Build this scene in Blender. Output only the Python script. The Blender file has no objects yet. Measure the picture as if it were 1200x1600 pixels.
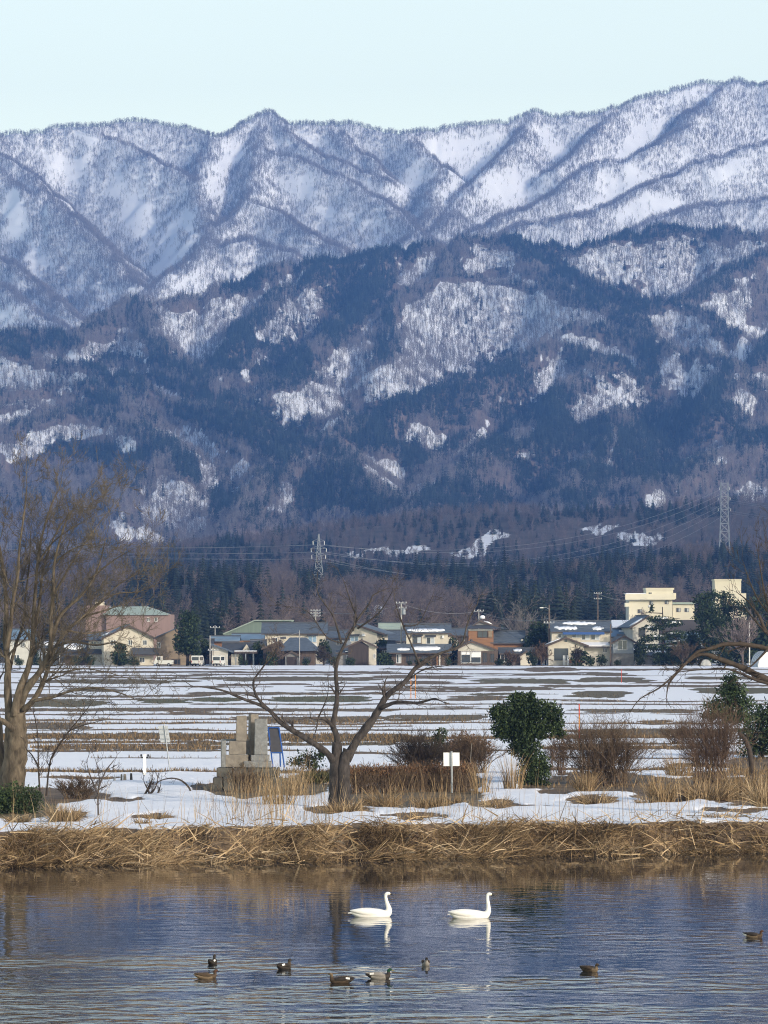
import bpy, math, random
import numpy as np
from mathutils import Vector, Matrix

# ------------------------------------------------------------------ camera, light, exposure
C = bpy.context.scene.collection
SC = bpy.context.scene
F, HC, HY = 6500.0, 8.1, 978.0          # focal length in photo pixels, lens height above water, horizon row

cam_d = bpy.data.cameras.new("camera")
cam = bpy.data.objects.new("camera", cam_d)
C.objects.link(cam)
cam.location = (0, 0, HC)
cam.rotation_euler = (math.radians(90), 0, 0)
cam_d.sensor_fit = 'VERTICAL'
cam_d.sensor_height = 36.0
cam_d.sensor_width = 27.0
cam_d.lens = 36.0 * F / 1600.0
cam_d.shift_y = (HY - 800.0) / 1600.0
cam_d.clip_start = 1.0
cam_d.clip_end = 60000.0
SC.camera = cam

SUN_EL, SUN_AZ = math.radians(19), math.radians(136)     # azimuth clockwise from +Y
W = bpy.data.worlds.new("World")
SC.world = W
W.use_nodes = True
nt = W.node_tree
bg = nt.nodes["Background"]
sky = nt.nodes.new("ShaderNodeTexSky")
sky.sky_type = 'NISHITA'
sky.sun_disc = False
sky.sun_elevation = SUN_EL
sky.sun_rotation = SUN_AZ
sky.altitude = 20
sky.air_density = 1.0
sky.dust_density = 2.5
sky.ozone_density = 1.5
# thin pale winter veil, thickest towards the horizon all the way round
tcw = nt.nodes.new("ShaderNodeTexCoord")
spx = nt.nodes.new("ShaderNodeSeparateXYZ"); nt.links.new(tcw.outputs["Generated"], spx.inputs[0])
ab = nt.nodes.new("ShaderNodeMath"); ab.operation = 'ABSOLUTE'; nt.links.new(spx.outputs[2], ab.inputs[0])
ml = nt.nodes.new("ShaderNodeMath"); ml.operation = 'MULTIPLY'; ml.inputs[1].default_value = -5.8; nt.links.new(ab.outputs[0], ml.inputs[0])
ex = nt.nodes.new("ShaderNodeMath"); ex.operation = 'EXPONENT'; nt.links.new(ml.outputs[0], ex.inputs[0])
hs = nt.nodes.new("ShaderNodeMix"); hs.data_type = 'RGBA'
nt.links.new(ex.outputs[0], hs.inputs[0])
nt.links.new(sky.outputs[0], hs.inputs[6])
hs.inputs[7].default_value = (13.2, 13.6, 9.6, 1)
nt.links.new(hs.outputs[2], bg.inputs[0])
bg.inputs[1].default_value = 0.15

sun_d = bpy.data.lights.new("sun", 'SUN')
sun_d.energy = 2.4
sun_d.angle = math.radians(0.6)
sun_d.color = (1.0, 0.90, 0.79)
sun = bpy.data.objects.new("sun", sun_d)
C.objects.link(sun)
sdir = Vector((math.sin(SUN_AZ) * math.cos(SUN_EL), math.cos(SUN_AZ) * math.cos(SUN_EL), math.sin(SUN_EL)))
sun.rotation_euler = sdir.to_track_quat('Z', 'Y').to_euler()
sun.location = sdir * 200

SC.view_settings.view_transform = 'Standard'
SC.view_settings.look = 'None'
SC.view_settings.exposure = 0.45
SC.view_settings.gamma = 1.0
SC.view_settings.use_curve_mapping = False
SC.render.engine = 'CYCLES'
cy = SC.cycles
cy.filter_width = 1.1
cy.max_bounces = 6
cy.diffuse_bounces = 2
cy.glossy_bounces = 3
cy.transmission_bounces = 4
cy.volume_bounces = 0
cy.transparent_max_bounces = 8
cy.sample_clamp_indirect = 4.0
cy.use_denoising = True
try:
    cy.denoiser = 'OPENIMAGEDENOISE'
    cy.denoising_prefilter = 'NONE'
except Exception:
    pass
cy.use_adaptive_sampling = False

# ------------------------------------------------------------------ helpers
RNG = np.random.default_rng(11)
random.seed(7)

def P(px, py, D):
    """point at distance D on the line of sight measured in the photograph"""
    return Vector(((px - 600) / F * D, D, HC - (py - HY) / F * D))

def G(px, py, z=1.0):
    """point on level ground of height z"""
    D = F * (HC - z) / (py - HY)
    return Vector(((px - 600) / F * D, D, z))

def _hash(ix, iy, seed):
    h = (ix.astype(np.int64) * 374761393 + iy.astype(np.int64) * 668265263 + seed * 1442695041) & 0xFFFFFFFF
    h = ((h ^ (h >> 13)) * 1274126177) & 0xFFFFFFFF
    h = (h ^ (h >> 16)) & 0xFFFFFF
    return h / float(0xFFFFFF)

def vnoise(x, y, seed=0):
    ix, iy = np.floor(x), np.floor(y)
    fx, fy = x - ix, y - iy
    fx = fx * fx * fx * (fx * (fx * 6 - 15) + 10); fy = fy * fy * fy * (fy * (fy * 6 - 15) + 10)
    a = _hash(ix, iy, seed); b = _hash(ix + 1, iy, seed)
    c = _hash(ix, iy + 1, seed); d = _hash(ix + 1, iy + 1, seed)
    return (a + (b - a) * fx) * (1 - fy) + (c + (d - c) * fx) * fy

def fbm(x, y, seed=0, octv=4, gain=0.5):
    x = np.asarray(x, float); y = np.asarray(y, float)
    s = 0.0; a = 1.0; t = 0.0
    for o in range(octv):
        s = s + a * vnoise(x * 2 ** o + 17.3 * o, y * 2 ** o - 9.1 * o, seed + o * 31)
        t += a; a *= gain
    return s / t

def sstep(a, b, x):
    t = np.clip((x - a) / (b - a), 0, 1)
    return t * t * (3 - 2 * t)

def mesh_from(name, verts, faces, mat=None, parent=None, smooth=False, loose_tris=False):
    """verts (n,3) array, faces (m,k) array of equal-size faces or list of lists"""
    me = bpy.data.meshes.new(name)
    verts = np.asarray(verts, dtype=np.float32)
    if isinstance(faces, np.ndarray):
        m, k = faces.shape
        me.vertices.add(len(verts)); me.vertices.foreach_set("co", verts.ravel())
        me.loops.add(m * k); me.loops.foreach_set("vertex_index", faces.astype(np.int32).ravel())
        me.polygons.add(m)
        me.polygons.foreach_set("loop_start", np.arange(0, m * k, k, dtype=np.int32))
        try:
            me.polygons.foreach_set("loop_total", np.full(m, k, dtype=np.int32))
        except Exception:
            pass
        me.update(calc_edges=True)
    else:
        me.from_pydata(verts.tolist(), [], faces); me.update()
    if smooth:
        me.polygons.foreach_set("use_smooth", np.ones(len(me.polygons), dtype=bool))
    if mat is not None:
        me.materials.append(mat)
    return me

def link(name, me, parent=None, loc=None, rz=None):
    o = bpy.data.objects.new(name, me); C.objects.link(o)
    if parent is not None: o.parent = parent
    if loc is not None: o.location = loc
    if rz is not None: o.rotation_euler = (0, 0, rz)
    return o

def empty(name, loc=(0, 0, 0), rz=0.0):
    o = bpy.data.objects.new(name, None); C.objects.link(o)
    o.location = loc; o.rotation_euler = (0, 0, rz); o.empty_display_size = 0.3
    return o

def tag(o, label=None, cat=None, group=None, kind=None):
    if label: o["label"] = label
    if cat: o["category"] = cat
    if group: o["group"] = group
    if kind: o["kind"] = kind
    return o

def copy_tree(o, parent=None):
    c = o.copy(); C.objects.link(c)
    if parent is not None: c.parent = parent
    for ch in o.children: copy_tree(ch, c)
    return c

class MB:
    """collects simple solids and builds them as one mesh object"""
    def __init__(s): s.v = []; s.f = []
    def add(s, vs, fs):
        n = len(s.v); s.v += [tuple(v) for v in vs]; s.f += [[i + n for i in f] for f in fs]; return s
    def box(s, x0, x1, y0, y1, z0, z1):
        vs = [(x0,y0,z0),(x1,y0,z0),(x1,y1,z0),(x0,y1,z0),(x0,y0,z1),(x1,y0,z1),(x1,y1,z1),(x0,y1,z1)]
        return s.add(vs, [[0,3,2,1],[4,5,6,7],[0,1,5,4],[1,2,6,5],[2,3,7,6],[3,0,4,7]])
    def prism(s, poly, axis, a, b):
        """polygon in the two other axes, extruded along axis from a to b"""
        n = len(poly); vs = []
        for t in (a, b):
            for (p, q) in poly:
                vs.append((t, p, q) if axis == 'x' else (p, t, q) if axis == 'y' else (p, q, t))
        fs = [list(range(n))[::-1], list(range(n, 2 * n))]
        for i in range(n):
            j = (i + 1) % n; fs.append([i, j, n + j, n + i])
        return s.add(vs, fs)
    def slab(s, quad, t):
        """a plate: four corners and a thickness below them"""
        q = [Vector(p) for p in quad]
        n = (q[1] - q[0]).cross(q[3] - q[0]).normalized()
        if n.z < 0: n = -n
        lo = [p - n * t for p in q]
        return s.add(q + lo, [[0,1,2,3],[7,6,5,4],[0,4,5,1],[1,5,6,2],[2,6,7,3],[3,7,4,0]])
    def tube(s, pts, rads, k=6, cap=True):
        v, f = tube_np(pts, rads, k, cap)
        n = len(s.v); s.v += [tuple(p) for p in v]; s.f += [[int(i) + n for i in q] for q in f]; return s
    def lathe(s, prof, k=16, c=(0, 0, 0)):
        n0 = len(s.v)
        for (r, z) in prof:
            for i in range(k):
                a = 2 * math.pi * i / k
                s.v.append((c[0] + r * math.cos(a), c[1] + r * math.sin(a), c[2] + z))
        for j in range(len(prof) - 1):
            for i in range(k):
                i2 = (i + 1) % k
                s.f.append([n0 + j * k + i, n0 + j * k + i2, n0 + (j + 1) * k + i2, n0 + (j + 1) * k + i])
        return s
    def build(s, name, mat, parent=None, smooth=False, loc=None):
        me = mesh_from(name, s.v, s.f, mat, smooth=smooth)
        return link(name, me, parent, loc)

def tube_np(pts, rads, k=6, cap=True):
    pts = [Vector(p) for p in pts]
    vs = []; fs = []
    ref = None
    for i, p in enumerate(pts):
        d = (pts[min(i + 1, len(pts) - 1)] - pts[max(i - 1, 0)])
        d = d.normalized() if d.length > 1e-9 else Vector((0, 0, 1))
        if ref is None:
            ref = Vector((1, 0, 0)) if abs(d.x) < 0.8 else Vector((0, 1, 0))
        a = (ref - d * ref.dot(d))
        a = a.normalized() if a.length > 1e-6 else d.orthogonal().normalized()
        b = d.cross(a); ref = a
        for j in range(k):
            t = 2 * math.pi * j / k
            q = p + (a * math.cos(t) + b * math.sin(t)) * rads[i]
            vs.append((q.x, q.y, q.z))
    for i in range(len(pts) - 1):
        for j in range(k):
            j2 = (j + 1) % k
            fs.append([i * k + j, i * k + j2, (i + 1) * k + j2, (i + 1) * k + j])
    if cap and k > 3:
        fs.append(list(range(k))[::-1]); fs.append([(len(pts) - 1) * k + j for j in range(k)])
    return vs, fs

# ------------------------------------------------------------------ materials
def mat_new(name):
    m = bpy.data.materials.new(name); m.use_nodes = True
    return m, m.node_tree, m.node_tree.nodes["Principled BSDF"]

def pmat(name, col, rough=0.8, var=0.25, scale=2.0, spec=0.3, metal=0.0, obj_var=0.0, bump=0.0, stretch=(1, 1, 1), hue=None, trans=0.0):
    """principled material with noise-driven colour variation in object space"""
    m, t, b = mat_new(name)
    N, L = t.nodes, t.links
    b.inputs["Roughness"].default_value = rough
    b.inputs["Specular IOR Level"].default_value = spec
    b.inputs["Metallic"].default_value = metal
    tc = N.new("ShaderNodeTexCoord"); mp = N.new("ShaderNodeMapping")
    mp.inputs["Scale"].default_value = stretch
    L.new(tc.outputs["Object"], mp.inputs[0])
    nz = N.new("ShaderNodeTexNoise"); nz.inputs["Scale"].default_value = scale
    nz.inputs["Detail"].default_value = 5; nz.inputs["Roughness"].default_value = 0.6
    L.new(mp.outputs[0], nz.inputs["Vector"])
    rp = N.new("ShaderNodeValToRGB")
    c = np.array(col[:3])
    c2 = np.array(hue[:3]) if hue is not None else c * (1 + var)
    rp.color_ramp.elements[0].position = 0.3; rp.color_ramp.elements[1].position = 0.7
    rp.color_ramp.elements[0].color = (*(c * (1 - var)), 1)
    rp.color_ramp.elements[1].color = (*np.clip(c2, 0, 0.95), 1)
    L.new(nz.outputs[0], rp.inputs[0])
    out = rp.outputs[0]
    if obj_var > 0:
        oi = N.new("ShaderNodeObjectInfo")
        mr = N.new("ShaderNodeMapRange"); mr.inputs[3].default_value = 1 - obj_var; mr.inputs[4].default_value = 1 + obj_var
        L.new(oi.outputs["Random"], mr.inputs[0])
        mx = N.new("ShaderNodeVectorMath"); mx.operation = 'SCALE'
        L.new(out, mx.inputs[0]); L.new(mr.outputs[0], mx.inputs["Scale"])
        out = mx.outputs[0]
    L.new(out, b.inputs["Base Color"])
    if bump > 0:
        bp = N.new("ShaderNodeBump"); bp.inputs["Strength"].default_value = bump
        bp.inputs["Distance"].default_value = 0.05
        L.new(nz.outputs[0], bp.inputs["Height"]); L.new(bp.outputs[0], b.inputs["Normal"])
    return m

M = {}
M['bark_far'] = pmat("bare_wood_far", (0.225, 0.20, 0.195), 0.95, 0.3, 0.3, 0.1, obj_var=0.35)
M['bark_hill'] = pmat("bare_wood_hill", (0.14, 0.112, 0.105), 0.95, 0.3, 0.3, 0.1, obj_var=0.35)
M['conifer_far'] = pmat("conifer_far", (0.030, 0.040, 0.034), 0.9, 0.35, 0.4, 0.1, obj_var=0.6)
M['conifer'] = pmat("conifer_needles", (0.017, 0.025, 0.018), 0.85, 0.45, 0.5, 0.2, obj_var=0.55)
M['trunk'] = pmat("conifer_trunk", (0.09, 0.065, 0.05), 0.9, 0.3, 2.0, 0.1)
# ------------------------------------------------------------------ mountains and foothills
def ridge(pts, kind):
    """crest measured in the photograph; each crest point gets the distance of its own slope"""
    out = []
    for q in pts:
        px, py = q[0], q[1]
        if len(q) > 2: D = q[2]
        elif kind == 'far': D = 6950 - 3.2 * (py - 190)
        elif kind == 'mid': D = 5250 - 3.7 * (py - 370)
        out.append(P(px, py, D))
    return np.array([list(p) for p in out])

FAR = [
 ([(-400,230),(-150,190),(0,208),(60,207),(100,198),(150,200),(185,187),(230,189),(290,198),(335,213),(375,194),(420,176),(450,192),(520,192),(570,195),(630,211),(700,198),(780,190),(840,176),(900,181),(960,168),(1040,143),(1100,128),(1140,122),(1200,124),(1300,105),(1500,140)],1.00),
 ([(0,212),(-20,235),(38,262),(75,302),(115,345)],0.95),
 ([(-60,235),(0,272),(50,302),(100,337),(165,382),(208,446)],0.90),
 ([(-60,360),(0,397),(50,437),(125,497)],0.95),
 ([(-60,420),(0,447),(45,477),(100,517),(120,545)],0.95),
 ([(140,202),(200,224),(275,262),(305,285)],1.00),
 ([(420,178),(405,215),(410,232),(465,245),(525,272),(600,312),(655,362),(700,400)],0.87),
 ([(410,232),(400,270),(385,316),(425,322),(475,357),(535,397),(580,430)],0.90),
 ([(385,316),(350,350),(300,395),(250,440),(225,460)],1.00),
 ([(450,195),(480,225),(540,260),(600,280)],1.05),
 ([(360,380),(400,372),(440,395),(480,425)],0.95),
 ([(630,211),(690,262),(675,330),(640,370)],0.95),
 ([(840,176),(800,226),(760,262),(715,310),(690,360)],0.90),
 ([(1140,122),(1060,200),(985,250),(930,252),(880,292),(800,337),(745,362)],0.85),
 ([(1320,180),(1200,222),(1100,252),(1000,292),(900,338),(820,350),(760,380)],0.85),
 ([(1320,300),(1200,310),(1100,320),(1000,350),(940,385)],0.75),
 ([(335,213),(320,250),(310,300),(330,350)],1.10),
 ([(960,168),(930,205),(900,240),(870,262)],1.05),
 ([(520,192),(560,235),(590,262)],0.95),
]
MID = [
 ([(-200,480),(-60,500),(0,522),(50,516),(95,518),(125,535),(150,508),(170,486),(205,470),(260,475),(330,450),(400,425),(450,414),(520,408),(600,394),(660,384),(720,376),(780,374),(850,376),(900,382),(950,374),(1000,360),(1060,350),(1110,349),(1170,364),(1200,366),(1350,340)],0.67),
 ([(205,470),(232,510),(255,545),(320,590),(345,605)],0.92),
 ([(520,408),(470,440),(430,455),(400,485),(345,560)],0.77),
 ([(600,394),(580,450),(560,490),(470,560),(440,600)],0.77),
 ([(720,376),(700,420),(690,437),(620,470),(600,520),(585,560)],0.77),
 ([(690,437),(750,427),(850,441),(930,470),(1000,500),(1010,520)],0.72),
 ([(780,374),(850,410),(930,440),(1000,470)],0.87),
 ([(1350,350),(1200,396),(1130,430),(1080,468),(1020,480)],0.77),
 ([(1010,470),(1060,476),(1110,490),(1150,520)],0.92),
 ([(900,510),(950,508),(1000,515)],0.97),
 ([(820,545),(860,535),(910,545),(940,580)],0.92),
 ([(860,535),(800,580),(740,590),(700,600)],0.87),
 ([(1000,520),(1060,545),(1110,560),(1180,600)],0.82),
 ([(1250,500),(1200,540),(1140,580),(1100,640)],0.82),
 ([(960,560),(900,590),(870,625),(840,680)],0.77),
 ([(-100,520),(0,540),(60,552),(140,572),(200,592),(300,622),(380,657),(450,682),(520,692),(560,720)],0.77),
 ([(-100,600),(0,602),(80,590),(160,600),(210,640)],0.77),
 ([(-100,640),(0,632),(60,628),(90,645)],0.87),
 ([(-60,690),(0,670),(60,655),(130,645),(190,660),(250,690),(290,740)],0.72),
 ([(380,657),(440,720),(500,715),(560,735),(620,780)],0.72),
 ([(600,680),(560,650),(500,640)],0.77),
 ([(700,600),(640,620),(560,660),(500,690)],0.72),
 ([(840,680),(760,690),(700,740),(660,790)],0.67),
 ([(1250,640),(1150,680),(1080,730),(1000,760)],0.67),
 ([(950,640),(940,700),(900,760),(860,800)],0.67),
 ([(250,690),(220,740),(190,800)],0.77),
 ([(440,720),(400,760),(370,810)],0.72),
]
HILL = [
 ([(-200,880,2500),(0,880,2500),(200,876,2600),(330,862,2700),(440,850,2750),(560,838,2800),(640,820,2850),(720,810,2900),(800,800,2950),(900,804,2950),(1000,800,2950),(1080,804,2950),(1200,784,2950),(1400,776,2950)],0.16),
 ([(-100,935,1500),(150,925,1500),(280,915,1480),(360,920,1450),(460,945,1400)],0.2),
 ([(600,925,1900),(700,915,1850),(800,905,1800),(900,908,1800),(1000,900,1800),(1150,880,1900),(1350,870,1950)],0.15),
 ([(380,915,2000),(500,905,2000),(600,910,2000)],0.14),
]
RIDGES = [(ridge(p, 'far'), s, 10.0) for p, s in FAR] + [(ridge(p, 'mid'), s, 8.0) for p, s in MID] + [(ridge(p, 'hill'), s, 40.0) for p, s in HILL]

def height(X, Y):
    X = np.asarray(X, float); Y = np.asarray(Y, float)
    sh = X.shape; x = X.ravel(); y = Y.ravel()
    wx = x + 26 * (fbm(x / 150, y / 150, 3, 3) - 0.5) + 14 * (fbm(x / 42, y / 42, 5, 2) - 0.5)
    wy = y + 30 * (fbm(x / 150, y / 150, 8, 3) - 0.5)
    mt = sstep(3300, 3800, y)
    # floor under the crests
    h = np.interp(y, [0, 735, 800, 1000, 1300, 1600, 2200, 3000, 3400, 3700, 4400, 5200, 5700, 6200, 6600, 7000, 7400, 9000],
                     [1.0, 1.0, 1.3, 4, 9, 16, 30, 45, 55, 90, 200, 300, 310, 350, 430, 560, 600, 300])
    h = h + mt * 36 * (fbm(x / 220, y / 260, 21, 3) - 0.5)
    RDn = np.full(x.shape, 999.0); FRn = np.zeros(x.shape)
    for pts, s, r in RIDGES:
        lo, hi = pts.min(0) - 1300, pts.max(0) + 1300
        sel = np.nonzero((wx > lo[0]) & (wx < hi[0]) & (wy > lo[1]) & (wy < hi[1]))[0]
        if len(sel) == 0: continue
        qx, qy = wx[sel], wy[sel]
        best = np.full(len(sel), -1e9); bd = np.full(len(sel), 999.0); bf = np.zeros(len(sel))
        for a, b in zip(pts[:-1], pts[1:]):
            dx, dy = b[0] - a[0], b[1] - a[1]
            t = np.clip(((qx - a[0]) * dx + (qy - a[1]) * dy) / (dx * dx + dy * dy + 1e-9), 0, 1)
            d = np.hypot(qx - a[0] - t * dx, qy - a[1] - t * dy)
            z = a[2] + t * (b[2] - a[2]) - s * (np.sqrt(d * d + r * r) - r)
            up = z > best
            best[up] = z[up]; bd[up] = d[up]; bf[up] = (qy < a[1] + t * dy)[up]
        hs_ = h[sel]
        k = 6.0
        m = np.maximum(hs_, best)
        dom = best > hs_
        RDn[sel[dom]] = bd[dom]; FRn[sel[dom]] = bf[dom]
        h[sel] = m + k * np.exp(-np.abs(hs_ - best) / k) * 0.5
    # gullies running down the faces
    g = np.abs(fbm(x / 62 + 0.4 * fbm(x / 90, y / 90, 40, 2), y / 260, 51, 3) - 0.5) * 2
    h = h - mt * (11 - 5 * sstep(5600, 5900, y)) * (1 - np.clip(g * 2.6, 0, 1)) + mt * 4 * (fbm(x / 26, y / 50, 61, 3) - 0.5)
    h = h + (1 - mt) * sstep(820, 1100, y) * 5 * (fbm(x / 70, y / 90, 71, 3) - 0.5)
    # levelled school ground on the rise behind the village
    sx = (x - 78) / 60.0; sy = (y - 1080) / 70.0
    w = 1 - sstep(0.7, 1.5, np.hypot(sx, sy))
    h = h * (1 - w) + 9.6 * w
    height.rd = RDn.reshape(sh); height.fr = FRn.reshape(sh)
    return h.reshape(sh)

PXC = np.linspace(-330, 1530, 520)
DH = np.concatenate([np.linspace(735, 1200, 40), np.linspace(1200, 3300, 120)[1:]])
DM = np.concatenate([np.linspace(3300, 7150, 640), np.linspace(7150, 7600, 16)[1:]])
DALL = np.concatenate([DH, DM[1:]])
PG, DG = np.meshgrid(PXC, DALL)
XG = (PG - 600) / F * DG
ZG = height(XG, DG); RDG, FRG = height.rd, height.fr
ZG[DG < 736] = 1.0
def boxblur(a, ri, rj):
    """running mean over the grid"""
    for ax, r in ((0, ri), (1, rj)):
        pad = [(0, 0), (0, 0)]; pad[ax] = (r + 1, r)
        c = np.cumsum(np.pad(a, pad, mode='edge'), axis=ax)
        n = a.shape[ax]
        hi = np.take(c, np.arange(2 * r + 1, 2 * r + 1 + n), axis=ax); lo = np.take(c, np.arange(0, n), axis=ax)
        a = (hi - lo) / (2 * r + 1)
    return a
wob_ = 0.55 + 0.9 * fbm(XG / 60, DG / 60, 77, 3)
MT_ = DG > 3420
CRG = (1 - sstep(9, 24, RDG * wob_)) * MT_
CUG = sstep(14, 28, RDG * wob_) * (1 - sstep(60, 130, RDG * wob_)) * FRG * MT_
def crest_at(px, D, A=None):
    A = CRG if A is None else A
    i = np.clip(np.rint(np.interp(D, DALL, np.arange(len(DALL)))).astype(int), 0, len(DALL) - 1)
    j = np.clip(np.rint(np.interp(px, PXC, np.arange(len(PXC)))).astype(int), 0, len(PXC) - 1)
    return A[i, j]

def hz(px, D):
    """terrain height by interpolation on the grid"""
    fi = np.interp(D, DALL, np.arange(len(DALL))); fj = np.interp(px, PXC, np.arange(len(PXC)))
    i = np.clip(fi.astype(int), 0, len(DALL) - 2); j = np.clip(fj.astype(int), 0, len(PXC) - 2)
    u = fi - i; v = fj - j
    return (ZG[i, j] * (1 - u) + ZG[i + 1, j] * u) * (1 - v) + (ZG[i, j + 1] * (1 - u) + ZG[i + 1, j + 1] * u) * v

# elevation horizon along each column, used to skip trees nobody can see
ELEV = (ZG - HC) / DG
HORIZ = np.maximum.accumulate(ELEV, axis=0)
def hidden(px, D, ztop):
    fi = np.clip(np.interp(D, DALL, np.arange(len(DALL))).astype(int) - 1, 0, len(DALL) - 1)
    fj = np.clip(np.rint(np.interp(px, PXC, np.arange(len(PXC)))).astype(int), 0, len(PXC) - 1)
    return (ztop - HC) / D < HORIZ[fi, fj]

def row(px, D, z): return HY - (z - HC) / D * F

def blob(px, py, lst):
    """1 inside the measured ellipses (cx, cy, rx, ry, tilt degrees), with ragged edges"""
    r = np.zeros_like(px)
    nx = 52 * (fbm(px / 60, py / 60, 90, 5, 0.6) - 0.5); ny = 52 * (fbm(px / 60, py / 60, 95, 5, 0.6) - 0.5)
    for (cx, cy_, rx, ry, a) in lst:
        rx, ry = rx * 1.1, ry * 1.1
        ca, sa = math.cos(math.radians(a)), math.sin(math.radians(a))
        dx, dy = px + nx - cx, py + ny - cy_
        u = (dx * ca + dy * sa) / rx; v = (-dx * sa + dy * ca) / ry
        r = np.maximum(r, 1 - sstep(0.45, 1.45, np.hypot(u, v)))
    return r

# open snow on the high range, snow faces on the lower one, conifer stands (measured on the photograph)
OPEN_FAR = [(110,262,18,42,15),(85,262,14,30,0),(190,290,14,26,10),(290,372,26,86,38),(330,270,18,50,10),(355,240,16,40,25),(480,215,40,18,10),
 (700,225,70,26,-12),(640,265,26,32,0),(735,265,40,32,0),(800,300,40,28,0),(865,225,14,44,-38),(930,275,16,34,0),(990,240,24,60,35),(1060,155,36,14,-18),
 (1120,150,34,28,0),(960,300,60,18,-30),(1010,330,50,18,-12),(60,420,14,34,-20),(20,330,14,40,0),(210,330,18,30,0),(230,385,16,26,0),(480,285,30,22,0),(500,335,16,12,0),
 (590,400,24,20,0),(780,385,60,10,-10),(270,440,50,12,-20),(400,185,24,12,-20),(130,205,40,8,0),(690,300,20,22,0),(1150,260,30,14,-20),(50,490,34,16,20),(10,480,16,20,0)]
DARK_FAR = [(270,225,38,16,20),(120,225,90,14,4),(280,240,22,30,20),(470,225,24,18,30),(905,280,34,22,-25),(560,215,50,18,5),(640,240,30,36,40),(870,190,60,14,0),
 (60,320,16,70,-45),(150,375,14,60,-40),(100,470,12,60,-45),(1170,150,30,50,30),(1050,220,60,16,-25),(340,345,40,14,-40),(370,400,50,20,10),(520,290,16,80,-62),(460,345,12,60,-60)]
SNOW_MID = [(310,520,52,52,0),(250,505,44,28,20),(400,490,44,34,0),(455,478,40,22,0),(210,530,36,22,-10),(125,545,36,14,-8),(145,475,30,12,-30),(225,610,60,8,12),
 (530,575,100,30,-35),(470,600,40,20,-40),(590,530,40,40,-30),(640,550,60,50,-30),(700,500,80,50,0),(760,460,110,24,5),(820,500,60,40,0),(860,560,52,30,-10),(650,470,40,20,-35),
 (700,540,40,30,0),(620,600,36,20,-20),(520,650,20,22,0),(925,605,55,40,-10),(945,500,36,14,-12),(1065,495,60,24,8),(1050,545,50,30,15),(1100,575,30,40,30),(950,400,60,22,0),
 (1040,430,50,26,0),(1130,480,40,40,20),(1165,600,36,34,-30),(1100,400,60,14,0),(930,440,40,26,0),(770,400,40,14,10),(60,580,80,20,8),(110,600,50,14,4),(30,640,34,20,0),
 (120,665,56,16,-5),(40,690,40,14,-10),(190,685,20,22,0),(285,695,34,16,20),(320,720,16,34,0),(240,780,50,34,0),(300,800,24,30,20),(250,825,14,30,0),(395,750,28,16,0),(435,770,14,20,0),
 (585,745,38,24,35),(560,720,30,10,30),(685,770,22,18,-10),(665,690,24,12,0),(740,700,10,40,20),(650,780,12,14,0),(1115,715,44,12,-25),(1172,778,24,12,-20),(1030,775,12,20,0),(950,690,10,30,0),
 (505,720,22,10,20),(920,720,20,10,0),(810,690,20,20,0),(1180,540,20,26,0),(200,820,20,20,0)]
CON_MID = [(425,535,80,46,0),(420,580,60,24,10),(520,455,60,44,20),(560,440,50,40,30),(600,410,60,18,0),(50,530,60,14,0),(390,440,40,10,-10),(740,475,7,14,0),(730,510,7,18,0),(765,510,7,20,0),(605,510,14,26,0),
 (1060,375,60,26,0),(1000,375,70,14,-10),(860,385,90,14,0),(900,430,110,16,18),(960,465,60,14,20),(690,620,120,30,-20),(640,640,80,24,0),(780,570,30,30,-40),(830,640,60,30,0),(1000,600,30,60,0),
 (1050,680,120,30,-10),(900,680,80,30,0),(780,690,100,26,-10),(250,600,130,12,14),(330,630,110,14,14),(400,680,120,20,14),(430,660,60,20,20),(160,720,70,18,0),(300,740,30,34,0),(90,700,30,16,0),
 (510,600,30,20,0),(860,720,70,40,0),(720,790,70,26,0),(980,740,80,24,0),(640,720,30,20,0),(480,760,50,20,0),(540,790,80,16,0),(1170,690,50,18,0),(1100,640,40,20,-30),(350,570,30,30,0),
 (1070,520,60,8,10),(1100,610,24,60,30),(840,590,40,10,-20),(200,560,100,10,10),(600,680,60,18,-10),(330,780,40,20,0),(160,600,50,10,0)]

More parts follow.
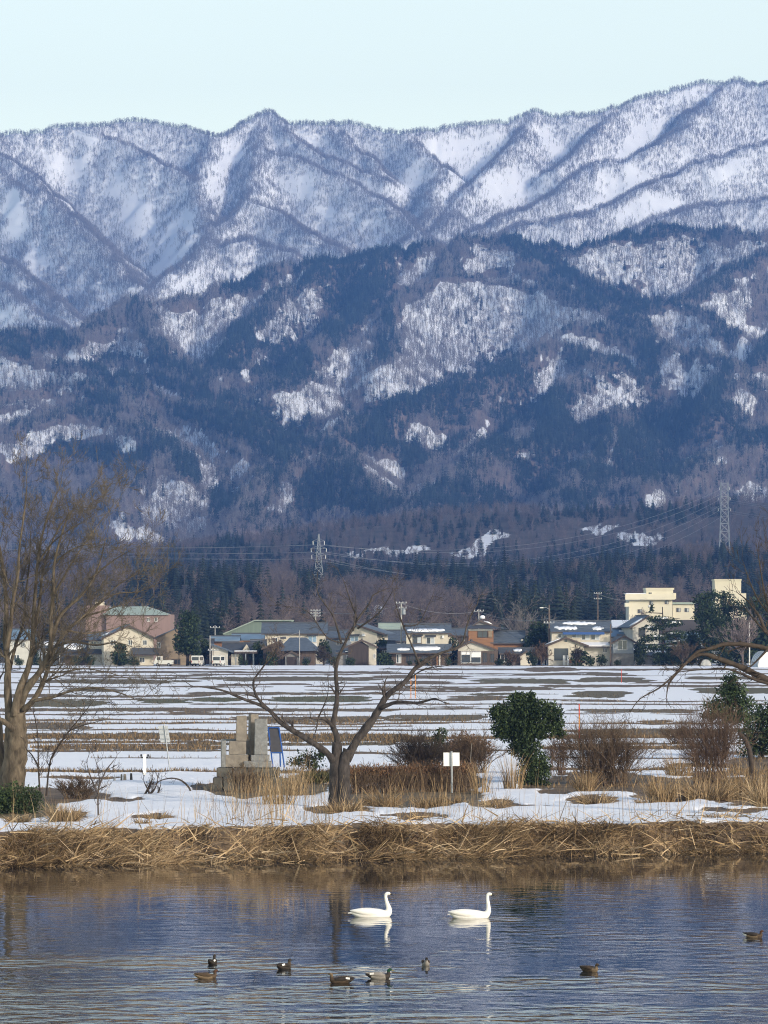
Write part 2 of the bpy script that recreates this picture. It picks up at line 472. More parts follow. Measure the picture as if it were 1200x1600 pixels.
def veg(px, D, z, seed=0):
    """forest measured on the photograph: (snow cover, bare tree density, conifer share)"""
    py = row(px, D, z)
    far = D > 5750
    cr = crest_at(px, D)
    cu = crest_at(px, D, CUG)
    n1 = fbm(px / 30, py / 30, 120, 4); n2 = fbm(px / 9, py / 14, 130, 3)
    of = blob(px, py, OPEN_FAR); df = blob(px, py, DARK_FAR)
    n3 = fbm(px / 4.5, py / 11, 135, 3); n4 = fbm(px / 16, py / 16, 137, 4)
    dens_far = np.clip(1.0 + 1.0 * (n1 - 0.5) + 0.6 * (n2 - 0.5) + 0.9 * (n4 - 0.5) - 0.95 * of + 0.55 * df + 0.55 * cr - 0.15 * cu, 0.04, 1.0)
    sm = blob(px, py, [(a_, b_, rx_ * (1.2 if b_ > 560 else 1.05), ry_ * (1.2 if b_ > 560 else 1.05), t_) for a_, b_, rx_, ry_, t_ in SNOW_MID]); cm = blob(px, py, CON_MID)
    up = sstep(600, 400, py)
    sm = np.clip(sm + 0.22 * up * sstep(0.45, 0.6, n1), 0, 1)
    sm = sstep(0.14, 0.62, sm + 0.9 * (n4 - 0.5) + 0.55 * (n3 - 0.5) - 0.75 * cr + 0.40 * cu * sstep(720, 560, py) * sstep(0.36, 0.56, fbm(px / 90, py / 60, 141, 2)))
    snow_mid = np.clip(sm * (0.62 + 0.7 * (n2 - 0.3)), 0, 1)
    dens_mid = np.clip(1.0 - (0.10 + 0.10 * sstep(540, 640, py)) * sm + 0.9 * (n3 - 0.5) * sm + 0.3 * (n1 - 0.5), 0.15, 1)
    cm = sstep(0.3, 0.6, cm + 0.9 * (n4 - 0.5)) * 0.88
    con_mid = np.clip(cm * 1.0 + 0.55 * cr * sstep(.42, .58, fbm(px / 50, py / 50, 143, 2)) + 0.35 * sstep(0.52, 0.62, fbm(px / 24, py / 14, 139, 3)) + 0.05, 0, 1) * (1 - 0.9 * sm)
    snow = np.where(far, 1.0, snow_mid)
    dens = np.where(far, dens_far, dens_mid)
    con = np.where(far, 0.0, con_mid)
    return snow, dens, con

def ground_mat(name, soil, soil2, scale):
    m, t, b = mat_new(name); N, L = t.nodes, t.links
    b.inputs["Roughness"].default_value = 0.9; b.inputs["Specular IOR Level"].default_value = 0.15
    at = N.new("ShaderNodeAttribute"); at.attribute_name = "snow"
    tc = N.new("ShaderNodeTexCoord")
    nz = N.new("ShaderNodeTexNoise"); nz.inputs["Scale"].default_value = scale; nz.inputs["Detail"].default_value = 6
    nz.inputs["Roughness"].default_value = 0.65
    L.new(tc.outputs["Object"], nz.inputs["Vector"])
    ad = N.new("ShaderNodeMath"); ad.operation = 'ADD'
    sb = N.new("ShaderNodeMath"); sb.operation = 'MULTIPLY_ADD'; sb.inputs[1].default_value = 1.1; sb.inputs[2].default_value = -0.55
    L.new(nz.outputs[0], sb.inputs[0]); L.new(sb.outputs[0], ad.inputs[0]); L.new(at.outputs["Fac"], ad.inputs[1])
    mr = N.new("ShaderNodeMapRange"); mr.inputs[1].default_value = 0.42; mr.inputs[2].default_value = 0.58
    L.new(ad.outputs[0], mr.inputs[0])
    r = N.new("ShaderNodeValToRGB")
    r.color_ramp.elements[0].color = (*soil, 1); r.color_ramp.elements[1].color = (*soil2, 1)
    r.color_ramp.elements[0].position = 0.35; r.color_ramp.elements[1].position = 0.65
    nz2 = N.new("ShaderNodeTexNoise"); nz2.inputs["Scale"].default_value = scale * 0.37; nz2.inputs["Detail"].default_value = 5
    L.new(tc.outputs["Object"], nz2.inputs["Vector"]); L.new(nz2.outputs[0], r.inputs[0])
    mx = N.new("ShaderNodeMix"); mx.data_type = 'RGBA'
    mx.inputs[7].default_value = (0.80, 0.815, 0.84, 1)
    L.new(mr.outputs[0], mx.inputs[0]); L.new(r.outputs[0], mx.inputs[6]); L.new(mx.outputs[2], b.inputs["Base Color"])
    return m

def grid_obj(name, i0, i1, mat, snow):
    X, D, Z = XG[i0:i1], DG[i0:i1], ZG[i0:i1]
    nr, nc = X.shape
    v = np.stack([X, D, Z], -1).reshape(-1, 3)
    idx = np.arange(nr * nc).reshape(nr, nc)
    f = np.stack([idx[:-1, :-1], idx[:-1, 1:], idx[1:, 1:], idx[1:, :-1]], -1).reshape(-1, 4)
    me = mesh_from(name, v, f, mat, smooth=True)
    a = me.attributes.new("snow", 'FLOAT', 'POINT'); a.data.foreach_set("value", snow.astype(np.float32).ravel())
    return link(name, me)

nH = len(DH)
SN, DE, CO = veg(PG.ravel(), DG.ravel(), ZG.ravel())
SN = SN.reshape(PG.shape)
py_ = row(PG, DG, ZG)
hill_snow = blob(PG.ravel(), py_.ravel(), [(620,860,40,6,0),(745,855,44,9,-5),(930,838,30,6,-5),(560,860,20,5,0),(950,960,50,14,0),(590,965,20,12,0),(700,955,30,6,0),(1000,850,40,8,0)]).reshape(PG.shape)
hill_snow = np.clip(hill_snow, 0, 1)
hill_snow = np.maximum(hill_snow, (1 - sstep(745, 850, DG)) * 0.55)
SN = np.where(DG < 3300, hill_snow, SN)
M['ground_mtn'] = ground_mat("mountain_ground", (0.12, 0.09, 0.08), (0.19, 0.145, 0.125), 0.045)
M['ground_hill'] = ground_mat("hill_ground", (0.06, 0.05, 0.035), (0.11, 0.085, 0.065), 0.15)
tag(grid_obj("hills", 0, nH, M['ground_hill'], SN[:nH]), kind='structure')
tag(grid_obj("mountains", nH - 1, len(DALL), M['ground_mtn'], SN[nH - 1:]), kind='structure')

# ---- tree shapes for the woods (shared meshes)
def blade(vs, fs, a, b, w, up=None):
    """thin three-sided twig from a to b"""
    a = Vector(a); b = Vector(b); d = (b - a).normalized()
    p = d.orthogonal().normalized(); q = d.cross(p); n = len(vs)
    for k in range(3):
        t = 2.094 * k; e = a + (p * math.cos(t) + q * math.sin(t)) * w; vs.append(tuple(e))
    vs.append(tuple(b))
    fs += [[n, n + 1, n + 3], [n + 1, n + 2, n + 3], [n + 2, n, n + 3]]

def bare_tree_mesh(name, rs, h, nbr, ntw, w, spread=0.42):
    rr = random.Random(rs); vs, fs = [], []
    blade(vs, fs, (0, 0, -0.5), (rr.uniform(-.4, .4), rr.uniform(-.4, .4), h * 0.92), w * 1.6)
    for i in range(nbr):
        z0 = h * (0.18 + 0.6 * (i + rr.random()) / nbr); az = rr.uniform(0, 6.283)
        ln = h * spread * (1.15 - 0.75 * z0 / h) * rr.uniform(.7, 1.2)
        tip = Vector((math.cos(az) * ln * .75, math.sin(az) * ln * .75, z0 + ln * rr.uniform(.65, 1.1)))
        st = Vector((0, 0, z0)); blade(vs, fs, st, tip, w * .8)
        for k in range(ntw):
            t = rr.uniform(.25, 1.0); p = st.lerp(tip, t)
            e = p + Vector((rr.gauss(0, 1), rr.gauss(0, 1), abs(rr.gauss(.6, .6)))).normalized() * h * rr.uniform(.07, .17)
            blade(vs, fs, p, e, w * .42)
    return mesh_from(name, vs, np.array(fs), None)

def conifer_mesh(name, rs, h, rad, whorls, per, droop=0.35, z0=0.12):
    """drooping jagged boughs in whorls round a stem"""
    rr = random.Random(rs); vs, fs = [], []
    blade(vs, fs, (0, 0, -0.5), (0, 0, h), rad * 0.07)
    for i in range(whorls):
        t = i / (whorls - 1.0)
        z = h * (z0 + (0.97 - z0) * t)
        r = rad * ((1 - t) ** 0.75 * (0.72 + 0.28 * rr.random()) + 0.05)
        for k in range(per):
            a = 6.283 * (k + rr.uniform(-.35, .35)) / per + i * 0.7; rl = r * rr.uniform(.65, 1.15)
            tip = Vector((math.cos(a) * rl, math.sin(a) * rl, z - droop * rl + rr.uniform(-.1, .1) * rl))
            wv = Vector((-math.sin(a), math.cos(a), 0)) * rl * rr.uniform(.34, .5)
            mid = Vector((math.cos(a) * rl * .62, math.sin(a) * rl * .62, z - droop * .35 * rl))
            top = Vector((0, 0, z + h * 0.045)); n = len(vs)
            vs += [tuple(top), tuple(mid + wv), tuple(tip), tuple(mid - wv), tuple(mid + Vector((0, 0, -.22 * rl)))]
            fs += [[n, n + 1, n + 2], [n, n + 2, n + 3], [n + 1, n + 4, n + 2], [n + 3, n + 2, n + 4]]
    return mesh_from(name, vs, np.array(fs), None)

def scatter(name, protos, pos, rot, scl, idx, label=None):
    """one wood as ONE object: points carrying instances of the tree shapes"""
    col = bpy.data.collections.new(name + "_shapes")
    for i, (me, mt_) in enumerate(protos):
        me.materials.clear(); me.materials.append(mt_)
        o = bpy.data.objects.new("%s_shape_%s" % (name, "abcdefghijklmnop"[i]), me); col.objects.link(o)
    me = bpy.data.meshes.new(name)
    me.vertices.add(len(pos)); me.vertices.foreach_set("co", np.asarray(pos, np.float32).ravel())
    for an, tp, dat in (("rot", 'FLOAT', rot), ("scl", 'FLOAT', scl), ("idx", 'INT', idx)):
        a = me.attributes.new(an, tp, 'POINT')
        a.data.foreach_set("value", np.asarray(dat, np.int32 if tp == 'INT' else np.float32))
    o = link(name, me)
    g = bpy.data.node_groups.new(name + "_scatter", 'GeometryNodeTree')
    g.interface.new_socket("Geometry", in_out='INPUT', socket_type='NodeSocketGeometry')
    g.interface.new_socket("Geometry", in_out='OUTPUT', socket_type='NodeSocketGeometry')
    N, L = g.nodes, g.links
    gi = N.new("NodeGroupInput"); go = N.new("NodeGroupOutput")
    ci = N.new("GeometryNodeCollectionInfo"); ci.inputs[0].default_value = col
    ci.inputs["Separate Children"].default_value = True; ci.inputs["Reset Children"].default_value = True
    ip = N.new("GeometryNodeInstanceOnPoints"); ip.inputs["Pick Instance"].default_value = True
    def na(nm, dt):
        n = N.new("GeometryNodeInputNamedAttribute"); n.data_type = dt; n.inputs["Name"].default_value = nm; return n.outputs[0]
    cx = N.new("ShaderNodeCombineXYZ"); L.new(na("rot", 'FLOAT'), cx.inputs[2])
    er = N.new("FunctionNodeEulerToRotation"); L.new(cx.outputs[0], er.inputs[0])
    L.new(gi.outputs[0], ip.inputs["Points"]); L.new(ci.outputs[0], ip.inputs["Instance"])
    L.new(na("idx", 'INT'), ip.inputs["Instance Index"]); L.new(er.outputs[0], ip.inputs["Rotation"])
    L.new(na("scl", 'FLOAT'), ip.inputs["Scale"]); L.new(ip.outputs[0], go.inputs[0])
    md = o.modifiers.new("scatter", 'NODES'); md.node_group = g
    tag(o, label, None, None, 'stuff')
    return o

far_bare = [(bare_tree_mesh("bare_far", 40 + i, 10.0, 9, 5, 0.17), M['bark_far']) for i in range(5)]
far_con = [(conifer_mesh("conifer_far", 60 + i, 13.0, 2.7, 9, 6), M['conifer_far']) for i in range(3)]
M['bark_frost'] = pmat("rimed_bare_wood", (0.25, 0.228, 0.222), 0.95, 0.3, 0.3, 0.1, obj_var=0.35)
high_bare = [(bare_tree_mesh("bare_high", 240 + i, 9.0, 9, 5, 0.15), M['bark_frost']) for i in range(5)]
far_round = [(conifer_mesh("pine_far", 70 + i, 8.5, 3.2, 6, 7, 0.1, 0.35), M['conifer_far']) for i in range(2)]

# ---- forest of the two mountain ranges
NT = 560000
tD = np.sqrt(RNG.uniform(3300 ** 2, 7250 ** 2, NT)); tp = RNG.uniform(-230, 1430, NT)
tz = hz(tp, tD)
vis = ~hidden(tp, tD, tz + 11)
tD, tp, tz = tD[vis], tp[vis], tz[vis]
s_, d_, c_ = veg(tp, tD, tz)
u1 = RNG.random(len(tp)); u2 = RNG.random(len(tp))
crest = hidden(tp, tD + 40, hz(tp, tD + 40) + 2)
dd = np.clip(d_ + 0.45 * crest * fbm(tp / 12, tD / 60, 145, 3) * 1.6, 0, 1)
keep = u1 < dd
tp, tD, tz, c_ = tp[keep], tD[keep], tz[keep], c_[keep]; u2 = u2[keep]
iscon = u2 < c_
ty = np.where(iscon, 5 + RNG.integers(0, 5, len(tp)), RNG.integers(0, 5, len(tp)) + 10 * ((tD > 5700) & (crest_at(tp, tD) < 0.5)))
sc_ = RNG.uniform(0.45, 1.25, len(tp)) * np.where(tD > 6500, 0.85, np.where(tD < 5700, 0.86, 1.0))
pos = np.stack([(tp - 600) / F * tD, tD, tz], -1)
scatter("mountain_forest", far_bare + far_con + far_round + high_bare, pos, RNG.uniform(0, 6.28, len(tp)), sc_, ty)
print("mountain trees", len(tp))

# ---- woods on the foothills
hill_bare = [(bare_tree_mesh("bare_hill", 140 + i, 11.0, 15, 13, 0.11), M['bark_hill']) for i in range(5)]
hill_con = [(conifer_mesh("conifer_hill", 160 + i, (12.5, 11.0, 8.5, 9.5)[i], (2.7, 3.2, 3.6, 3.3)[i], (13, 11, 8, 9)[i], 10, (.3, .25, .08, .15)[i], (.06, .08, .2, .12)[i]), M['conifer']) for i in range(4)]
HILL_CON = [(310,920,120,50,0),(250,900,60,40,0),(590,875,100,18,0),(700,880,120,26,-4),(860,930,110,50,0),(800,900,120,34,0),(960,880,140,24,0),(1080,875,160,24,0),(1150,900,90,40,0),
 (690,822,60,12,0),(720,812,50,10,0),(420,850,160,14,0),(900,800,120,8,0),(1050,800,90,10,0),(480,895,20,20,0),(1000,860,120,14,0),(880,865,60,10,0)]
HILL_BARE = [(900,835,320,26,0),(700,850,120,14,0),(480,930,110,40,0),(620,935,90,20,0),(800,845,140,16,0),(1050,910,90,26,0),(1000,830,180,16,0),(560,860,90,12,0),(700,850,60,8,0),(560,915,90,20,0)]
NHT = 27000
tD = np.sqrt(RNG.uniform(880 ** 2, 3250 ** 2, NHT)); tp = RNG.uniform(-150, 1350, NHT)
tz = hz(tp, tD)
vis = ~hidden(tp, tD, tz + 14); tD, tp, tz = tD[vis], tp[vis], tz[vis]
ry = row(tp, tD, tz + 7)
cm = blob(tp, ry, HILL_CON); bm_ = blob(tp, ry, HILL_BARE); hsn = blob(tp, row(tp, tD, tz), [(620,860,60,10,0),(760,855,60,14,-5),(930,838,50,10,-5)])
n1 = fbm(tp / 22, ry / 12, 210, 3)
pc = np.clip(0.14 + 0.70 * sstep(.3, .7, cm + .7 * (n1 - .5)) - 0.45 * bm_ + 0.9 * (n1 - 0.5), 0.03, 0.94)
kp = (RNG.random(len(tp)) < (0.9 - 0.25 * hsn)) & ~((np.abs(tp - 1035) < 70) & (tD < 1180)) & ~((tp > 900) & (tp < 1200) & (tD < 1130))
tp, tD, tz, pc = tp[kp], tD[kp], tz[kp], pc[kp]
iscon = RNG.random(len(tp)) < pc
ty = np.where(iscon, 5 + RNG.integers(0, 4, len(tp)), RNG.integers(0, 5, len(tp)))
sc_ = RNG.uniform(0.5, 1.15, len(tp)) ** 1.2 * np.where(iscon, 0.85, 0.72)
pos = np.stack([(tp - 600) / F * tD, tD, tz], -1)
hill_shapes = hill_bare + hill_con
rot = RNG.uniform(0, 6.28, len(tp))
# the trees that show largest stand as things of their own
big = np.argsort(-(sc_ / tD) * (np.abs(tp - 600) < 640))[:170]
rest = np.setdiff1d(np.arange(len(tp)), big)
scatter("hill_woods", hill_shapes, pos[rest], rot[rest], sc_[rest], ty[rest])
for i in big:
    con_ = ty[i] >= 5
    me, mt_ = hill_shapes[ty[i]]
    o = link("conifer_tree" if con_ else "bare_tree", me, None, tuple(pos[i]), float(rot[i])); o.scale = (float(sc_[i]),) * 3
    tag(o, "dark green conifer in the front of the woods behind the village" if con_ else "grey-brown bare tree in the front of the woods behind the village", "tree", "conifers in front of the woods" if con_ else "bare trees in front of the woods")
print("hill trees", len(tp))

# ---- the air
m = bpy.data.materials.new("haze_air"); m.use_nodes = True
m.node_tree.nodes.clear()
ov = m.node_tree.nodes.new("ShaderNodeOutputMaterial"); pv = m.node_tree.nodes.new("ShaderNodeVolumePrincipled")
pv.inputs["Color"].default_value = (0.135, 0.315, 0.85, 1)
pv.inputs["Density"].default_value = 0.00010
m.node_tree.links.new(pv.outputs[0], ov.inputs["Volume"])
b = MB(); b.box(-2300, 2300, -60, 8100, -1.2, 1060)
hzo = b.build("haze", m); tag(hzo, kind='stuff')
# ------------------------------------------------------------------ fields, bank, pond
# bare strips between the snow (row, x0, x1, thickness, greenness), measured on the photograph
STRIPS = [(1041,880,1200,2,0),(1046,0,330,2,0),(1047,600,1200,2,0),(1051,0,620,2,0),(1054,900,990,5,.2),(1055,300,560,2,0),(1053,560,800,2,0),(1055,805,905,3,0),(1059,560,735,4.5,0),
 (1060,120,330,2,0),(1066,0,330,5.5,.3),(1062,300,600,6,.3),(1068,575,707,4.5,0),(1066,738,925,6,.5),(1063,900,1027,6.5,.4),(1061,1062,1250,4.5,.2),(1071,345,480,3,0),(1074,255,345,2.5,0),(1075,300,420,2,0),
 (1079,95,205,5.5,.2),(1077,560,860,4,.1),(1073,850,1210,4,0),(1081,1078,1250,8,.6),(1081,600,800,2.5,0),(1085,300,620,4,.1),(1086,738,810,4,.5),(1089,-50,320,3.5,0),(1087,880,988,9,.5),(1087,300,345,3,.2),
 (1098,222,302,5,.9),(1101,40,172,9,.6),(1095,300,382,6,1),(1094,418,578,8,.9),(1092,685,800,6,.2),(1097,880,1200,1.6,0),(1102,300,1200,2.2,0),(1107,675,742,2.2,0),(1111,-50,620,4,.1),(1116,252,330,5,0),(1113,890,1092,4.5,.2),
 (1126,360,620,8,.2),(1124,590,775,9.5,.3),(1128,30,150,2.5,0),(1132,275,1150,2,0),(1131,1000,1045,7,.1),(1137,30,152,8,.2),(1142,140,340,2.2,0),(1143,330,780,2,0),(1137,380,640,2,0),
 (1153,-50,360,10,.2),(1155,330,640,11,.3),(1158,590,680,9,.2),(1146,840,1200,9,.2),(1153,860,1125,4.5,0),(1162,-50,330,4,.1),(1165,300,620,5,.4),(1171,55,345,7,.1),(1176,30,182,3,0),(1180,535,640,3,0),(1171,850,1090,6,0),(1180,1080,1250,5,0),
 (1187,145,350,1.6,0),(1187,860,1090,2,0),(1208,30,350,4,.2),(1209,340,480,4,.2),(1217,70,182,4,0),(1198,1050,1250,7,.1),(1205,850,1060,5,.1),(1222,980,1250,10,.1),(1212,1080,1250,6,0),(1047,820,902,6,0)]
PATCH = [(105,1277,36,6,0),(240,1279,34,5,0),(30,1265,60,22,.5),(60,1245,120,14,0),(195,1253,38,5,0),(385,1240,60,10,.3),(460,1232,60,14,.4),(530,1268,58,7,.1),(600,1215,150,14,.7),(640,1245,120,20,.3),(560,1245,40,12,.2),
 (650,1277,56,5,0),(770,1258,46,7,0),(800,1262,60,3,0),(845,1228,40,8,.2),(700,1225,60,14,.3),(930,1252,44,7,0),(945,1225,100,16,.1),(1045,1246,60,10,0),(1110,1232,90,20,0),(1160,1243,80,16,0),(1150,1267,60,4,0),(640,1284,30,3,0),
 (1010,1235,40,8,0),(330,1232,40,6,0),(870,1240,30,5,0),(1190,1200,60,18,0),(350,1300,25,3,0),(560,1292,20,2,0),(960,1290,30,2.5,0)]

_r = random.Random(17)
_S = []
for (y_, x0, x1, th, gr) in STRIPS:
    if th >= 4.5 and y_ < 1150:
        for k in (-1, 1):
            d = (x1 - x0) * .22
            _S.append((y_ + k * th * .27, x0 + _r.uniform(0, d), x1 - _r.uniform(0, d), th * .62, gr))
        _S.append((y_, x0 + (x1 - x0) * _r.uniform(.1, .4), x1 - (x1 - x0) * _r.uniform(.1, .4), th * .9, gr))
    else: _S.append((y_, x0, x1, th, gr))
STRIPS = _S
_y = 1042.0
while _y < 1180:
    _x = -80 + _r.uniform(0, 200)
    while _x < 1250:
        _l = _r.uniform(120, 520)
        STRIPS.append((_y + _r.uniform(-.8, .8), _x, _x + _l, _r.uniform(1.0, 2.4) * (0.8 + (_y - 1040) / 250), _r.choice([0, 0, .2])))
        _x += _l + _r.uniform(40, 420)
    _y += _r.uniform(3.2, 6.5) * (1 + (_y - 1040) / 110)

def edge(px):
    return 139.7 + 9.0 * px / 1200.0 + 0.9 * (fbm(np.asarray(px, float) / 70.0, 0 * np.asarray(px, float), 301, 3) - 0.5) * 2

def bare_cover(px, py):
    b = np.zeros_like(px); g = np.zeros_like(px)
    wob = (fbm(px / 90, py / 9, 310, 3) - 0.5)
    w2 = 0.35 * fbm(px / 70, py / 6.0, 312, 3) + 0.65 * fbm(px / 7, py / 1.5, 313, 3)
    for (cy_, x0, x1, th, gr) in STRIPS:
        sel = np.nonzero(np.abs(py - cy_) < th * 0.8 + 3)
        if len(sel[0]) == 0: continue
        p_, q_ = px[sel], py[sel]
        e = np.minimum(sstep(x0 - 10, x0 + 22, p_), 1 - sstep(x1 - 22, x1 + 10, p_))
        half = 0.50 * th * e ** 0.3 * (0.35 + 1.35 * w2[sel])
        v = 1 - sstep(half - 0.5, half + 0.5, np.abs(q_ - cy_ - 3.0 * wob[sel]))
        v = v * (half > 0.25)
        up = v > b[sel]
        bb = b[sel]; gg = g[sel]
        bb[up] = v[up]; gg[up] = gr; b[sel] = bb; g[sel] = gg
    nx = 24 * (fbm(px / 20, py / 4, 320, 4) - 0.5); ny = 7 * (fbm(px / 20, py / 4, 325, 4) - 0.5)
    for (cx, cy_, rx, ry, gr) in PATCH:
        v = 1 - sstep(0.75, 1.15, np.hypot((px + nx - cx) / rx, (py + ny - cy_) / ry))
        up = v > b; b[up] = v[up]; g[up] = gr
    return b, g

rowsF = np.concatenate([np.linspace(1040.0, 1240, 400), np.linspace(1240, 1300, 90)[1:]])
DF = 46150.0 / (rowsF - HY)
DF = np.concatenate([DF, np.linspace(142.8, 133.0, 60)])
PF = np.linspace(-420, 1620, 440)
pg, dg = np.meshgrid(PF, DF)
xg = (pg - 600) / F * dg
py0 = HY + 46150.0 / dg
bc, gc = bare_cover(pg.ravel(), py0.ravel()); bc = bc.reshape(pg.shape); gc = gc.reshape(pg.shape)
ed = edge(pg)
bc = np.maximum(bc, 1 - sstep(2.2, 3.0, dg - ed + 1.2 * (fbm(xg / 1.3, dg / 1.3, 330, 3) - .5)))
zg = np.ones_like(pg) + 0.10 * (1 - bc) + 0.22 * (fbm(xg / 5, dg / 9, 340, 4) - 0.5) * sstep(260, 190, dg) + 0.10 * (fbm(xg / 1.4, dg / 2.0, 341, 3) - 0.5) * sstep(240, 190, dg) \
     + 0.16 * bc * sstep(180, 230, dg) * (fbm(xg / 6, dg / 6, 345, 3))
zg = zg * 1.0
drop = sstep(-0.6, 2.6, dg - ed)
zg = -0.45 + (zg + 0.45) * drop
zg[dg > 741] = 0.995
v = np.stack([xg, dg, zg], -1).reshape(-1, 3)
nr, nc = pg.shape
idx = np.arange(nr * nc).reshape(nr, nc)
f = np.stack([idx[1:, :-1], idx[1:, 1:], idx[:-1, 1:], idx[:-1, :-1]], -1).reshape(-1, 4)

m, t, bs = mat_new("snowy_ground"); N, L = t.nodes, t.links
bs.inputs["Roughness"].default_value = 0.75; bs.inputs["Specular IOR Level"].default_value = 0.25
a1 = N.new("ShaderNodeAttribute"); a1.attribute_name = "bare"
a2 = N.new("ShaderNodeAttribute"); a2.attribute_name = "green"
tc = N.new("ShaderNodeTexCoord")
def noise(scale, detail=5, rough=0.6, vec=None):
    n = N.new("ShaderNodeTexNoise"); n.inputs["Scale"].default_value = scale; n.inputs["Detail"].default_value = detail
    n.inputs["Roughness"].default_value = rough; L.new(vec or tc.outputs["Object"], n.inputs["Vector"]); return n.outputs[0]
def mixc(fac, a, b):
    n = N.new("ShaderNodeMix"); n.data_type = 'RGBA'
    for s_, x in ((0, fac), (6, a), (7, b)):
        if isinstance(x, (tuple, float)): n.inputs[s_].default_value = (*x, 1) if isinstance(x, tuple) else x
        else: L.new(x, n.inputs[s_])
    return n.outputs[2]
def maprange(x, a, b, c=0.0, d=1.0):
    n = N.new("ShaderNodeMapRange"); L.new(x, n.inputs[0])
    for i, q in enumerate((a, b, c, d)): n.inputs[i + 1].default_value = q
    return n.outputs[0]
def math_(op, a, b):
    n = N.new("ShaderNodeMath"); n.operation = op
    for i, x in enumerate((a, b)):
        if isinstance(x, float): n.inputs[i].default_value = x
        else: L.new(x, n.inputs[i])
    return n.outputs[0]
brown = mixc(maprange(noise(1.2, 6, 0.7), 0.35, 0.65), (0.07, 0.048, 0.032), (0.20, 0.14, 0.085))
olive = mixc(maprange(noise(0.9, 6, 0.7), 0.35, 0.65), (0.045, 0.05, 0.022), (0.135, 0.125, 0.055))
soil = mixc(a2.outputs["Fac"], brown, olive)
ed_ = math_('ADD', a1.outputs["Fac"], math_('MULTIPLY_ADD', noise(2.2, 6, 0.7), 0.9)); 
ed_.node.inputs[1].links[0].from_node.inputs[2].default_value = -0.45
snowc = mixc(noise(0.6, 4), (0.78, 0.80, 0.835), (0.84, 0.85, 0.87))
L.new(mixc(maprange(ed_, 0.42, 0.58), snowc, soil), bs.inputs["Base Color"])
bp = N.new("ShaderNodeBump"); bp.inputs["Strength"].default_value = 0.5; bp.inputs["Distance"].default_value = 0.10
L.new(noise(3.0, 6, 0.6), bp.inputs["Height"]); L.new(bp.outputs[0], bs.inputs["Normal"])
M['ground'] = m
me = mesh_from("snowy_field", v, f, m, smooth=True)
for nm, dat in (("bare", bc), ("green", gc)):
    a = me.attributes.new(nm, 'FLOAT', 'POINT'); a.data.foreach_set("value", dat.astype(np.float32).ravel())
tag(link("snowy_field", me), kind='structure')

def gz(px, D):
    """height of the field or bank"""
    i = np.clip(np.searchsorted(-DF, -np.asarray(D, float)), 0, nr - 1)
    j = np.clip(np.rint(np.interp(px, PF, np.arange(nc))).astype(int), 0, nc - 1)
    return zg[i, j]

def on_ground(px, py, sink=0.0):
    D = 46150.0 / (py - HY)
    z = float(gz(np.array([px]), np.array([D]))[0]) - sink
    return Vector(((px - 600) / F * D, D, z))

# ---- pond
WX = np.linspace(-46, 46, 231); WD = np.concatenate([np.linspace(40, 80, 21), np.linspace(80, 156, 191)[1:]])
wx_, wd_ = np.meshgrid(WX, WD)
wpx = 600 + wx_ / wd_ * F; wpy = HY + HC / wd_ * F
def seg(px, py, pts, w):
    r = np.zeros_like(px)
    for (ax, ay), (bx, by) in zip(pts[:-1], pts[1:]):
        tt = np.clip(((px - ax) * (bx - ax) + 16 * (py - ay) * (by - ay)) / ((bx - ax) ** 2 + 16 * (by - ay) ** 2), 0, 1)
        r = np.maximum(r, np.exp(-((np.hypot((px - ax - tt * (bx - ax)) / 4, py - ay - tt * (by - ay))) / w) ** 2))
    return r
chop = 0.07 + 0.12 * sstep(1440, 1500, wpy) + 0.26 * sstep(1500, 1600, wpy)
chop = chop * (0.15 + 1.7 * sstep(.3, .7, fbm(wx_ / 6 + 3, wd_ / 5, 400, 4)))
wake = np.zeros_like(chop)
for pts, w, s in [([(-200,1512),(120,1503),(330,1502)],5,.8),([(-200,1556),(200,1550),(320,1528)],7,.7),([(200,1505),(440,1512),(620,1516)],6,.65),([(-100,1575),(300,1566),(530,1538)],7,.75),([(350,1568),(600,1552),(830,1538)],6,.8),
                  ([(450,1522),(590,1526),(700,1540)],5,.6),([(560,1436),(640,1446)],3,.35),([(700,1436),(800,1436)],3,.4),([(780,1592),(950,1578),(1050,1590)],10,.75),([(880,1516),(1010,1518)],3,.35),([(400,1590),(700,1590),(900,1600)],8,.5),([(640,1510),(720,1512)],3,.4)]:
    wake = np.maximum(wake, s * seg(wpx, wpy, pts, w))
chop = np.clip(chop + wake, 0, 1.4)
chop = chop * sstep(1335, 1420, wpy) + 0.045
ii = np.arange(wx_.size).reshape(wx_.shape)
fw = np.stack([ii[:-1, :-1], ii[:-1, 1:], ii[1:, 1:], ii[1:, :-1]], -1).reshape(-1, 4)
me = mesh_from("pond_water", np.stack([wx_, wd_, np.zeros_like(wx_)], -1).reshape(-1, 3), fw, None, smooth=True)
a = me.attributes.new("chop", 'FLOAT', 'POINT'); a.data.foreach_set("value", chop.astype(np.float32).ravel())
m, t, bs = mat_new("pond_water"); N, L = t.nodes, t.links
bs.inputs["Base Color"].default_value = (0.016, 0.020, 0.020, 1)
bs.inputs["Roughness"].default_value = 0.03; bs.inputs["IOR"].default_value = 1.333; bs.inputs["Specular IOR Level"].default_value = 0.5
tc = N.new("ShaderNodeTexCoord"); mp = N.new("ShaderNodeMapping"); mp.inputs["Scale"].default_value = (0.75, 1.0, 1.0)
L.new(tc.outputs["Object"], mp.inputs[0])
a1 = N.new("ShaderNodeAttribute"); a1.attribute_name = "chop"
h1 = noise(1.5, 2, 0.45, mp.outputs[0]); h2 = noise(5.0, 2, 0.5, mp.outputs[0])
hh = math_('ADD', h1, math_('MULTIPLY', h2, 0.12))
bp = N.new("ShaderNodeBump"); bp.inputs["Distance"].default_value = 0.10
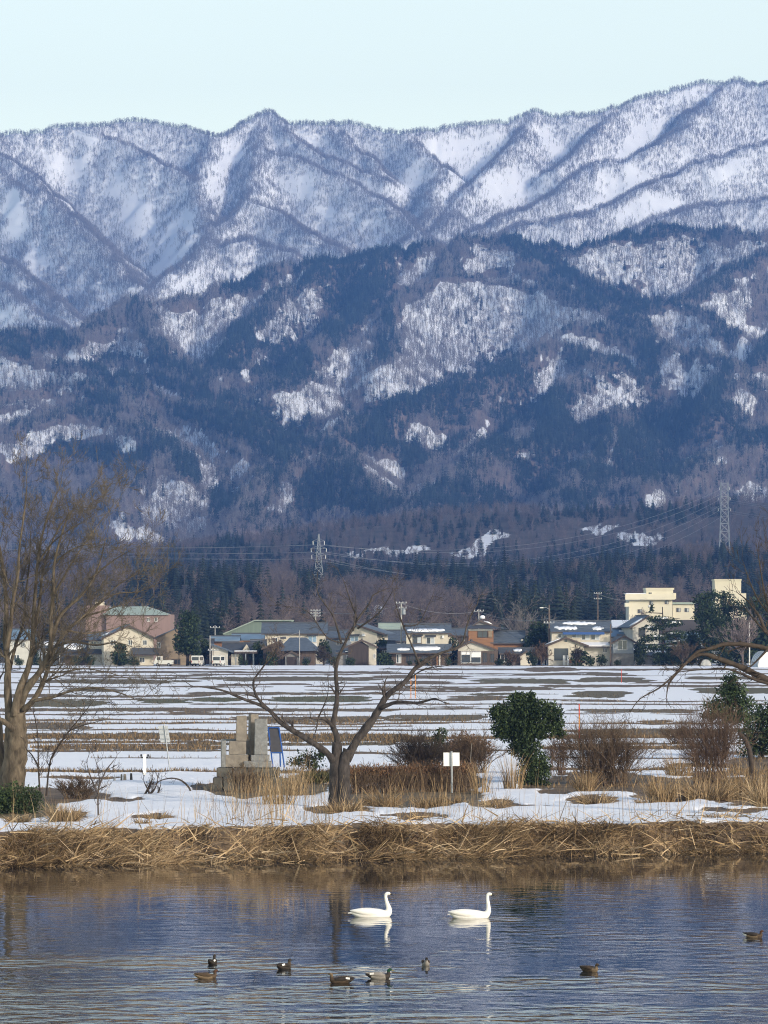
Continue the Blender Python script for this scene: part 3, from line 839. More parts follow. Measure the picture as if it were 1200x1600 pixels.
L.new(a1.outputs["Fac"], bp.inputs["Strength"]); L.new(hh, bp.inputs["Height"]); L.new(bp.outputs[0], bs.inputs["Normal"])
me.materials.append(m); M['water'] = m
tag(link("pond_water", me), kind='structure')
bb = MB(); bb.box(-46, 46, 40, 136, -1.0, -0.9)
M['mud'] = pmat("pond_mud", (0.05, 0.045, 0.035), 0.9)
tag(bb.build("pond_bed", M['mud']), kind='structure')

# ------------------------------------------------------------------ dry grass and reeds
def blade_mat(name, cols):
    m, t, b = mat_new(name); N, L = t.nodes, t.links
    b.inputs["Roughness"].default_value = 0.7; b.inputs["Specular IOR Level"].default_value = 0.2
    a = N.new("ShaderNodeAttribute"); a.attribute_name = "tone"
    r = N.new("ShaderNodeValToRGB")
    while len(r.color_ramp.elements) < len(cols): r.color_ramp.elements.new(0.5)
    for i, c in enumerate(cols):
        r.color_ramp.elements[i].position = i / (len(cols) - 1); r.color_ramp.elements[i].color = (*c, 1)
    L.new(a.outputs["Fac"], r.inputs[0]); L.new(r.outputs[0], b.inputs["Base Color"])
    return m
M['straw'] = blade_mat("dry_straw", [(0.045, 0.030, 0.017), (0.18, 0.122, 0.065), (0.36, 0.252, 0.138), (0.56, 0.43, 0.27)])
M['pale_straw'] = blade_mat("pale_straw", [(0.12, 0.075, 0.04), (0.26, 0.175, 0.09), (0.42, 0.31, 0.18)])
M['twig'] = blade_mat("bare_twigs", [(0.055, 0.035, 0.025), (0.12, 0.075, 0.05), (0.20, 0.13, 0.085)])
M['leaf'] = blade_mat("evergreen_leaves", [(0.010, 0.018, 0.008), (0.028, 0.045, 0.018), (0.06, 0.085, 0.030)])
M['deadleaf'] = blade_mat("dead_leaves", [(0.08, 0.045, 0.025), (0.16, 0.085, 0.045), (0.26, 0.15, 0.08)])

def blades(base, az, lean, droop, length, width, seg=3):
    """curved ribbons; lean and droop in radians from vertical; returns verts, quads"""
    n = len(base)
    tang = np.stack([np.cos(az), np.sin(az), 0 * az], -1)
    wid = np.stack([-np.sin(az), np.cos(az), 0 * az], -1)
    tw = RNG.uniform(-1.2, 1.2, n)[:, None]
    vs = np.zeros((n, seg + 1, 2, 3)); p = base.copy()
    for k in range(seg + 1):
        th = lean + droop * (k / seg) ** 1.3
        d = tang * np.sin(th)[:, None] + np.array([0, 0, 1.0]) * np.cos(th)[:, None]
        nrm = np.cross(d, wid)
        w = wid * np.cos(tw) + nrm * np.sin(tw)
        ww = (width * (1 - 0.85 * (k / seg) ** 1.5))[:, None] * 0.5
        vs[:, k, 0] = p - w * ww; vs[:, k, 1] = p + w * ww
        p = p + d * (length / seg)[:, None]
    b0 = np.arange(n)[:, None] * (2 * (seg + 1)); k = np.arange(seg)[None, :] * 2
    q = np.stack([b0 + k, b0 + k + 1, b0 + k + 3, b0 + k + 2], -1).reshape(-1, 4)
    return vs.reshape(-1, 3), q

def blades_obj(name, base, az, lean, droop, length, width, tone, mat, seg=3, parent=None):
    vs, q = blades(base, az, lean, droop, length, width, seg)
    me = mesh_from(name, vs, q, mat)
    a = me.attributes.new("tone", 'FLOAT', 'POINT'); a.data.foreach_set("value", np.repeat(np.clip(tone, 0, 1), 2 * (seg + 1)).astype(np.float32))
    return link(name, me, parent)

# thatch of fallen reeds along the water
n = 52000
px = RNG.uniform(-170, 1370, n); off = -0.35 + RNG.random(n) * (1.7 + 1.7 * fbm(px / 55, px * 0 + 5, 352, 3))
D = edge(px) + off
X = (px - 600) / F * D
hgt = 0.06 + 1.35 * fbm(X / 1.3, D * 0 + 3, 350, 4) ** 1.6
z = np.maximum(gz(px, D), -0.05) + RNG.uniform(-0.05, 0.22, n) * hgt * sstep(-0.4, 1.2, off)
az = (fbm(X / 2.6, D / 3, 360, 2) - 0.5) * 9.5 + RNG.normal(0, 0.6, n) - 1.2
lean = np.abs(RNG.normal(1.08, 0.3, n)); droop = RNG.uniform(0.3, 1.2, n)
ln = RNG.uniform(0.3, 1.25, n) * (0.22 + 0.62 * hgt) * (1.05 - 0.5 * sstep(0.8, 2.8, off))
tone = 0.05 + 0.75 * RNG.random(n) ** 1.2 + 0.9 * (fbm(X / 1.1, D / 1.5, 370, 3) - 0.5) + 0.15 * (z > 0.8)
tag(blades_obj("reed_thatch", np.stack([X, D, z], -1), az, lean, droop, ln, RNG.uniform(0.014, 0.034, n), tone, M['straw']), "dry brown reeds lying matted along the water edge", None, None, 'stuff')

# thicker broken reeds lying across the mat
n = 2400
px = RNG.uniform(-170, 1370, n); off = RNG.uniform(-0.5, 2.6, n); D = edge(px) + off; X = (px - 600) / F * D
z = np.maximum(gz(px, D), 0.0) + RNG.uniform(0.0, 0.35, n)
tag(blades_obj("broken_reeds", np.stack([X, D, z], -1), RNG.uniform(0, 6.28, n), RNG.normal(1.35, 0.3, n), RNG.uniform(-.2, .6, n), RNG.uniform(0.4, 1.5, n), RNG.uniform(0.03, 0.055, n), .35 + .6 * RNG.random(n), M['straw'], 2), "broken pale reeds lying across the mat at the water edge", None, None, 'stuff')

# thin standing reeds and grass stems over the bank
n = 1350
px = np.concatenate([RNG.uniform(-100, 1300, 560), RNG.normal(430, 50, 420), RNG.normal(700, 60, 170), RNG.normal(1100, 70, 200)])
off = np.concatenate([RNG.uniform(0.2, 9, 560), RNG.uniform(0.3, 28, 420), RNG.uniform(2, 33, 170), RNG.uniform(12, 45, 200)])
D = edge(px) + off; X = (px - 600) / F * D; z = gz(px, D)
tag(blades_obj("reed_stems", np.stack([X, D, z], -1), RNG.uniform(0, 6.28, n), np.abs(RNG.normal(0.12, 0.14, n)), RNG.uniform(0, 0.5, n), RNG.uniform(0.5, 2.0, n) * np.where(np.abs(px - 430) < 70, 1.2, 0.85), RNG.uniform(0.009, 0.020, n),
    RNG.random(n), M['pale_straw'], 4), "thin dry reed stems standing scattered on the snowy bank", None, None, 'stuff')
# stubble on the bare field strips
n = 60000
py = np.concatenate([RNG.uniform(1085, 1232, n // 2), RNG.choice([1131, 1153, 1156, 1162, 1171, 1208], n // 2) + RNG.normal(0, 2.5, n // 2)]); px = RNG.uniform(-100, 1300, n)
b_, g_ = bare_cover(px, py)
k = b_ > 0.45; px, py, g_ = px[k], py[k], g_[k]
D = 46150.0 / (py - HY); X = (px - 600) / F * D; z = gz(px, D)
n = len(px)
tag(blades_obj("field_stubble", np.stack([X, D, z], -1), RNG.uniform(0, 6.28, n), np.abs(RNG.normal(0.2, 0.25, n)), RNG.uniform(0, 0.8, n), RNG.uniform(0.08, 0.26, n), RNG.uniform(0.02, 0.05, n), RNG.uniform(0.0, 0.6, n) - 0.25 * g_, M['straw'], 2),
    "short dry stubble on the bare strips of the fields", None, None, 'stuff')
print('stubble', n)
# ------------------------------------------------------------------ trees and shrubs by the water
M['bark_tan'] = pmat("tan_bark", (0.105, 0.084, 0.060), 0.9, 0.6, 5.0, 0.15, bump=1.0, stretch=(1, 1, 0.35))
M['bark_grey'] = pmat("grey_cherry_bark", (0.046, 0.039, 0.035), 0.85, 0.6, 6.0, 0.2, bump=1.0, stretch=(1, 1, 0.5))
M['bark_brown'] = pmat("brown_bark", (0.052, 0.041, 0.033), 0.9, 0.4, 4.0, 0.15, bump=0.4)
M['twig_tan'] = pmat("tan_twigs", (0.098, 0.083, 0.064), 0.9, 0.35, 2.0, 0.1)
M['twig_grey'] = pmat("grey_twigs", (0.075, 0.062, 0.056), 0.9, 0.35, 2.0, 0.1)

class Tubes:
    """many round shoots in one mesh"""
    def __init__(s): s.v = []; s.f = []
    def add(s, pts, rads, k=4):
        v, f = tube_np(pts, rads, k, False); n = len(s.v); s.v += v; s.f += [[a + n for a in q] for q in f]
    def build(s, name, mat, parent, smooth=True):
        me = mesh_from(name, np.array(s.v), np.array(s.f), mat, smooth=smooth); o = link(name, me, parent); o['kind'] = 'stuff'; return o

def smooth_path(pts, n=4):
    """Catmull-Rom through the points"""
    P_ = [Vector(p) for p in pts]; out = []
    for i in range(len(P_) - 1):
        a = P_[max(i - 1, 0)]; b = P_[i]; c = P_[i + 1]; d = P_[min(i + 2, len(P_) - 1)]
        for k in range(n):
            t = k / n
            out.append(0.5 * ((2 * b) + (c - a) * t + (2 * a - 5 * b + 4 * c - d) * t * t + (3 * b - a - 3 * c + d) * t ** 3))
    out.append(P_[-1]); return out

def shoot(tb, st, d, L, r, lev, rr, up=0.12, kids=(4, 4, 3), wander=0.25, kmin=3, angle=0.7, rmin=0.006, droop=0.0):
    """a wandering shoot with its own side shoots"""
    n = 5 if lev > 0 else 3
    pts = [Vector(st)]; d = Vector(d).normalized()
    for i in range(n):
        d = (d + Vector((rr.gauss(0, wander), rr.gauss(0, wander), rr.gauss(0, wander) + up - droop * i / n))).normalized()
        pts.append(pts[-1] + d * L / n)
    rads = [max(rmin, r * (1 - 0.75 * i / n)) for i in range(n + 1)]
    tb.add(pts, rads, 4 if r > 0.03 else kmin)
    if lev <= 0: return
    nk = kids[min(lev - 1, len(kids) - 1)]
    for j in range(nk):
        t = rr.uniform(0.2, 1.0); i = min(int(t * n), n - 1); p = pts[i].lerp(pts[i + 1], t * n - i)
        dd = (pts[i + 1] - pts[i]).normalized()
        side = Vector((rr.gauss(0, 1), rr.gauss(0, 1), rr.gauss(0, 1))); side = (side - dd * side.dot(dd)).normalized()
        nd = dd * math.cos(angle) + side * math.sin(angle) * rr.uniform(.7, 1.3)
        shoot(tb, p, nd, L * rr.uniform(.38, .68), max(rmin, rads[i] * 0.6), lev - 1, rr, up, kids, wander, kmin, angle, rmin, droop)

def px_seed(pts): return abs(pts[0][0] * 7 + pts[-1][1] * 3) % 997

def limb(parent, name, mat, pts_px, D0, r0, r1, dD=(0, 0), tb=None, rr=None, every=0.5, tl=1.5, lev=2, t0=0.3, kwargs=None, k=8, rpow=1.0):
    """a main limb through measured points at depth D0 + dD along it; side shoots go into tb"""
    n = len(pts_px)
    pts = [P(x, y, D0 + dD[0] + (dD[1] - dD[0]) * i / max(n - 1, 1)) for i, (x, y) in enumerate(pts_px)]
    sp = smooth_path(pts, 4); m_ = len(sp)
    kn = rr or random.Random(1)
    rads = [(r0 + (r1 - r0) * (i / (m_ - 1)) ** rpow) * kn.uniform(.93, 1.07) for i in range(m_)]
    if parent is not None:
        b = MB(); b.tube([p - parent.location for p in sp], rads, k)
        if r0 > .12:       # knobbly bark
            va = np.array(b.v); ax = np.repeat(np.array([list(p - parent.location) for p in sp]), k, axis=0)
            nz = fbm(va[:, 0] * 7 + va[:, 1] * 5, va[:, 2] * 2.2 + 3.0, int(px_seed(pts_px)), 3) - .5
            va = ax + (va - ax) * (1 + .5 * nz)[:, None]; b.v = [tuple(v_) for v_ in va]
        b.build(name, mat, parent, smooth=True)
    if tb is not None:
        acc = 0; tot = sum((sp[i + 1] - sp[i]).length for i in range(m_ - 1)); run = 0
        for i in range(m_ - 1):
            seg_ = (sp[i + 1] - sp[i]); acc += seg_.length; run += seg_.length
            while acc > every and run / tot > t0:
                acc -= every * rr.uniform(.7, 1.4)
                dd = seg_.normalized(); side = Vector((rr.gauss(0, 1), rr.gauss(0, 1), rr.gauss(0.2, 1))); side = (side - dd * side.dot(dd)).normalized()
                f_ = run / tot
                shoot(tb, sp[i] - parent.location, dd * .75 + side * .7, tl * rr.uniform(.6, 1.25) * (1.1 - 0.35 * f_), max(.008, rads[i] * .42), lev, rr, **(kwargs or {}))
        shoot(tb, sp[-1] - parent.location, seg_.normalized(), tl, rads[-1], lev, rr, **(kwargs or {}))
    return sp

def tree_root(name, px, py, label, cat="tree", sink=0.15, group=None):
    loc = on_ground(px, py, sink)
    return tag(empty(name, loc), label, cat, group)

# --- big many-stemmed tree at the left
t = tree_root("bare_tree", 20, 1243, "big bare tree of many upright stems beside the dark green bush")
D0 = t.location.y; rr = random.Random(5); tb = Tubes()
limb(t, "trunk", M['bark_tan'], [(19,1250),(20,1215),(24,1175),(25,1140),(23,1112)], D0, 0.52, 0.40, rr=rr, k=14)
limb(t, "trunk", M['bark_tan'], [(-2,1248),(2,1210),(-4,1165),(-8,1120),(-20,1060),(-28,980)], D0 + 1.0, 0.36, 0.17, tb=tb, rr=rr, every=.8, tl=2.0, lev=3, t0=.6, k=10)
KW = dict(up=0.10, kids=(4, 4, 4), wander=0.2, angle=0.62)
LS = [([(15,1125),(12,1080),(12,1040),(8,1000),(10,960),(6,900),(-5,830),(-10,780)], .26, .05, (0, 1.2)), ([(10,1015),(16,980),(20,940),(28,900),(30,860),(38,800),(42,760)], .15, .03, (-.3, -1.0)),
      ([(22,1120),(30,1080),(42,1050),(50,1020),(52,980),(54,940),(58,890),(65,840),(80,790),(92,765)], .24, .03, (-.3, .5)), ([(25,1120),(40,1080),(62,1050),(78,1020),(80,990),(80,960),(84,920),(85,880),(95,840),(108,800)], .25, .035, (0, -1.5)),
      ([(78,1015),(90,970),(105,950),(128,930),(148,900),(160,865),(165,840)], .13, .025, (-.4, -2.0)), ([(30,1118),(55,1090),(70,1060),(85,1015),(105,985),(130,965),(160,955),(190,945)], .20, .03, (.3, 1.8)),
      ([(35,1110),(55,1095),(80,1090),(110,1080),(150,1075),(185,1082),(210,1092)], .13, .025, (-.3, -2.0)), ([(24,1145),(10,1130),(-12,1117),(-45,1098),(-90,1050)], .20, .06, (-.3, -1.2)), ([(88,1010),(112,1003),(150,1008),(180,1004),(205,1010)], .09, .02, (-.2, -2.4)),
      ([(54,985),(62,940),(66,900),(76,860),(95,820),(120,790),(135,770)], .10, .02, (.2, 2.0)), ([(12,1060),(24,1010),(36,975),(40,930),(46,880),(48,830)], .12, .025, (.5, 1.8)), ([(60,880),(80,850),(105,830),(130,815),(150,800)], .06, .015, (-.5, -2.2)),
      ([(86,1015),(70,1045),(95,1050),(130,1045),(165,1050),(200,1060)], .07, .018, (-.2, -1.5)), ([(85,880),(110,860),(140,850),(170,852)], .06, .015, (-1, -2.6)), ([(105,985),(135,990),(165,985),(200,975)], .07, .016, (0, 2)), ([(84,930),(112,880),(142,835),(168,800)], .07, .016, (-.5, 1.5)), ([(108,983),(150,945),(188,912),(218,895)], .07, .016, (-.4, .8)), ([(140,905),(178,875),(208,858)], .06, .014, (-1.5, -3)), ([(130,965),(175,930),(215,925),(240,915)], .06, .014, (0, -1.2)), ([(-5,900),(-25,850),(-50,810)], .10, .03, (0, 1))]
for pts, r0, r1, dD in LS:
    limb(t, "limb", M['bark_tan'], pts, D0, r0 * .74, r1 * .7, dD, tb, rr, .56, 1.75, 3, .28, KW, rpow=.8)
tb.build("twigs", M['twig_tan'], t)
print('left tree', len(tb.f))

# --- old cherry in the middle
t = tree_root("bare_tree", 530, 1266, "old bare grey cherry tree with three low spreading limbs and a split trunk")
D0 = t.location.y; rr = random.Random(9); tb = Tubes()
limb(t, "trunk", M['bark_grey'], [(524,1272),(525,1240),(524,1212),(525,1185),(527,1160)], D0, 0.31, 0.18, rr=rr, k=12)
limb(t, "trunk", M['bark_grey'], [(540,1272),(537,1240),(536,1212),(538,1190),(545,1172)], D0 - .1, 0.29, 0.20, rr=rr, k=12)
KC = dict(up=0.06, kids=(2, 3, 2), wander=0.22, angle=0.8)
CS = [([(524,1192),(508,1174),(477,1153),(440,1130),(417,1107),(380,1092),(345,1078),(313,1073)], .22, .035, (0, -1.5)), ([(419,1108),(402,1090),(396,1066),(409,1045),(422,1028),(432,1018)], .09, .02, (-.7, -1.6)),
      ([(405,1092),(394,1087),(385,1086)], .06, .025, (-.9, -1.0)), ([(527,1185),(527,1153),(520,1134),(523,1117),(527,1087),(525,1057),(527,1033),(540,1003),(550,983),(557,967),(547,937),(538,910)], .19, .02, (0, .4)),
      ([(521,1136),(508,1124),(496,1122)], .11, .07, (0, -.5)), ([(497,1122),(505,1105),(512,1085),(513,1062)], .05, .012, (-.5, -.9)), ([(497,1122),(494,1140),(489,1155)], .045, .02, (-.5, -.8)),
      ([(533,1005),(528,985),(519,960),(497,928),(496,905)], .075, .014, (.2, -.8)), ([(557,970),(577,943),(583,930),(601,921)], .06, .014, (.2, 1.0)), ([(559,982),(590,960),(603,942),(614,922)], .055, .012, (.2, -1.0)), ([(552,985),(556,955),(556,935)], .05, .014, (0, .6)),
      ([(541,1188),(560,1153),(583,1123),(597,1100),(607,1085),(633,1065),(648,1045),(668,1030),(690,1020),(720,1008),(730,976),(741,951)], .24, .03, (0, 1.8)), ([(595,1107),(620,1097),(653,1098),(677,1092),(686,1094)], .11, .035, (.3, -1.0)),
      ([(655,1037),(643,1007),(630,977),(617,940),(616,925)], .065, .012, (.9, .3)), ([(631,978),(653,975),(667,950),(677,928)], .045, .010, (.6, 1.2)), ([(535,1005),(510,995),(480,955),(440,947)], .04, .012, (.2, -1.2)), ([(640,1060),(665,1045),(700,1040)], .045, .018, (.9, .2))]
for i, (pts, r0, r1, dD) in enumerate(CS):
    limb(t, "limb", M['bark_grey'], pts, D0, r0 * .78, r1 * .8, dD, tb, rr, 0.6 if r0 > .15 else .4, 0.9, 2, .35, KC, rpow=.75)
tb.build("twigs", M['twig_grey'], t)

# --- tree reaching in from the right
t = tag(empty("bare_tree", (P(1300, 1245, 152).x, 152, 0.9)), "dark bare boughs arching low over the snow in from the right edge", "tree")
D0 = 152; rr = random.Random(21); tb = Tubes()
limb(t, "trunk", M['bark_brown'], [(1300,1262),(1298,1180),(1292,1100),(1285,1030),(1288,960)], D0, 0.38, 0.2, rr=rr, k=12)
KR = dict(up=0.0, kids=(3, 3, 2), wander=0.22, angle=0.7, droop=0.1)
RS = [([(1287,1085),(1240,1075),(1200,1063),(1162,1044),(1130,1032),(1096,1022),(1073,1035),(1048,1063),(1042,1082)], .18, .025, (0, -1.5)), ([(1285,1040),(1240,1025),(1200,1014),(1178,1009),(1137,1006),(1111,1013),(1089,1019),(1070,1038),(1054,1054),(1030,1075),(1000,1092),(985,1112)], .13, .012, (0, -2)),
      ([(1287,1030),(1240,1012),(1200,990),(1187,964),(1171,942)], .12, .035, (0, .8)), ([(1200,1014),(1180,1035),(1165,1048)], .05, .02, (-.7, -.8)), ([(1215,1072),(1180,1062),(1140,1046),(1100,1046),(1060,1050)], .07, .015, (-.4, -1.6)),
      ([(1284,1040),(1230,990),(1200,945),(1190,900),(1184,862)], .07, .014, (.6, 1.5)), ([(1288,980),(1230,950),(1210,900),(1200,850)], .07, .014, (.5, 1.5)), ([(1230,985),(1190,945),(1170,905),(1162,880)], .04, .010, (.3, .8)), ([(1196,988),(1180,970),(1160,945)], .05, .012, (0, .8))]
for i, (pts, r0, r1, dD) in enumerate(RS):
    limb(t, "bough", M['bark_brown'], pts, D0, r0, r1, dD, tb, rr, .75 if i < 5 else .45, .7 if i < 5 else 1.0, 2, .35, KR if i < 5 else dict(up=.12, kids=(3, 3), wander=.18, angle=.5), rpow=.8)
tb.build("twigs", M['bark_brown'], t)

# --- small dark saplings and dead wood on the bank
def sapling(px, py, stems, label, r, lev=2, tl=.6, mat='bark_brown', seed=1, every=.35, D_=None):
    t = tree_root("sapling", px, py, label, "sapling", 0.05)
    rr = random.Random(seed); tb = Tubes(); D0 = t.location.y
    for s in stems:
        limb(t, "stem", M[mat], s, D0, r, r * .35, (0, rr.uniform(-.5, .5)), tb, rr, every, tl, lev, .3, dict(up=.1, kids=(3, 3), wander=.2, angle=.6), k=5)
    tb.build("twigs", M[mat], t); return t
sapling(64, 1246, [[(63,1250),(60,1200),(59,1150),(54,1120)], [(61,1200),(50,1180),(42,1172)]], "thin dark brown sapling nearest the big tan trunk", .045, seed=3)
sapling(74, 1243, [[(72,1246),(76,1205),(82,1180),(100,1152),(128,1118),(142,1100)], [(80,1185),(95,1160),(112,1140),(150,1128)]], "thin dark sapling leaning right beside the big tan tree", .045, seed=4, tl=.8)
sapling(156, 1278, [[(154,1282),(153,1250),(155,1215),(150,1190)], [(154,1230),(165,1205),(178,1188)], [(153,1240),(142,1215),(136,1195)]], "small grey twiggy sapling standing alone on the snowy bank", .04, mat='twig_grey', seed=6, tl=.7)
sapling(292, 1240, [[(298,1243),(296,1232),(284,1220),(268,1216),(250,1220),(240,1228)]], "arched dead vine bent over the snow beside the stone platform", .05, lev=1, tl=.3, seed=8)
sapling(232, 1244, [[(224,1246),(232,1230),(238,1218)], [(228,1246),(240,1235),(246,1222)], [(234,1246),(232,1236),(226,1224)], [(238,1246),(246,1240),(250,1230)]], "low clump of dark dead stems leaning right on the snow", .06, lev=2, tl=.45, seed=10, every=.14)
t = tree_root("broken_trunk", 1175, 1212, "short broken brown trunk leaning left among the dry grass", "dead tree")
limb(t, "trunk", M['bark_brown'], [(1176,1218),(1174,1190),(1169,1165),(1160,1150),(1154,1146)], t.location.y, .15, .07, rr=random.Random(2), k=8)
tb = Tubes(); rr = random.Random(4)
for q in range(4): shoot(tb, P(1168, 1165 + 8 * q, t.location.y) - t.location, (rr.uniform(-1, 1), rr.uniform(-1, 1), .6), .4, .02, 1, rr)
tb.build("twigs", M['bark_brown'], t)

# --- bare shrubs: fans of fine stems
def bare_shrub(px, py, w, h, n, label, seed, mat='twig', tone=(0.2, 0.9), name="bare_shrub", cat="shrub", r=0.022, flat=0.4, bend=0.35, fine=1.0):
    t = tree_root(name, px, py, label, cat, 0.05); rr = random.Random(seed); D0 = t.location.y
    sc = F / D0; W_, H_ = w / sc, h / sc; tb = Tubes()
    for i in range(n):
        bx, by = rr.uniform(-.22, .22) * W_, rr.uniform(-.2, .2) * W_ * flat
        a = rr.uniform(-1, 1)
        tx = bx * 0.6 + a * W_ * .5 * rr.uniform(.6, 1.05); ty = by + rr.uniform(-.5, .5) * W_ * flat
        hh = H_ * (1 - .35 * abs(a) ** 2) * rr.uniform(.55, 1.0)
        mid = Vector((bx + (tx - bx) * (.5 - bend * .3), by + (ty - by) * .4, hh * .55))
        sp = smooth_path([(bx, by, 0), mid, (tx, ty, hh)], 3)
        tb.add(sp, [r * (1 - .7 * k / (len(sp) - 1)) for k in range(len(sp))], 3)
        for k in range(int(7 * fine)):
            f_ = rr.uniform(.35, 1); q = min(int(f_ * (len(sp) - 1)), len(sp) - 2); p = sp[q]
            d = (sp[q + 1] - sp[q]).normalized() + Vector((rr.gauss(0, .5), rr.gauss(0, .5), rr.gauss(.1, .4)))
            shoot(tb, p, d, H_ * rr.uniform(.12, .3), r * .5, 1, rr, kids=(3,), wander=.2, up=.1, rmin=.005)
    o = tb.build("stems", M['bark_brown'] if mat == 'twig' else M[mat], t)
    return t
M['shrub_brown'] = pmat("shrub_wood", (0.115, 0.083, 0.058), 0.9, 0.4, 2.0, 0.1)
M['shrub_red'] = pmat("reddish_shrub_wood", (0.115, 0.078, 0.056), 0.9, 0.4, 2.0, 0.1)
bare_shrub(945, 1226, 165, 112, 170, "large fan-shaped brown bare shrub right of the round evergreen tree", 31, 'shrub_brown', r=.02)
bare_shrub(1110, 1225, 120, 135, 110, "tall reddish brown bare shrub in front of the right evergreens", 32, 'shrub_red', r=.018)
bare_shrub(1062, 1165, 62, 40, 60, "low brown shrub on the field behind the big fan-shaped shrub", 33, 'shrub_brown', r=.02)
bare_shrub(655, 1215, 110, 74, 130, "dense dark thicket of drooping stems left of the white board", 34, 'bark_brown', r=.022, name="thicket", cat="thicket")
bare_shrub(735, 1212, 110, 70, 110, "brown thicket of stems and dead leaves behind the white board", 35, 'shrub_brown', r=.02, name="thicket", cat="thicket")
bare_shrub(120, 1250, 90, 40, 70, "low brown scrub right of the dark green bush", 36, 'shrub_brown', r=.018)
bare_shrub(870, 1215, 60, 70, 40, "thin bare shrub close against the round evergreen tree", 37, 'shrub_red', r=.016)
bare_shrub(385, 1236, 80, 46, 60, "thin scrub growing against the stone grave platform", 38, 'shrub_brown', r=.014)

# --- evergreens made of leaves
def leaf_cloud(name, cells, D0, org, n, size, mat, parent, seed, shell=0.55, tone0=0.5, hang=0.0, depth=1.0):
    """leaves filling measured ellipsoids (px, py, rx, ry in photo pixels)"""
    g = np.random.default_rng(seed); sc = F / D0
    vol = np.array([c[2] * c[3] for c in cells], float); k = g.choice(len(cells), n, p=vol / vol.sum())
    c = np.array([(x, y, rx, ry, (cells[i][4] if len(cells[i]) > 4 else 0)) for i, (x, y, rx, ry, *_) in enumerate(cells)])[k]
    u = g.normal(size=(n, 3)); u /= np.linalg.norm(u, axis=1)[:, None]
    rad = (g.random(n) ** shell); rad = np.minimum(rad * g.uniform(.92, 1.08, n), 1.1)
    # ragged outline: lumps of sprigs
    lump = 0.62 + 0.78 * fbm(u[:, 0] * 2.4 + c[:, 0], u[:, 2] * 2.4 + u[:, 1] * 1.7 + c[:, 1], seed, 3)
    rad = rad * lump
    ctr = np.stack([(c[:, 0] - 600) / F * D0, D0 + c[:, 4], HC - (c[:, 1] - HY) / F * D0], -1)
    p = ctr + u * rad[:, None] * np.stack([c[:, 2] / sc, c[:, 2] / sc * depth, c[:, 3] / sc], -1) - np.array(org)
    s = size * g.uniform(.6, 1.3, n)
    a = g.normal(size=(n, 3)) + u * .6; a[:, 2] -= hang; a /= np.linalg.norm(a, axis=1)[:, None]
    b = np.cross(a, g.normal(size=(n, 3))); b /= np.linalg.norm(b, axis=1)[:, None]
    v = np.stack([p - a * s[:, None], p + b * (s * .5)[:, None], p + a * s[:, None], p - b * (s * .5)[:, None]], 1).reshape(-1, 3)
    me = mesh_from(name, v, np.arange(4 * n).reshape(n, 4), mat)
    tone = np.clip(tone0 + g.normal(0, .22, n) + 0.5 * (fbm(p[:, 0] * 1.2, p[:, 2] * 1.2, seed + 3, 2) - .5), 0, 1)
    tone = np.clip(tone + .25 * (g.random(n) > .93), 0, 1); at = me.attributes.new("tone", 'FLOAT', 'POINT'); at.data.foreach_set("value", np.repeat(tone, 4).astype(np.float32))
    return link(name, me, parent)

t = tree_root("evergreen_tree", 836, 1227, "round dark evergreen tree leaning right over a leafy lower column", sink=.1)
D0 = t.location.y; rr = random.Random(3)
limb(t, "trunk", M['bark_brown'], [(836,1240),(832,1210),(826,1175),(818,1140),(815,1110)], D0, .16, .06, rr=rr)
limb(t, "branch", M['bark_brown'], [(822,1160),(835,1140),(852,1122),(862,1110)], D0, .08, .03, (0, -.4), rr=rr, k=6)
limb(t, "branch", M['bark_brown'], [(820,1150),(800,1130),(788,1112)], D0, .07, .03, (0, .5), rr=rr, k=6)
leaf_cloud("crown", [(800,1122,36,34),(822,1102,22,20),(838,1112,30,24),(862,1112,20,18),(812,1092,16,12),(790,1143,22,16),(825,1142,32,22),(870,1130,14,18),(848,1140,22,14),(778,1112,14,14),(875,1146,9,9),(830,1087,8,8)], D0, t.location, 15000, .072, M['leaf'], t, 51)
leaf_cloud("lower_foliage", [(822,1165,26,22),(832,1188,26,20),(834,1208,27,20),(838,1224,24,12),(808,1168,14,16),(850,1200,12,16),(818,1218,12,12)], D0, t.location, 7500, .066, M['leaf'], t, 52)
t = tree_root("evergreen_tree", 1128, 1190, "loose dark evergreen tree with snow showing through, standing right of the brown shrubs", sink=.1)
D0 = t.location.y
limb(t, "trunk", M['bark_brown'], [(1130,1195),(1134,1150),(1138,1100),(1142,1065)], D0, .14, .04, rr=rr)
leaf_cloud("crown", [(1142,1065,16,18),(1140,1085,28,16),(1120,1102,26,12),(1160,1098,24,14),(1135,1112,34,14),(1150,1122,40,16),(1110,1118,18,8),(1145,1080,22,20)], D0, t.location, 4600, .095, M['leaf'], t, 53, .75)
t = tree_root("evergreen_tree", 1190, 1186, "broad dark evergreen at the right edge behind the dead trunk", sink=.1)
D0 = t.location.y
limb(t, "trunk", M['bark_brown'], [(1190,1190),(1192,1150),(1192,1110)], D0, .13, .05, rr=rr)
leaf_cloud("crown", [(1185,1120,30,22),(1195,1145,36,26),(1172,1150,26,22),(1210,1115,30,26),(1180,1170,30,16),(1215,1160,34,28)], D0, t.location, 5200, .095, M['leaf'], t, 54, .7)
t = tree_root("evergreen_bush", 30, 1272, "dark green bushy evergreen at the foot of the big tan tree", "bush", .05)
leaf_cloud("foliage", [(20,1248,32,26),(48,1250,22,22),(5,1255,26,24),(-20,1252,30,24),(35,1262,26,14)], t.location.y, t.location, 6500, .055, M['leaf'], t, 55, .5, .55)
tb = Tubes(); rr = random.Random(14)
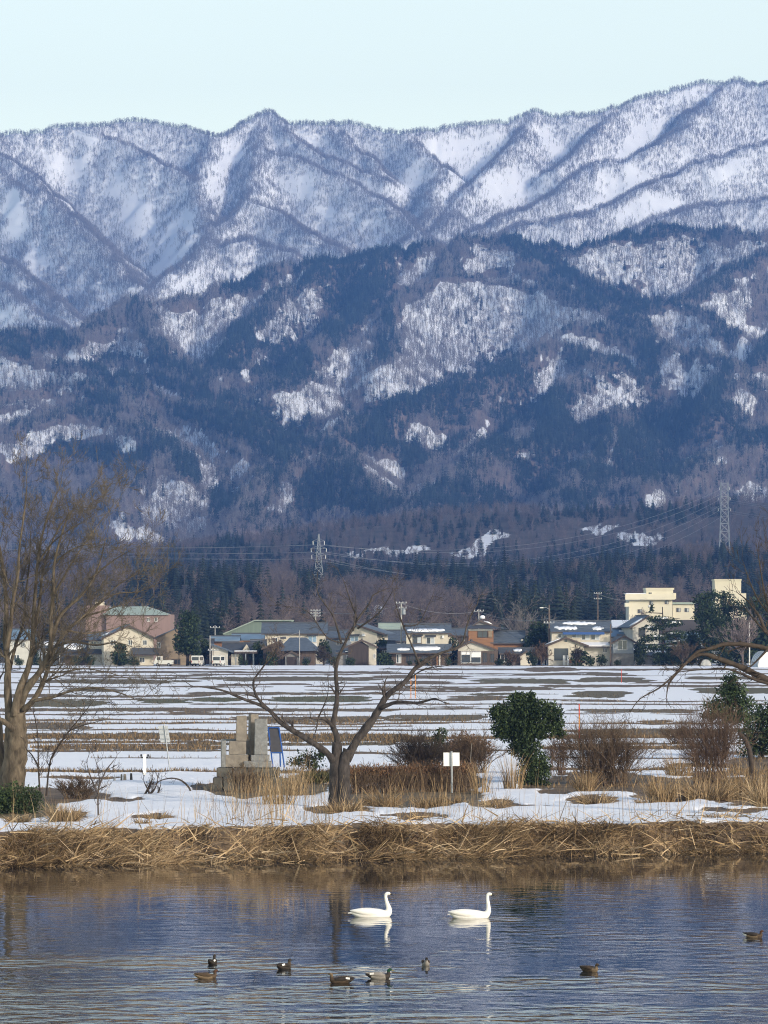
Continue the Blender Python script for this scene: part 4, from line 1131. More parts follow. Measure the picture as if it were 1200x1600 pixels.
for q in range(12): shoot(tb, (rr.uniform(-.5, .5), rr.uniform(-.3, .3), 0), (rr.uniform(-.6, .6), rr.uniform(-.5, .5), 1), .6, .02, 1, rr)
tb.build("stems", M['bark_brown'], t)
t = tree_root("evergreen_bush", 485, 1208, "small open evergreen bush dusted with snow between graves and cherry tree", "bush", .05)
leaf_cloud("foliage", [(480,1184,26,12),(500,1180,14,9),(462,1192,18,12),(490,1196,22,10)], t.location.y, t.location, 620, .09, M['leaf'], t, 56, .9)
tb = Tubes()
for q in range(9): shoot(tb, (rr.uniform(-.4, .4), rr.uniform(-.2, .2), 0), (rr.uniform(-.7, .7), rr.uniform(-.5, .5), 1), .8, .02, 2, rr)
tb.build("stems", M['bark_brown'], t)
t = tree_root("evergreen_bush", 685, 1206, "dark evergreen bush rising out of the thicket behind the white board", "bush", .05)
leaf_cloud("foliage", [(686,1152,14,16),(680,1175,22,22),(660,1182,24,20),(700,1180,24,22)], t.location.y + 1.0, t.location, 3000, .075, M['leaf'], t, 57, .6, .42)
limb(t, "stem", M['bark_brown'], [(686,1210),(686,1180),(687,1150)], t.location.y + 1, .05, .02, rr=rr, k=5)
t = tree_root("dead_leaf_shrub", 735, 1208, "rounded shrub of russet dead leaves left of the round evergreen tree", "shrub", .05)
leaf_cloud("foliage", [(725,1158,28,14),(745,1165,26,16),(712,1170,22,14),(735,1180,34,18)], t.location.y + .8, t.location, 2600, .075, M['deadleaf'], t, 58, .6, .4)
limb(t, "stem", M['bark_brown'], [(735,1210),(733,1180),(728,1155)], t.location.y + .8, .05, .02, rr=rr, k=5)

# --- clipped hedge along the path behind the cherry
t = tree_root("hedge", 600, 1252, "clipped brown winter hedge running behind the cherry tree", "hedge", .05)
rr = random.Random(77); tb = Tubes(); a_ = on_ground(545, 1240); b_ = on_ground(738, 1236)
for i in range(620):
    f_ = rr.random(); p = a_.lerp(b_, f_) + Vector((rr.uniform(-.1, .1), rr.uniform(-.35, .35), -.05)) - t.location
    shoot(tb, p, (rr.gauss(0, .25), rr.gauss(0, .25), 1), rr.uniform(.7, 1.05), .016, 1, rr, up=.1, kids=(5,), wander=.15, angle=.6, rmin=.006)
tb.build("stems", M['shrub_brown'], t)
n = 4200; f_ = RNG.random(n)
base = np.outer(1 - f_, np.array(a_)) + np.outer(f_, np.array(b_)) - np.array(t.location) + np.stack([RNG.uniform(-.1, .1, n), RNG.uniform(-.42, .42, n), RNG.normal(.92, .12, n)], -1)
blades_obj("clipped_top", base, RNG.uniform(0, 6.28, n), RNG.uniform(.2, 1.4, n), RNG.uniform(0, .6, n), RNG.uniform(.05, .16, n), RNG.uniform(.02, .05, n), RNG.random(n), M['deadleaf'], 2, t)
t = tree_root("ground_hedge", 600, 1222, "low mossy green hedge strip behind the brown hedge", "hedge", .05)
n = 5200; f_ = RNG.random(n); a_ = on_ground(478, 1226); b_ = on_ground(735, 1222)
base = np.outer(1 - f_, np.array(a_)) + np.outer(f_, np.array(b_)) - np.array(t.location) + np.stack([RNG.uniform(-.1, .1, n), RNG.uniform(-.6, .6, n), RNG.uniform(0, .36, n)], -1)
M['moss'] = blade_mat("mossy_hedge", [(0.025, 0.028, 0.010), (0.06, 0.062, 0.022), (0.13, 0.11, 0.045)])
blades_obj("foliage", base, RNG.uniform(0, 6.28, n), RNG.uniform(.0, 1.2, n), RNG.uniform(0, .6, n), RNG.uniform(.1, .3, n), RNG.uniform(.03, .06, n), RNG.random(n), M['moss'], 2, t)

# --- tufts of dry grass, one thing each
def tuft(px, py, w, h, n, label, mat='straw', lean=(0.75, .35), tone=.5, name="dry_grass_tuft"):
    loc = on_ground(px, py, 0.04); n = int(n * (.5 if name == 'reed_clump' else .8)); sc = F / loc.y; W_, H_ = w / sc, h / sc * .78
    a = RNG.uniform(0, 6.28, n); r = np.sqrt(RNG.random(n)) * W_ * .28
    base = np.stack([np.cos(a) * r, np.sin(a) * r * .7, 0 * a], -1)
    le = np.clip(np.abs(RNG.normal(lean[0], lean[1], n)), 0, 1.5)
    o = blades_obj(name, base, a + RNG.normal(0, .5, n), le, RNG.uniform(.2, .9, n), H_ * RNG.uniform(.55, 1.25, n), RNG.uniform(.016, .036, n), tone + RNG.normal(0, .28, n), M[mat], 4)
    o.location = loc
    return tag(o, label, "grass tuft", "dry grass tufts on the snowy bank")
tuft(100, 1290, 78, 40, 520, "tall spiky dry tuft right of the dark green bush", 'straw', (.55, .35))
tuft(30, 1288, 64, 22, 300, "low flattened tuft in front of the dark green bush")
tuft(245, 1282, 70, 22, 330, "wide low straw tuft alone on the snow below the leaning sign", 'pale_straw')
tuft(220, 1292, 30, 18, 120, "small tuft with bent stems just left below the wide low tuft", 'pale_straw')
tuft(538, 1272, 90, 34, 520, "dry tuft round the foot of the cherry trunk", 'straw', (.8, .35))
tuft(600, 1262, 70, 44, 360, "spreading straw tuft right of the cherry trunk before the hedge", 'pale_straw', (.7, .4))
tuft(672, 1262, 80, 30, 360, "straw tuft fanning out below the white board", 'pale_straw', (.7, .4))
tuft(655, 1280, 70, 16, 260, "low brown tuft lying on snow below the hedge")
tuft(775, 1266, 66, 30, 420, "domed brown tuft on snow left below the round evergreen")
tuft(928, 1258, 70, 40, 460, "domed brown tuft at the foot of the fan-shaped shrub")
tuft(915, 1240, 50, 46, 260, "upright pale tuft against the left of the fan-shaped shrub", 'pale_straw', (.35, .25))
tuft(1035, 1255, 60, 58, 460, "bushy upright pale tuft between the two tall shrubs", 'pale_straw', (.3, .25))
tuft(1010, 1258, 50, 18, 220, "low brown tuft left of the bushy upright pale tuft")
tuft(1105, 1252, 120, 50, 760, "wide brown tuft below the reddish shrub", 'straw', (.75, .35))
tuft(1165, 1250, 110, 70, 760, "tall golden tuft below the broken trunk", 'pale_straw', (.55, .35), .4)
tuft(1200, 1262, 90, 60, 520, "tall golden tuft at the far right edge of the bank", 'straw', (.5, .35), .7)
tuft(1130, 1278, 110, 14, 300, "thin flattened tuft on the snow at the right")
tuft(435, 1262, 90, 60, 240, "tall upright reeds in front of the graves", 'pale_straw', (.16, .14), .5, "reed_clump")
tuft(460, 1246, 60, 66, 260, "tall upright reeds between graves and cherry tree", 'pale_straw', (.14, .12), .6, "reed_clump")
tuft(752, 1240, 56, 64, 150, "tall pale reeds right of the white board", 'pale_straw', (.12, .12), .6, "reed_clump")
tuft(800, 1236, 60, 70, 240, "tall pale reeds left of the evergreen column", 'pale_straw', (.12, .12), .6, "reed_clump")
tuft(560, 1262, 50, 26, 220, "short tuft just right of the cherry foot", 'straw')
tuft(710, 1255, 50, 22, 240, "mid brown tuft at the right end of the hedge", 'straw')
tuft(1060, 1215, 70, 50, 300, "thin grass clump at the back between the tall shrubs", 'pale_straw', (.35, .25))
# ------------------------------------------------------------------ village
M['cream'] = pmat("cream_render", (0.52, 0.475, 0.385), 0.85, 0.12, 0.7, 0.2)
M['pale_wall'] = pmat("pale_render", (0.50, 0.48, 0.42), 0.85, 0.12, 0.7, 0.2)
M['lemon_wall'] = pmat("pale_yellow_concrete", (0.64, 0.595, 0.46), 0.8, 0.06, 0.3, 0.2)
M['tan_wall'] = pmat("tan_siding", (0.25, 0.195, 0.135), 0.85, 0.15, 1.0, 0.2, stretch=(.3, .3, 6))
M['orange_wall'] = pmat("orange_brown_boards", (0.25, 0.135, 0.075), 0.8, 0.2, 1.0, 0.2, stretch=(.4, .4, 6))
M['pink_wall'] = pmat("pink_metal_cladding", (0.245, 0.17, 0.155), 0.7, 0.1, 1.0, 0.3, stretch=(6, 6, .2))
M['dark_wall'] = pmat("dark_weathered_boards", (0.055, 0.045, 0.042), 0.9, 0.3, 1.0, 0.15, stretch=(6, 6, .3))
M['brown_wall'] = pmat("brown_board_wall", (0.10, 0.075, 0.06), 0.9, 0.3, 1.0, 0.15, stretch=(5, 5, .3))
M['grey_wall'] = pmat("blue_grey_siding", (0.26, 0.29, 0.32), 0.8, 0.12, 1.0, 0.2, stretch=(.3, .3, 5))
M['green_wall'] = pmat("green_sheet_metal", (0.15, 0.20, 0.165), 0.6, 0.12, 0.7, 0.3, stretch=(5, 5, .2))
M['grey_block'] = pmat("grey_blockwork", (0.20, 0.195, 0.185), 0.9, 0.2, 1.5, 0.15)
M['tile'] = pmat("blue_grey_roof_tile", (0.085, 0.105, 0.130), 0.55, 0.25, 1.2, 0.4, stretch=(1, 3, 3))
M['tile_dark'] = pmat("dark_grey_roof_tile", (0.060, 0.066, 0.075), 0.6, 0.3, 1.2, 0.4, stretch=(1, 3, 3))
M['tile_blue'] = pmat("blue_sheet_roof", (0.14, 0.21, 0.29), 0.5, 0.15, 0.6, 0.4)
M['roof_green'] = pmat("pale_green_roof", (0.30, 0.36, 0.31), 0.6, 0.1, 0.6, 0.3)
M['trim'] = pmat("brown_eaves", (0.09, 0.07, 0.06), 0.8, 0.2, 1.0, 0.2)
M['white'] = pmat("white_frame", (0.68, 0.68, 0.66), 0.6, 0.06, 1.0, 0.3)
M['bluestrip'] = pmat("bright_blue_awning", (0.06, 0.13, 0.33), 0.5, 0.1, 1.0, 0.3)
M['glass'] = pmat("dark_window_glass", (0.030, 0.036, 0.044), 0.08, 0.3, 0.6, 0.6)
M['blind'] = pmat("drawn_blind", (0.42, 0.45, 0.46), 0.5, 0.1, 0.6, 0.4)
M['glass_blue'] = pmat("sky_blue_pane", (0.20, 0.30, 0.40), 0.1, 0.2, 0.6, 0.5)
M['snow'] = pmat("roof_snow", (0.80, 0.815, 0.84), 0.8, 0.03, 1.0, 0.2)
M['concrete'] = pmat("pole_concrete", (0.34, 0.33, 0.31), 0.85, 0.15, 1.0, 0.2)
M['wood_pole'] = pmat("brown_pole", (0.13, 0.10, 0.08), 0.85, 0.2, 1.0, 0.2)
M['steel'] = pmat("galvanised_steel", (0.27, 0.29, 0.31), 0.5, 0.1, 1.0, 0.5, metal=0.4)
M['cable'] = pmat("power_cable", (0.22, 0.23, 0.25), 0.5, 0.05, 1.0, 0.4)

def ground_z(px, D):
    return float(hz(np.array([px]), np.array([D]))[0])

def snow_sheet(parent, name, a, b, c, d, t=0.16, n=14, seed=0, rag=0.25, mat='snow'):
    """snow lying on a slope: a-b lower edge, d-c upper edge, ragged outline"""
    rr = random.Random(seed); a, b, c, d = map(Vector, (a, b, c, d)); vs = []; fs = []
    nrm = (b - a).cross(d - a).normalized()
    if nrm.z < 0: nrm = -nrm
    lo = 0.0; hi = 0.0
    for i in range(n + 1):
        u = i / n; e = math.sin(math.pi * min(max(u, .02), .98)) ** .3
        lo = rr.uniform(0, rag) + (1 - e) * .5; hi = 1 - rr.uniform(0, rag) - (1 - e) * .3
        p = a.lerp(b, u); q = d.lerp(c, u)
        p0, q0 = p.lerp(q, min(lo, .48)), p.lerp(q, max(hi, .52))
        tt = t * rr.uniform(.75, 1.2) * (.4 + .6 * e)
        vs += [p0 + nrm * .02, p0 + nrm * tt * .8, p0.lerp(q0, .5) + nrm * tt, q0 + nrm * tt * .8, q0 + nrm * .02]
    for i in range(n):
        for k in range(4):
            fs.append([i * 5 + k, (i + 1) * 5 + k, (i + 1) * 5 + k + 1, i * 5 + k + 1])
    fs += [[0, 1, 2, 3, 4], [n * 5 + k for k in (4, 3, 2, 1, 0)]]
    me = mesh_from(name, [tuple(v) for v in vs], fs, M[mat], smooth=True)
    return link(name, me, parent)

class House:
    def __init__(s, name, label, px0, px1, D, group=None, yaw=0.0, cat="house", gz_=None):
        s.D = D; s.cx = (px0 + px1) / 2; s.sc = F / D
        s.z = ground_z(s.cx, D) if gz_ is None else gz_
        s.w = (px1 - px0) / s.sc
        s.o = empty(name, ((s.cx - 600) / s.sc, D, s.z), math.radians(yaw))
        tag(s.o, label, cat, group)
        s.n = 0
    def X(s, px): return (px - s.cx) / s.sc
    def Z(s, py): return HC - (py - HY) / s.sc - s.z
    def wall(s, px0, px1, py0, mat, y0=0.0, dep=7.0, pyb=None, name="wall"):
        zb = -0.3 if pyb is None else s.Z(pyb)
        b = MB(); b.box(s.X(px0), s.X(px1), y0, y0 + dep, zb, s.Z(py0)); return b.build(name, M[mat], s.o)
    def gable_wall(s, px0, px1, pye, pxr, pyr, mat, y0=0.0, dep=8.0, pyb=None):
        zb = -0.3 if pyb is None else s.Z(pyb)
        b = MB(); b.prism([(s.X(px0), zb), (s.X(px1), zb), (s.X(px1), s.Z(pye)), (s.X(pxr), s.Z(pyr) - .12), (s.X(px0), s.Z(pye))], 'y', y0, y0 + dep)
        return b.build("wall", M[mat], s.o)
    def roof_x(s, px0, px1, pye, pyr, mat, y0=0.0, dep=7.0, ov=0.55, ridge=True, t=0.16, over=0.5):
        """ridge parallel to the front"""
        x0, x1 = s.X(px0) - over * .0, s.X(px1)
        ze, zr = s.Z(pye), s.Z(pyr); ym = y0 + dep / 2; ya = y0 - ov; yb = y0 + dep + ov
        b = MB(); b.slab([(x0, ya, ze), (x1, ya, ze), (x1, ym, zr), (x0, ym, zr)], t); b.slab([(x0, ym + .01, zr), (x1, ym + .01, zr), (x1, yb, ze), (x0, yb, ze)], t)
        r = b.build("roof", M[mat], s.o)
        c = MB(); c.box(x0 - .02, x1 + .02, ym - .2, ym + .2, zr - .05, zr + .17); c.build("ridge_cap", M['tile_dark'], r)
        f_ = MB(); f_.box(x0 + .05, x1 - .05, ya + .02, ya + .08, ze - t - .14, ze - t + .02); f_.build("eaves_board", M['trim'], r)
        # battens of the tile courses stand proud so that the slope reads as laid rows
        cb = MB(); n = max(5, int((zr - ze) / .28))
        for i in range(1, n):
            u = i / n; yy = ya + (ym - ya) * u; zz = ze + (zr - ze) * u
            cb.box(x0, x1, yy, yy + .1, zz - .02, zz + .05)
        cb.build("tile_courses", M[mat], r)["kind"] = 'stuff'
        s.front = (ya, ze, ym, zr); return r
    def roof_y(s, px0, px1, pye, pxr, pyr, mat, y0=0.0, dep=8.0, ov=0.5, t=0.16, pye2=None):
        """gable towards us"""
        x0, x1, xr = s.X(px0), s.X(px1), s.X(pxr); ze, zr = s.Z(pye), s.Z(pyr); ze2 = s.Z(pye2) if pye2 else ze
        b = MB(); b.slab([(x0, y0 - ov, ze), (xr, y0 - ov, zr), (xr, y0 + dep, zr), (x0, y0 + dep, ze)], t); b.slab([(xr + .005, y0 - ov, zr), (x1, y0 - ov, ze2), (x1, y0 + dep, ze2), (xr + .005, y0 + dep, zr)], t)
        r = b.build("roof", M[mat], s.o)
        c = MB(); c.box(xr - .17, xr + .17, y0 - ov - .02, y0 + dep + .02, zr - .03, zr + .15); c.build("ridge_cap", M['tile_dark'], r)
        g = MB()
        for (xa, za, xb, zb) in ((x0, ze, xr, zr), (xr, zr, x1, ze2)):
            g.add([(xa, y0 - ov - .05, za - t - .16), (xb, y0 - ov - .05, zb - t - .16), (xb, y0 - ov - .05, zb + .02), (xa, y0 - ov - .05, za + .02),
                   (xa, y0 - ov - .01, za - t - .16), (xb, y0 - ov - .01, zb - t - .16), (xb, y0 - ov - .01, zb + .02), (xa, y0 - ov - .01, za + .02)],
                  [[0,1,2,3],[7,6,5,4],[0,4,5,1],[3,2,6,7],[1,5,6,2],[0,3,7,4]])
        g.build("bargeboard", M['trim'], r)
        return r
    def lean(s, px0, px1, pye, pyt, mat, y0=0.0, out=2.2, t=.14):
        """lean-to roof in front of the wall"""
        b = MB(); b.slab([(s.X(px0), y0 - out, s.Z(pye)), (s.X(px1), y0 - out, s.Z(pye)), (s.X(px1), y0, s.Z(pyt)), (s.X(px0), y0, s.Z(pyt))], t)
        r = b.build("lower_roof", M[mat], s.o)
        f_ = MB(); f_.box(s.X(px0) + .05, s.X(px1) - .05, y0 - out + .02, y0 - out + .08, s.Z(pye) - t - .14, s.Z(pye) - t + .02); f_.build("eaves_board", M['trim'], r)
        s.lo = (y0 - out, s.Z(pye), y0, s.Z(pyt)); return r
    def roof_snow(s, roof, px0, px1, py0, py1, fr, seed=0, rag=.25, n=14, t=.16):
        """snow patch between two rows on a front slope"""
        ya, ze, ym, zr = fr
        def at(px, py):
            z = s.Z(py); u = (z - ze) / (zr - ze); return (s.X(px), ya + (ym - ya) * u, z)
        return snow_sheet(roof, "roof_snow", at(px0, py1), at(px1, py1), at(px1, py0), at(px0, py0), t, n, seed, rag)
    def win(s, px, py, w, h, y0=0.0, pane='glass', frame='white', bars=1, hood=False):
        x, z = s.X(px), s.Z(py); w_, h_ = w / s.sc / 2, h / s.sc / 2; fr = .07
        b = MB(); yy0, yy1 = y0 - .07, y0 + .05
        b.box(x - w_, x + w_, yy0, yy1, z + h_ - fr, z + h_); b.box(x - w_, x + w_, yy0 - .03, yy1, z - h_ - .03, z - h_ + fr)
        b.box(x - w_, x - w_ + fr, yy0, yy1, z - h_ + fr, z + h_ - fr); b.box(x + w_ - fr, x + w_, yy0, yy1, z - h_ + fr, z + h_ - fr)
        for i in range(bars):
            xx = x - w_ + 2 * w_ * (i + 1) / (bars + 1); b.box(xx - .035, xx + .035, yy0 + .01, yy1, z - h_ + fr, z + h_ - fr)
        o = b.build("window", M[frame], s.o)
        xs = [x - w_ + fr + (2 * w_ - 2 * fr) * i / (bars + 1) for i in range(bars + 2)]
        for i in range(bars + 1):
            p_ = MB(); p_.box(xs[i] + .036, xs[i + 1] - .036, y0 - .03, y0 + .03, z - h_ + fr + .002, z + h_ - fr - .002)
            p_.build("pane", M[pane if not (pane == 'mix' ) else ('blind' if i % 2 else 'glass')], o)
        if hood:
            hb = MB(); hb.slab([(x - w_ - .2, y0 - .6, z + h_ + .1), (x + w_ + .2, y0 - .6, z + h_ + .1), (x + w_ + .2, y0, z + h_ + .35), (x - w_ - .2, y0, z + h_ + .35)], .08)
            hb.build("window_hood", M['tile_dark'], s.o)
    def part(s, name, mat, px0, px1, py0, py1, ya, yb):
        b = MB(); b.box(s.X(px0), s.X(px1), ya, yb, s.Z(py1), s.Z(py0)); return b.build(name, M[mat], s.o)

HG = "village houses along the field"
# pink hall with pale green roof
h = House("hall", "large pink hall with a pale green roof standing behind the cream gable house", 133, 266, 800, cat="hall")
h.wall(166, 266, 960, 'pink_wall', 0, 16); h.wall(133, 165.6, 950, 'pink_wall', 1, 12)
b = MB(); b.add([(h.X(160), -.4, h.Z(961)), (h.X(264), -.4, h.Z(961)), (h.X(264), 16, h.Z(961)), (h.X(160), 16, h.Z(961)), (h.X(168), 5, h.Z(948)), (h.X(226), 5, h.Z(947)), (h.X(226), 11, h.Z(947)), (h.X(168), 11, h.Z(948))],
   [[0,1,5,4],[1,2,6,5],[2,3,7,6],[3,0,4,7],[4,5,6,7],[3,2,1,0]]); b.build("roof", M['roof_green'], h.o)
h.part("parapet", 'pink_wall', 132, 166, 946, 950, .9, 13.1); h.part("roof_unit", 'cream', 147, 160, 940, 946, 3, 6)
for x in (232, 244): h.win(x, 968, 5, 6)
# cream gable house
h = House("gable_house", "cream gable-fronted house with three upper windows and a lean-to porch roof", 160, 244, 738, HG, 9)
h.gable_wall(162, 240, 997, 201, 978, 'cream', 0, 9); r = h.roof_y(157, 245, 997.5, 201, 976, 'tile', 0, 9, .6)
for x in (177, 203.5, 226.5): h.win(x, 1004, 9 if x < 180 else 7, 8)
h.lean(206, 247, 1022, 1012, 'tile_dark', 0, 1.6); h.win(222, 1031, 9, 8)
snow_sheet(r, "roof_snow", (h.X(161), 2, h.Z(995)), (h.X(161), 7.5, h.Z(995)), (h.X(176), 7, h.Z(988)), (h.X(176), 3, h.Z(988)), .12, 8, 5, .4)
# left wing of the same plot
h = House("low_house", "pale grey low house with a dark roof left of the cream gable house", 128, 160, 741, HG)
h.wall(138, 163, 999, 'pale_wall', 1, 6); h.roof_x(134, 166, 999, 989, 'tile', 1, 6); h.win(146, 1006, 8, 8, 1); h.win(155, 1006, 5, 8, 1); h.lean(136, 164, 1020, 1014, 'tile_dark', 1, 1.5)
# tan mono-pitch house
h = House("sloped_roof_house", "tan brown house with one sloping grey roof beside the dark conifer", 244, 297, 742, HG)
b = MB(); b.prism([(h.X(245), -.3), (h.X(296), -.3), (h.X(296), h.Z(974)), (h.X(245), h.Z(995))], 'y', 0, 8); b.build("wall", M['tan_wall'], h.o)
b = MB(); b.slab([(h.X(241), -.6, h.Z(996)), (h.X(280), -.6, h.Z(979)), (h.X(280), 8.5, h.Z(979)), (h.X(241), 8.5, h.Z(996))], .18); b.slab([(h.X(280.1), -.6, h.Z(979)), (h.X(299), -.6, h.Z(972)), (h.X(299), 8.5, h.Z(972)), (h.X(280.1), 8.5, h.Z(979))], .18); b.build("roof", M['tile'], h.o)
h.win(248, 1008, 6, 9); h.win(275, 1034, 14, 8, 0, 'glass', 'trim', 2)
# far left houses
h = House("shed_house", "reddish low house under a thick white snow roof behind the left tree stems", 98, 138, 743, HG)
h.wall(102, 136, 1016, 'brown_wall', 0, 6); r = h.roof_x(97, 140, 1017, 1002, 'tile_dark', 0, 6); h.roof_snow(r, 99, 134, 1003, 1016, h.front, 3, .18); h.win(124, 1026, 10, 9); h.lean(100, 132, 1023, 1019, 'tile_dark', 0, 1.2)
h = House("white_house", "white house with a blue roof half hidden behind the left tree trunk", 12, 46, 745, HG, -6)
h.wall(15, 44, 998, 'pale_wall', 0, 7); h.roof_x(12, 47, 998, 983, 'tile_blue', 0, 7); h.win(24, 1007, 7, 8); h.win(36, 1007, 7, 8); h.win(26, 1028, 10, 10)
h = House("white_house", "grey-roofed house at the far left edge of the village", -48, -4, 746, HG, 5)
h.wall(-45, -7, 1000, 'pale_wall', 0, 7); h.roof_x(-49, -3, 1000, 985, 'tile', 0, 7); h.win(-34, 1010, 8, 8); h.win(-18, 1010, 8, 8)
h = House("low_house", "small grey house with snowy roof between the left tree stems", 56, 92, 748, HG)
h.wall(58, 90, 1012, 'grey_wall', 0, 6); r = h.roof_x(54, 94, 1012, 1000, 'tile', 0, 6); h.roof_snow(r, 58, 88, 1002, 1010, h.front, 4); h.win(72, 1022, 9, 8)
# low roofs
h = House("garage_house", "white low house with a grey lean-to roof beside the parked vans", 328, 372, 743, HG)
b = MB(); b.prism([(h.X(331), -.3), (h.X(356), -.3), (h.X(356), h.Z(1017)), (h.X(331), h.Z(1007))], 'y', 0, 7); b.build("wall", M['pale_wall'], h.o)
b = MB(); b.slab([(h.X(329), -.6, h.Z(1006)), (h.X(366), -.6, h.Z(1019)), (h.X(366), 7.4, h.Z(1019)), (h.X(329), 7.4, h.Z(1006))], .2); b.build("roof", M['tile'], h.o)
b = MB(); b.box(h.X(361), h.X(375), .3, 5, -.3, h.Z(1022)); b.build("annex", M['cream'], h.o); h.win(344, 1028, 7, 7)
h = House("long_house", "long low house under a blue-grey roof behind the white garage house", 326, 392, 765, HG)
h.wall(330, 392, 1001, 'orange_wall', 0, 7); h.roof_x(327, 375, 1001, 994, 'tile_blue', 0, 7); h.win(352, 1004, 8, 5); h.win(368, 1004, 8, 5)
h = House("long_house", "second blue-grey roofed house with a small window near the green shed", 360, 412, 775, HG)
h.wall(364, 410, 999, 'pale_wall', 0, 7); h.roof_x(361, 413, 999, 990, 'tile_blue', 0, 7); h.win(400, 1004, 8, 8)
h = House("tiled_house", "low dark tiled house with a little gable behind the carport", 345, 400, 750, HG)
h.wall(350, 398, 1017, 'brown_wall', 0, 7); h.roof_x(346, 402, 1017, 1005, 'tile_dark', 0, 7)
b = MB(); b.prism([(h.X(379), h.Z(1016)), (h.X(391), h.Z(1016)), (h.X(385), h.Z(1007))], 'y', -.7, 2); b.build("small_gable", M['cream'], h.o)
h = House("carport", "open carport with a snow-covered flat roof beside the white garage house", 366, 402, 744, None, 0, "carport")
h.part("roof", 'trim', 366, 402, 1018, 1021, -2, 3); sn = h.part("roof_snow", 'snow', 367, 401, 1016.5, 1017.8, -1.9, 2.9)
for x in (369, 384, 396):
    for y in (-1.8, 2.6):
        b = MB(); b.box(h.X(x) - .07, h.X(x) + .07, y, y + .14, -.3, h.Z(1021.2)); b.build("post", M['steel'], h.o)
# green shed
h = House("shed", "big green metal shed with a long sloping roof behind the low houses", 350, 455, 830, None, 0, "shed")
b = MB(); b.prism([(h.X(350), -.3), (h.X(456), -.3), (h.X(456), h.Z(970)), (h.X(397), h.Z(970)), (h.X(350), h.Z(990))], 'y', 0, 16); b.build("wall", M['green_wall'], h.o)
b = MB(); b.slab([(h.X(348), -.5, h.Z(990)), (h.X(397), -.5, h.Z(969)), (h.X(397), 16.5, h.Z(969)), (h.X(348), 16.5, h.Z(990))], .2); b.box(h.X(397.2), h.X(456.5), -.5, 16.5, h.Z(970), h.Z(968.6)); b.build("roof", M['roof_green'], h.o)
# two-storey cream house
h = House("two_storey_house", "wide cream two-storey house with a long blue-grey roof and one bright window", 409, 512, 762, HG)
h.wall(414, 508, 989, 'cream', 0, 8); h.roof_x(408, 512, 989, 973, 'tile', 0, 8); h.win(488, 998.5, 14, 10, 0, 'glass_blue', 'white', 1, True); h.part("lower_window", 'white', 484, 495, 1005, 1009, -.1, .1); h.win(430, 1000, 8, 8)
# old house with irimoya roof
h = House("old_house", "old dark house with a spreading hipped roof and a small porch gable", 415, 502, 742, HG)
h.wall(420, 492, 1017, 'brown_wall', 0, 9); zt, ze = h.Z(996), h.Z(1017)
b = MB(); b.add([(h.X(432), -1, ze), (h.X(501), -1, ze), (h.X(501), 10, ze), (h.X(432), 10, ze), (h.X(452), 4, zt), (h.X(478), 4, zt)], [[0,1,5,4],[1,2,5],[2,3,4,5],[3,0,4],[3,2,1,0]]); b.build("roof", M['tile'], h.o)
h.roof_y(408, 447, 1013, 437, 1001, 'tile_dark', 1, 7, .6); h.gable_wall(411, 446, 1014, 437, 1003, 'dark_wall', 1.2, 6)
h.gable_wall(446, 467, 1024, 456, 1019, 'grey_block', -2.5, 2.4); h.roof_y(441, 471, 1025, 456, 1017, 'tile', -2.5, 2.6, .3)
b = MB(); b.box(h.X(437), h.X(446), 3.8, 4.2, zt - .3, zt + .1); b.build("ridge_cap", M['tile_dark'], h.o)
h.part("door", 'dark_wall', 449, 464, 1026, 1040, -2.56, -2.48); h.win(480, 1030, 12, 9, 0, 'glass', 'trim', 3); h.win(434, 1031, 10, 9, 0, 'glass', 'trim', 2)
h = House("low_house", "low grey house with a blue-grey roof between two-storey house and cherry branches", 508, 552, 770, HG)
h.wall(510, 550, 996, 'grey_wall', 0, 7); h.roof_x(507, 553, 996, 985, 'tile', 0, 7); h.win(530, 1004, 10, 8)
h = House("garden_shed", "low white and grey shed with a flat snow edge beside the dark gable shed", 525, 553, 743, None, 0, "shed")
h.wall(528, 552, 1019, 'grey_block', 0, 4); h.lean(524, 555, 1019, 1016, 'tile_dark', 2, 2.4); h.win(545, 1027, 7, 7); h.part("eave_snow", 'snow', 540, 555, 1017, 1018.6, -.6, .6)
# cream house behind dark gable shed
h = House("gable_house", "cream house with side gable and air conditioner above the dark shed", 545, 604, 756, HG, -14)
h.gable_wall(548, 590, 990, 556, 977, 'cream', 0, 8); h.roof_y(540, 603, 990, 556, 975, 'tile', 0, 8, .5); h.win(553, 998, 14, 8, 0, 'glass_blue', 'white', 1, True); h.part("air_conditioner", 'white', 566, 571, 990, 994, -.5, -.08); h.win(584, 1016, 7, 8); h.part("balcony", 'dark_wall', 588, 600, 1000, 1020, 1, 5)
h = House("gable_shed", "dark brown gabled shed with a cream strip of wall on its right", 541, 591, 742, HG)
h.gable_wall(544, 576, 1010, 565, 1001, 'dark_wall', 0, 7); h.wall(576.1, 588, 1007, 'cream', .3, 6); h.roof_y(539, 591, 1010.5, 565, 999, 'tile', 0, 7, .4); h.win(585, 1025, 4, 7, .3)
# blue roofs
h = House("blue_roof_house", "pale blue sheet-roofed house behind the concrete utility pole", 592, 628, 795, HG)
h.wall(594, 626, 988, 'grey_wall', 0, 8); h.roof_x(591, 629, 988, 973, 'roof_green', 0, 8)
h = House("blue_roof_house", "dark blue-roofed house left of the snow-striped cream house", 586, 634, 768, HG)
h.wall(589, 632, 1001, 'grey_wall', 0, 8); h.roof_x(585, 635, 1001, 985, 'tile', 0, 8); h.win(608, 1008, 12, 8, 0, 'glass_blue'); h.win(624, 1010, 7, 9); h.win(600, 1028, 10, 9)
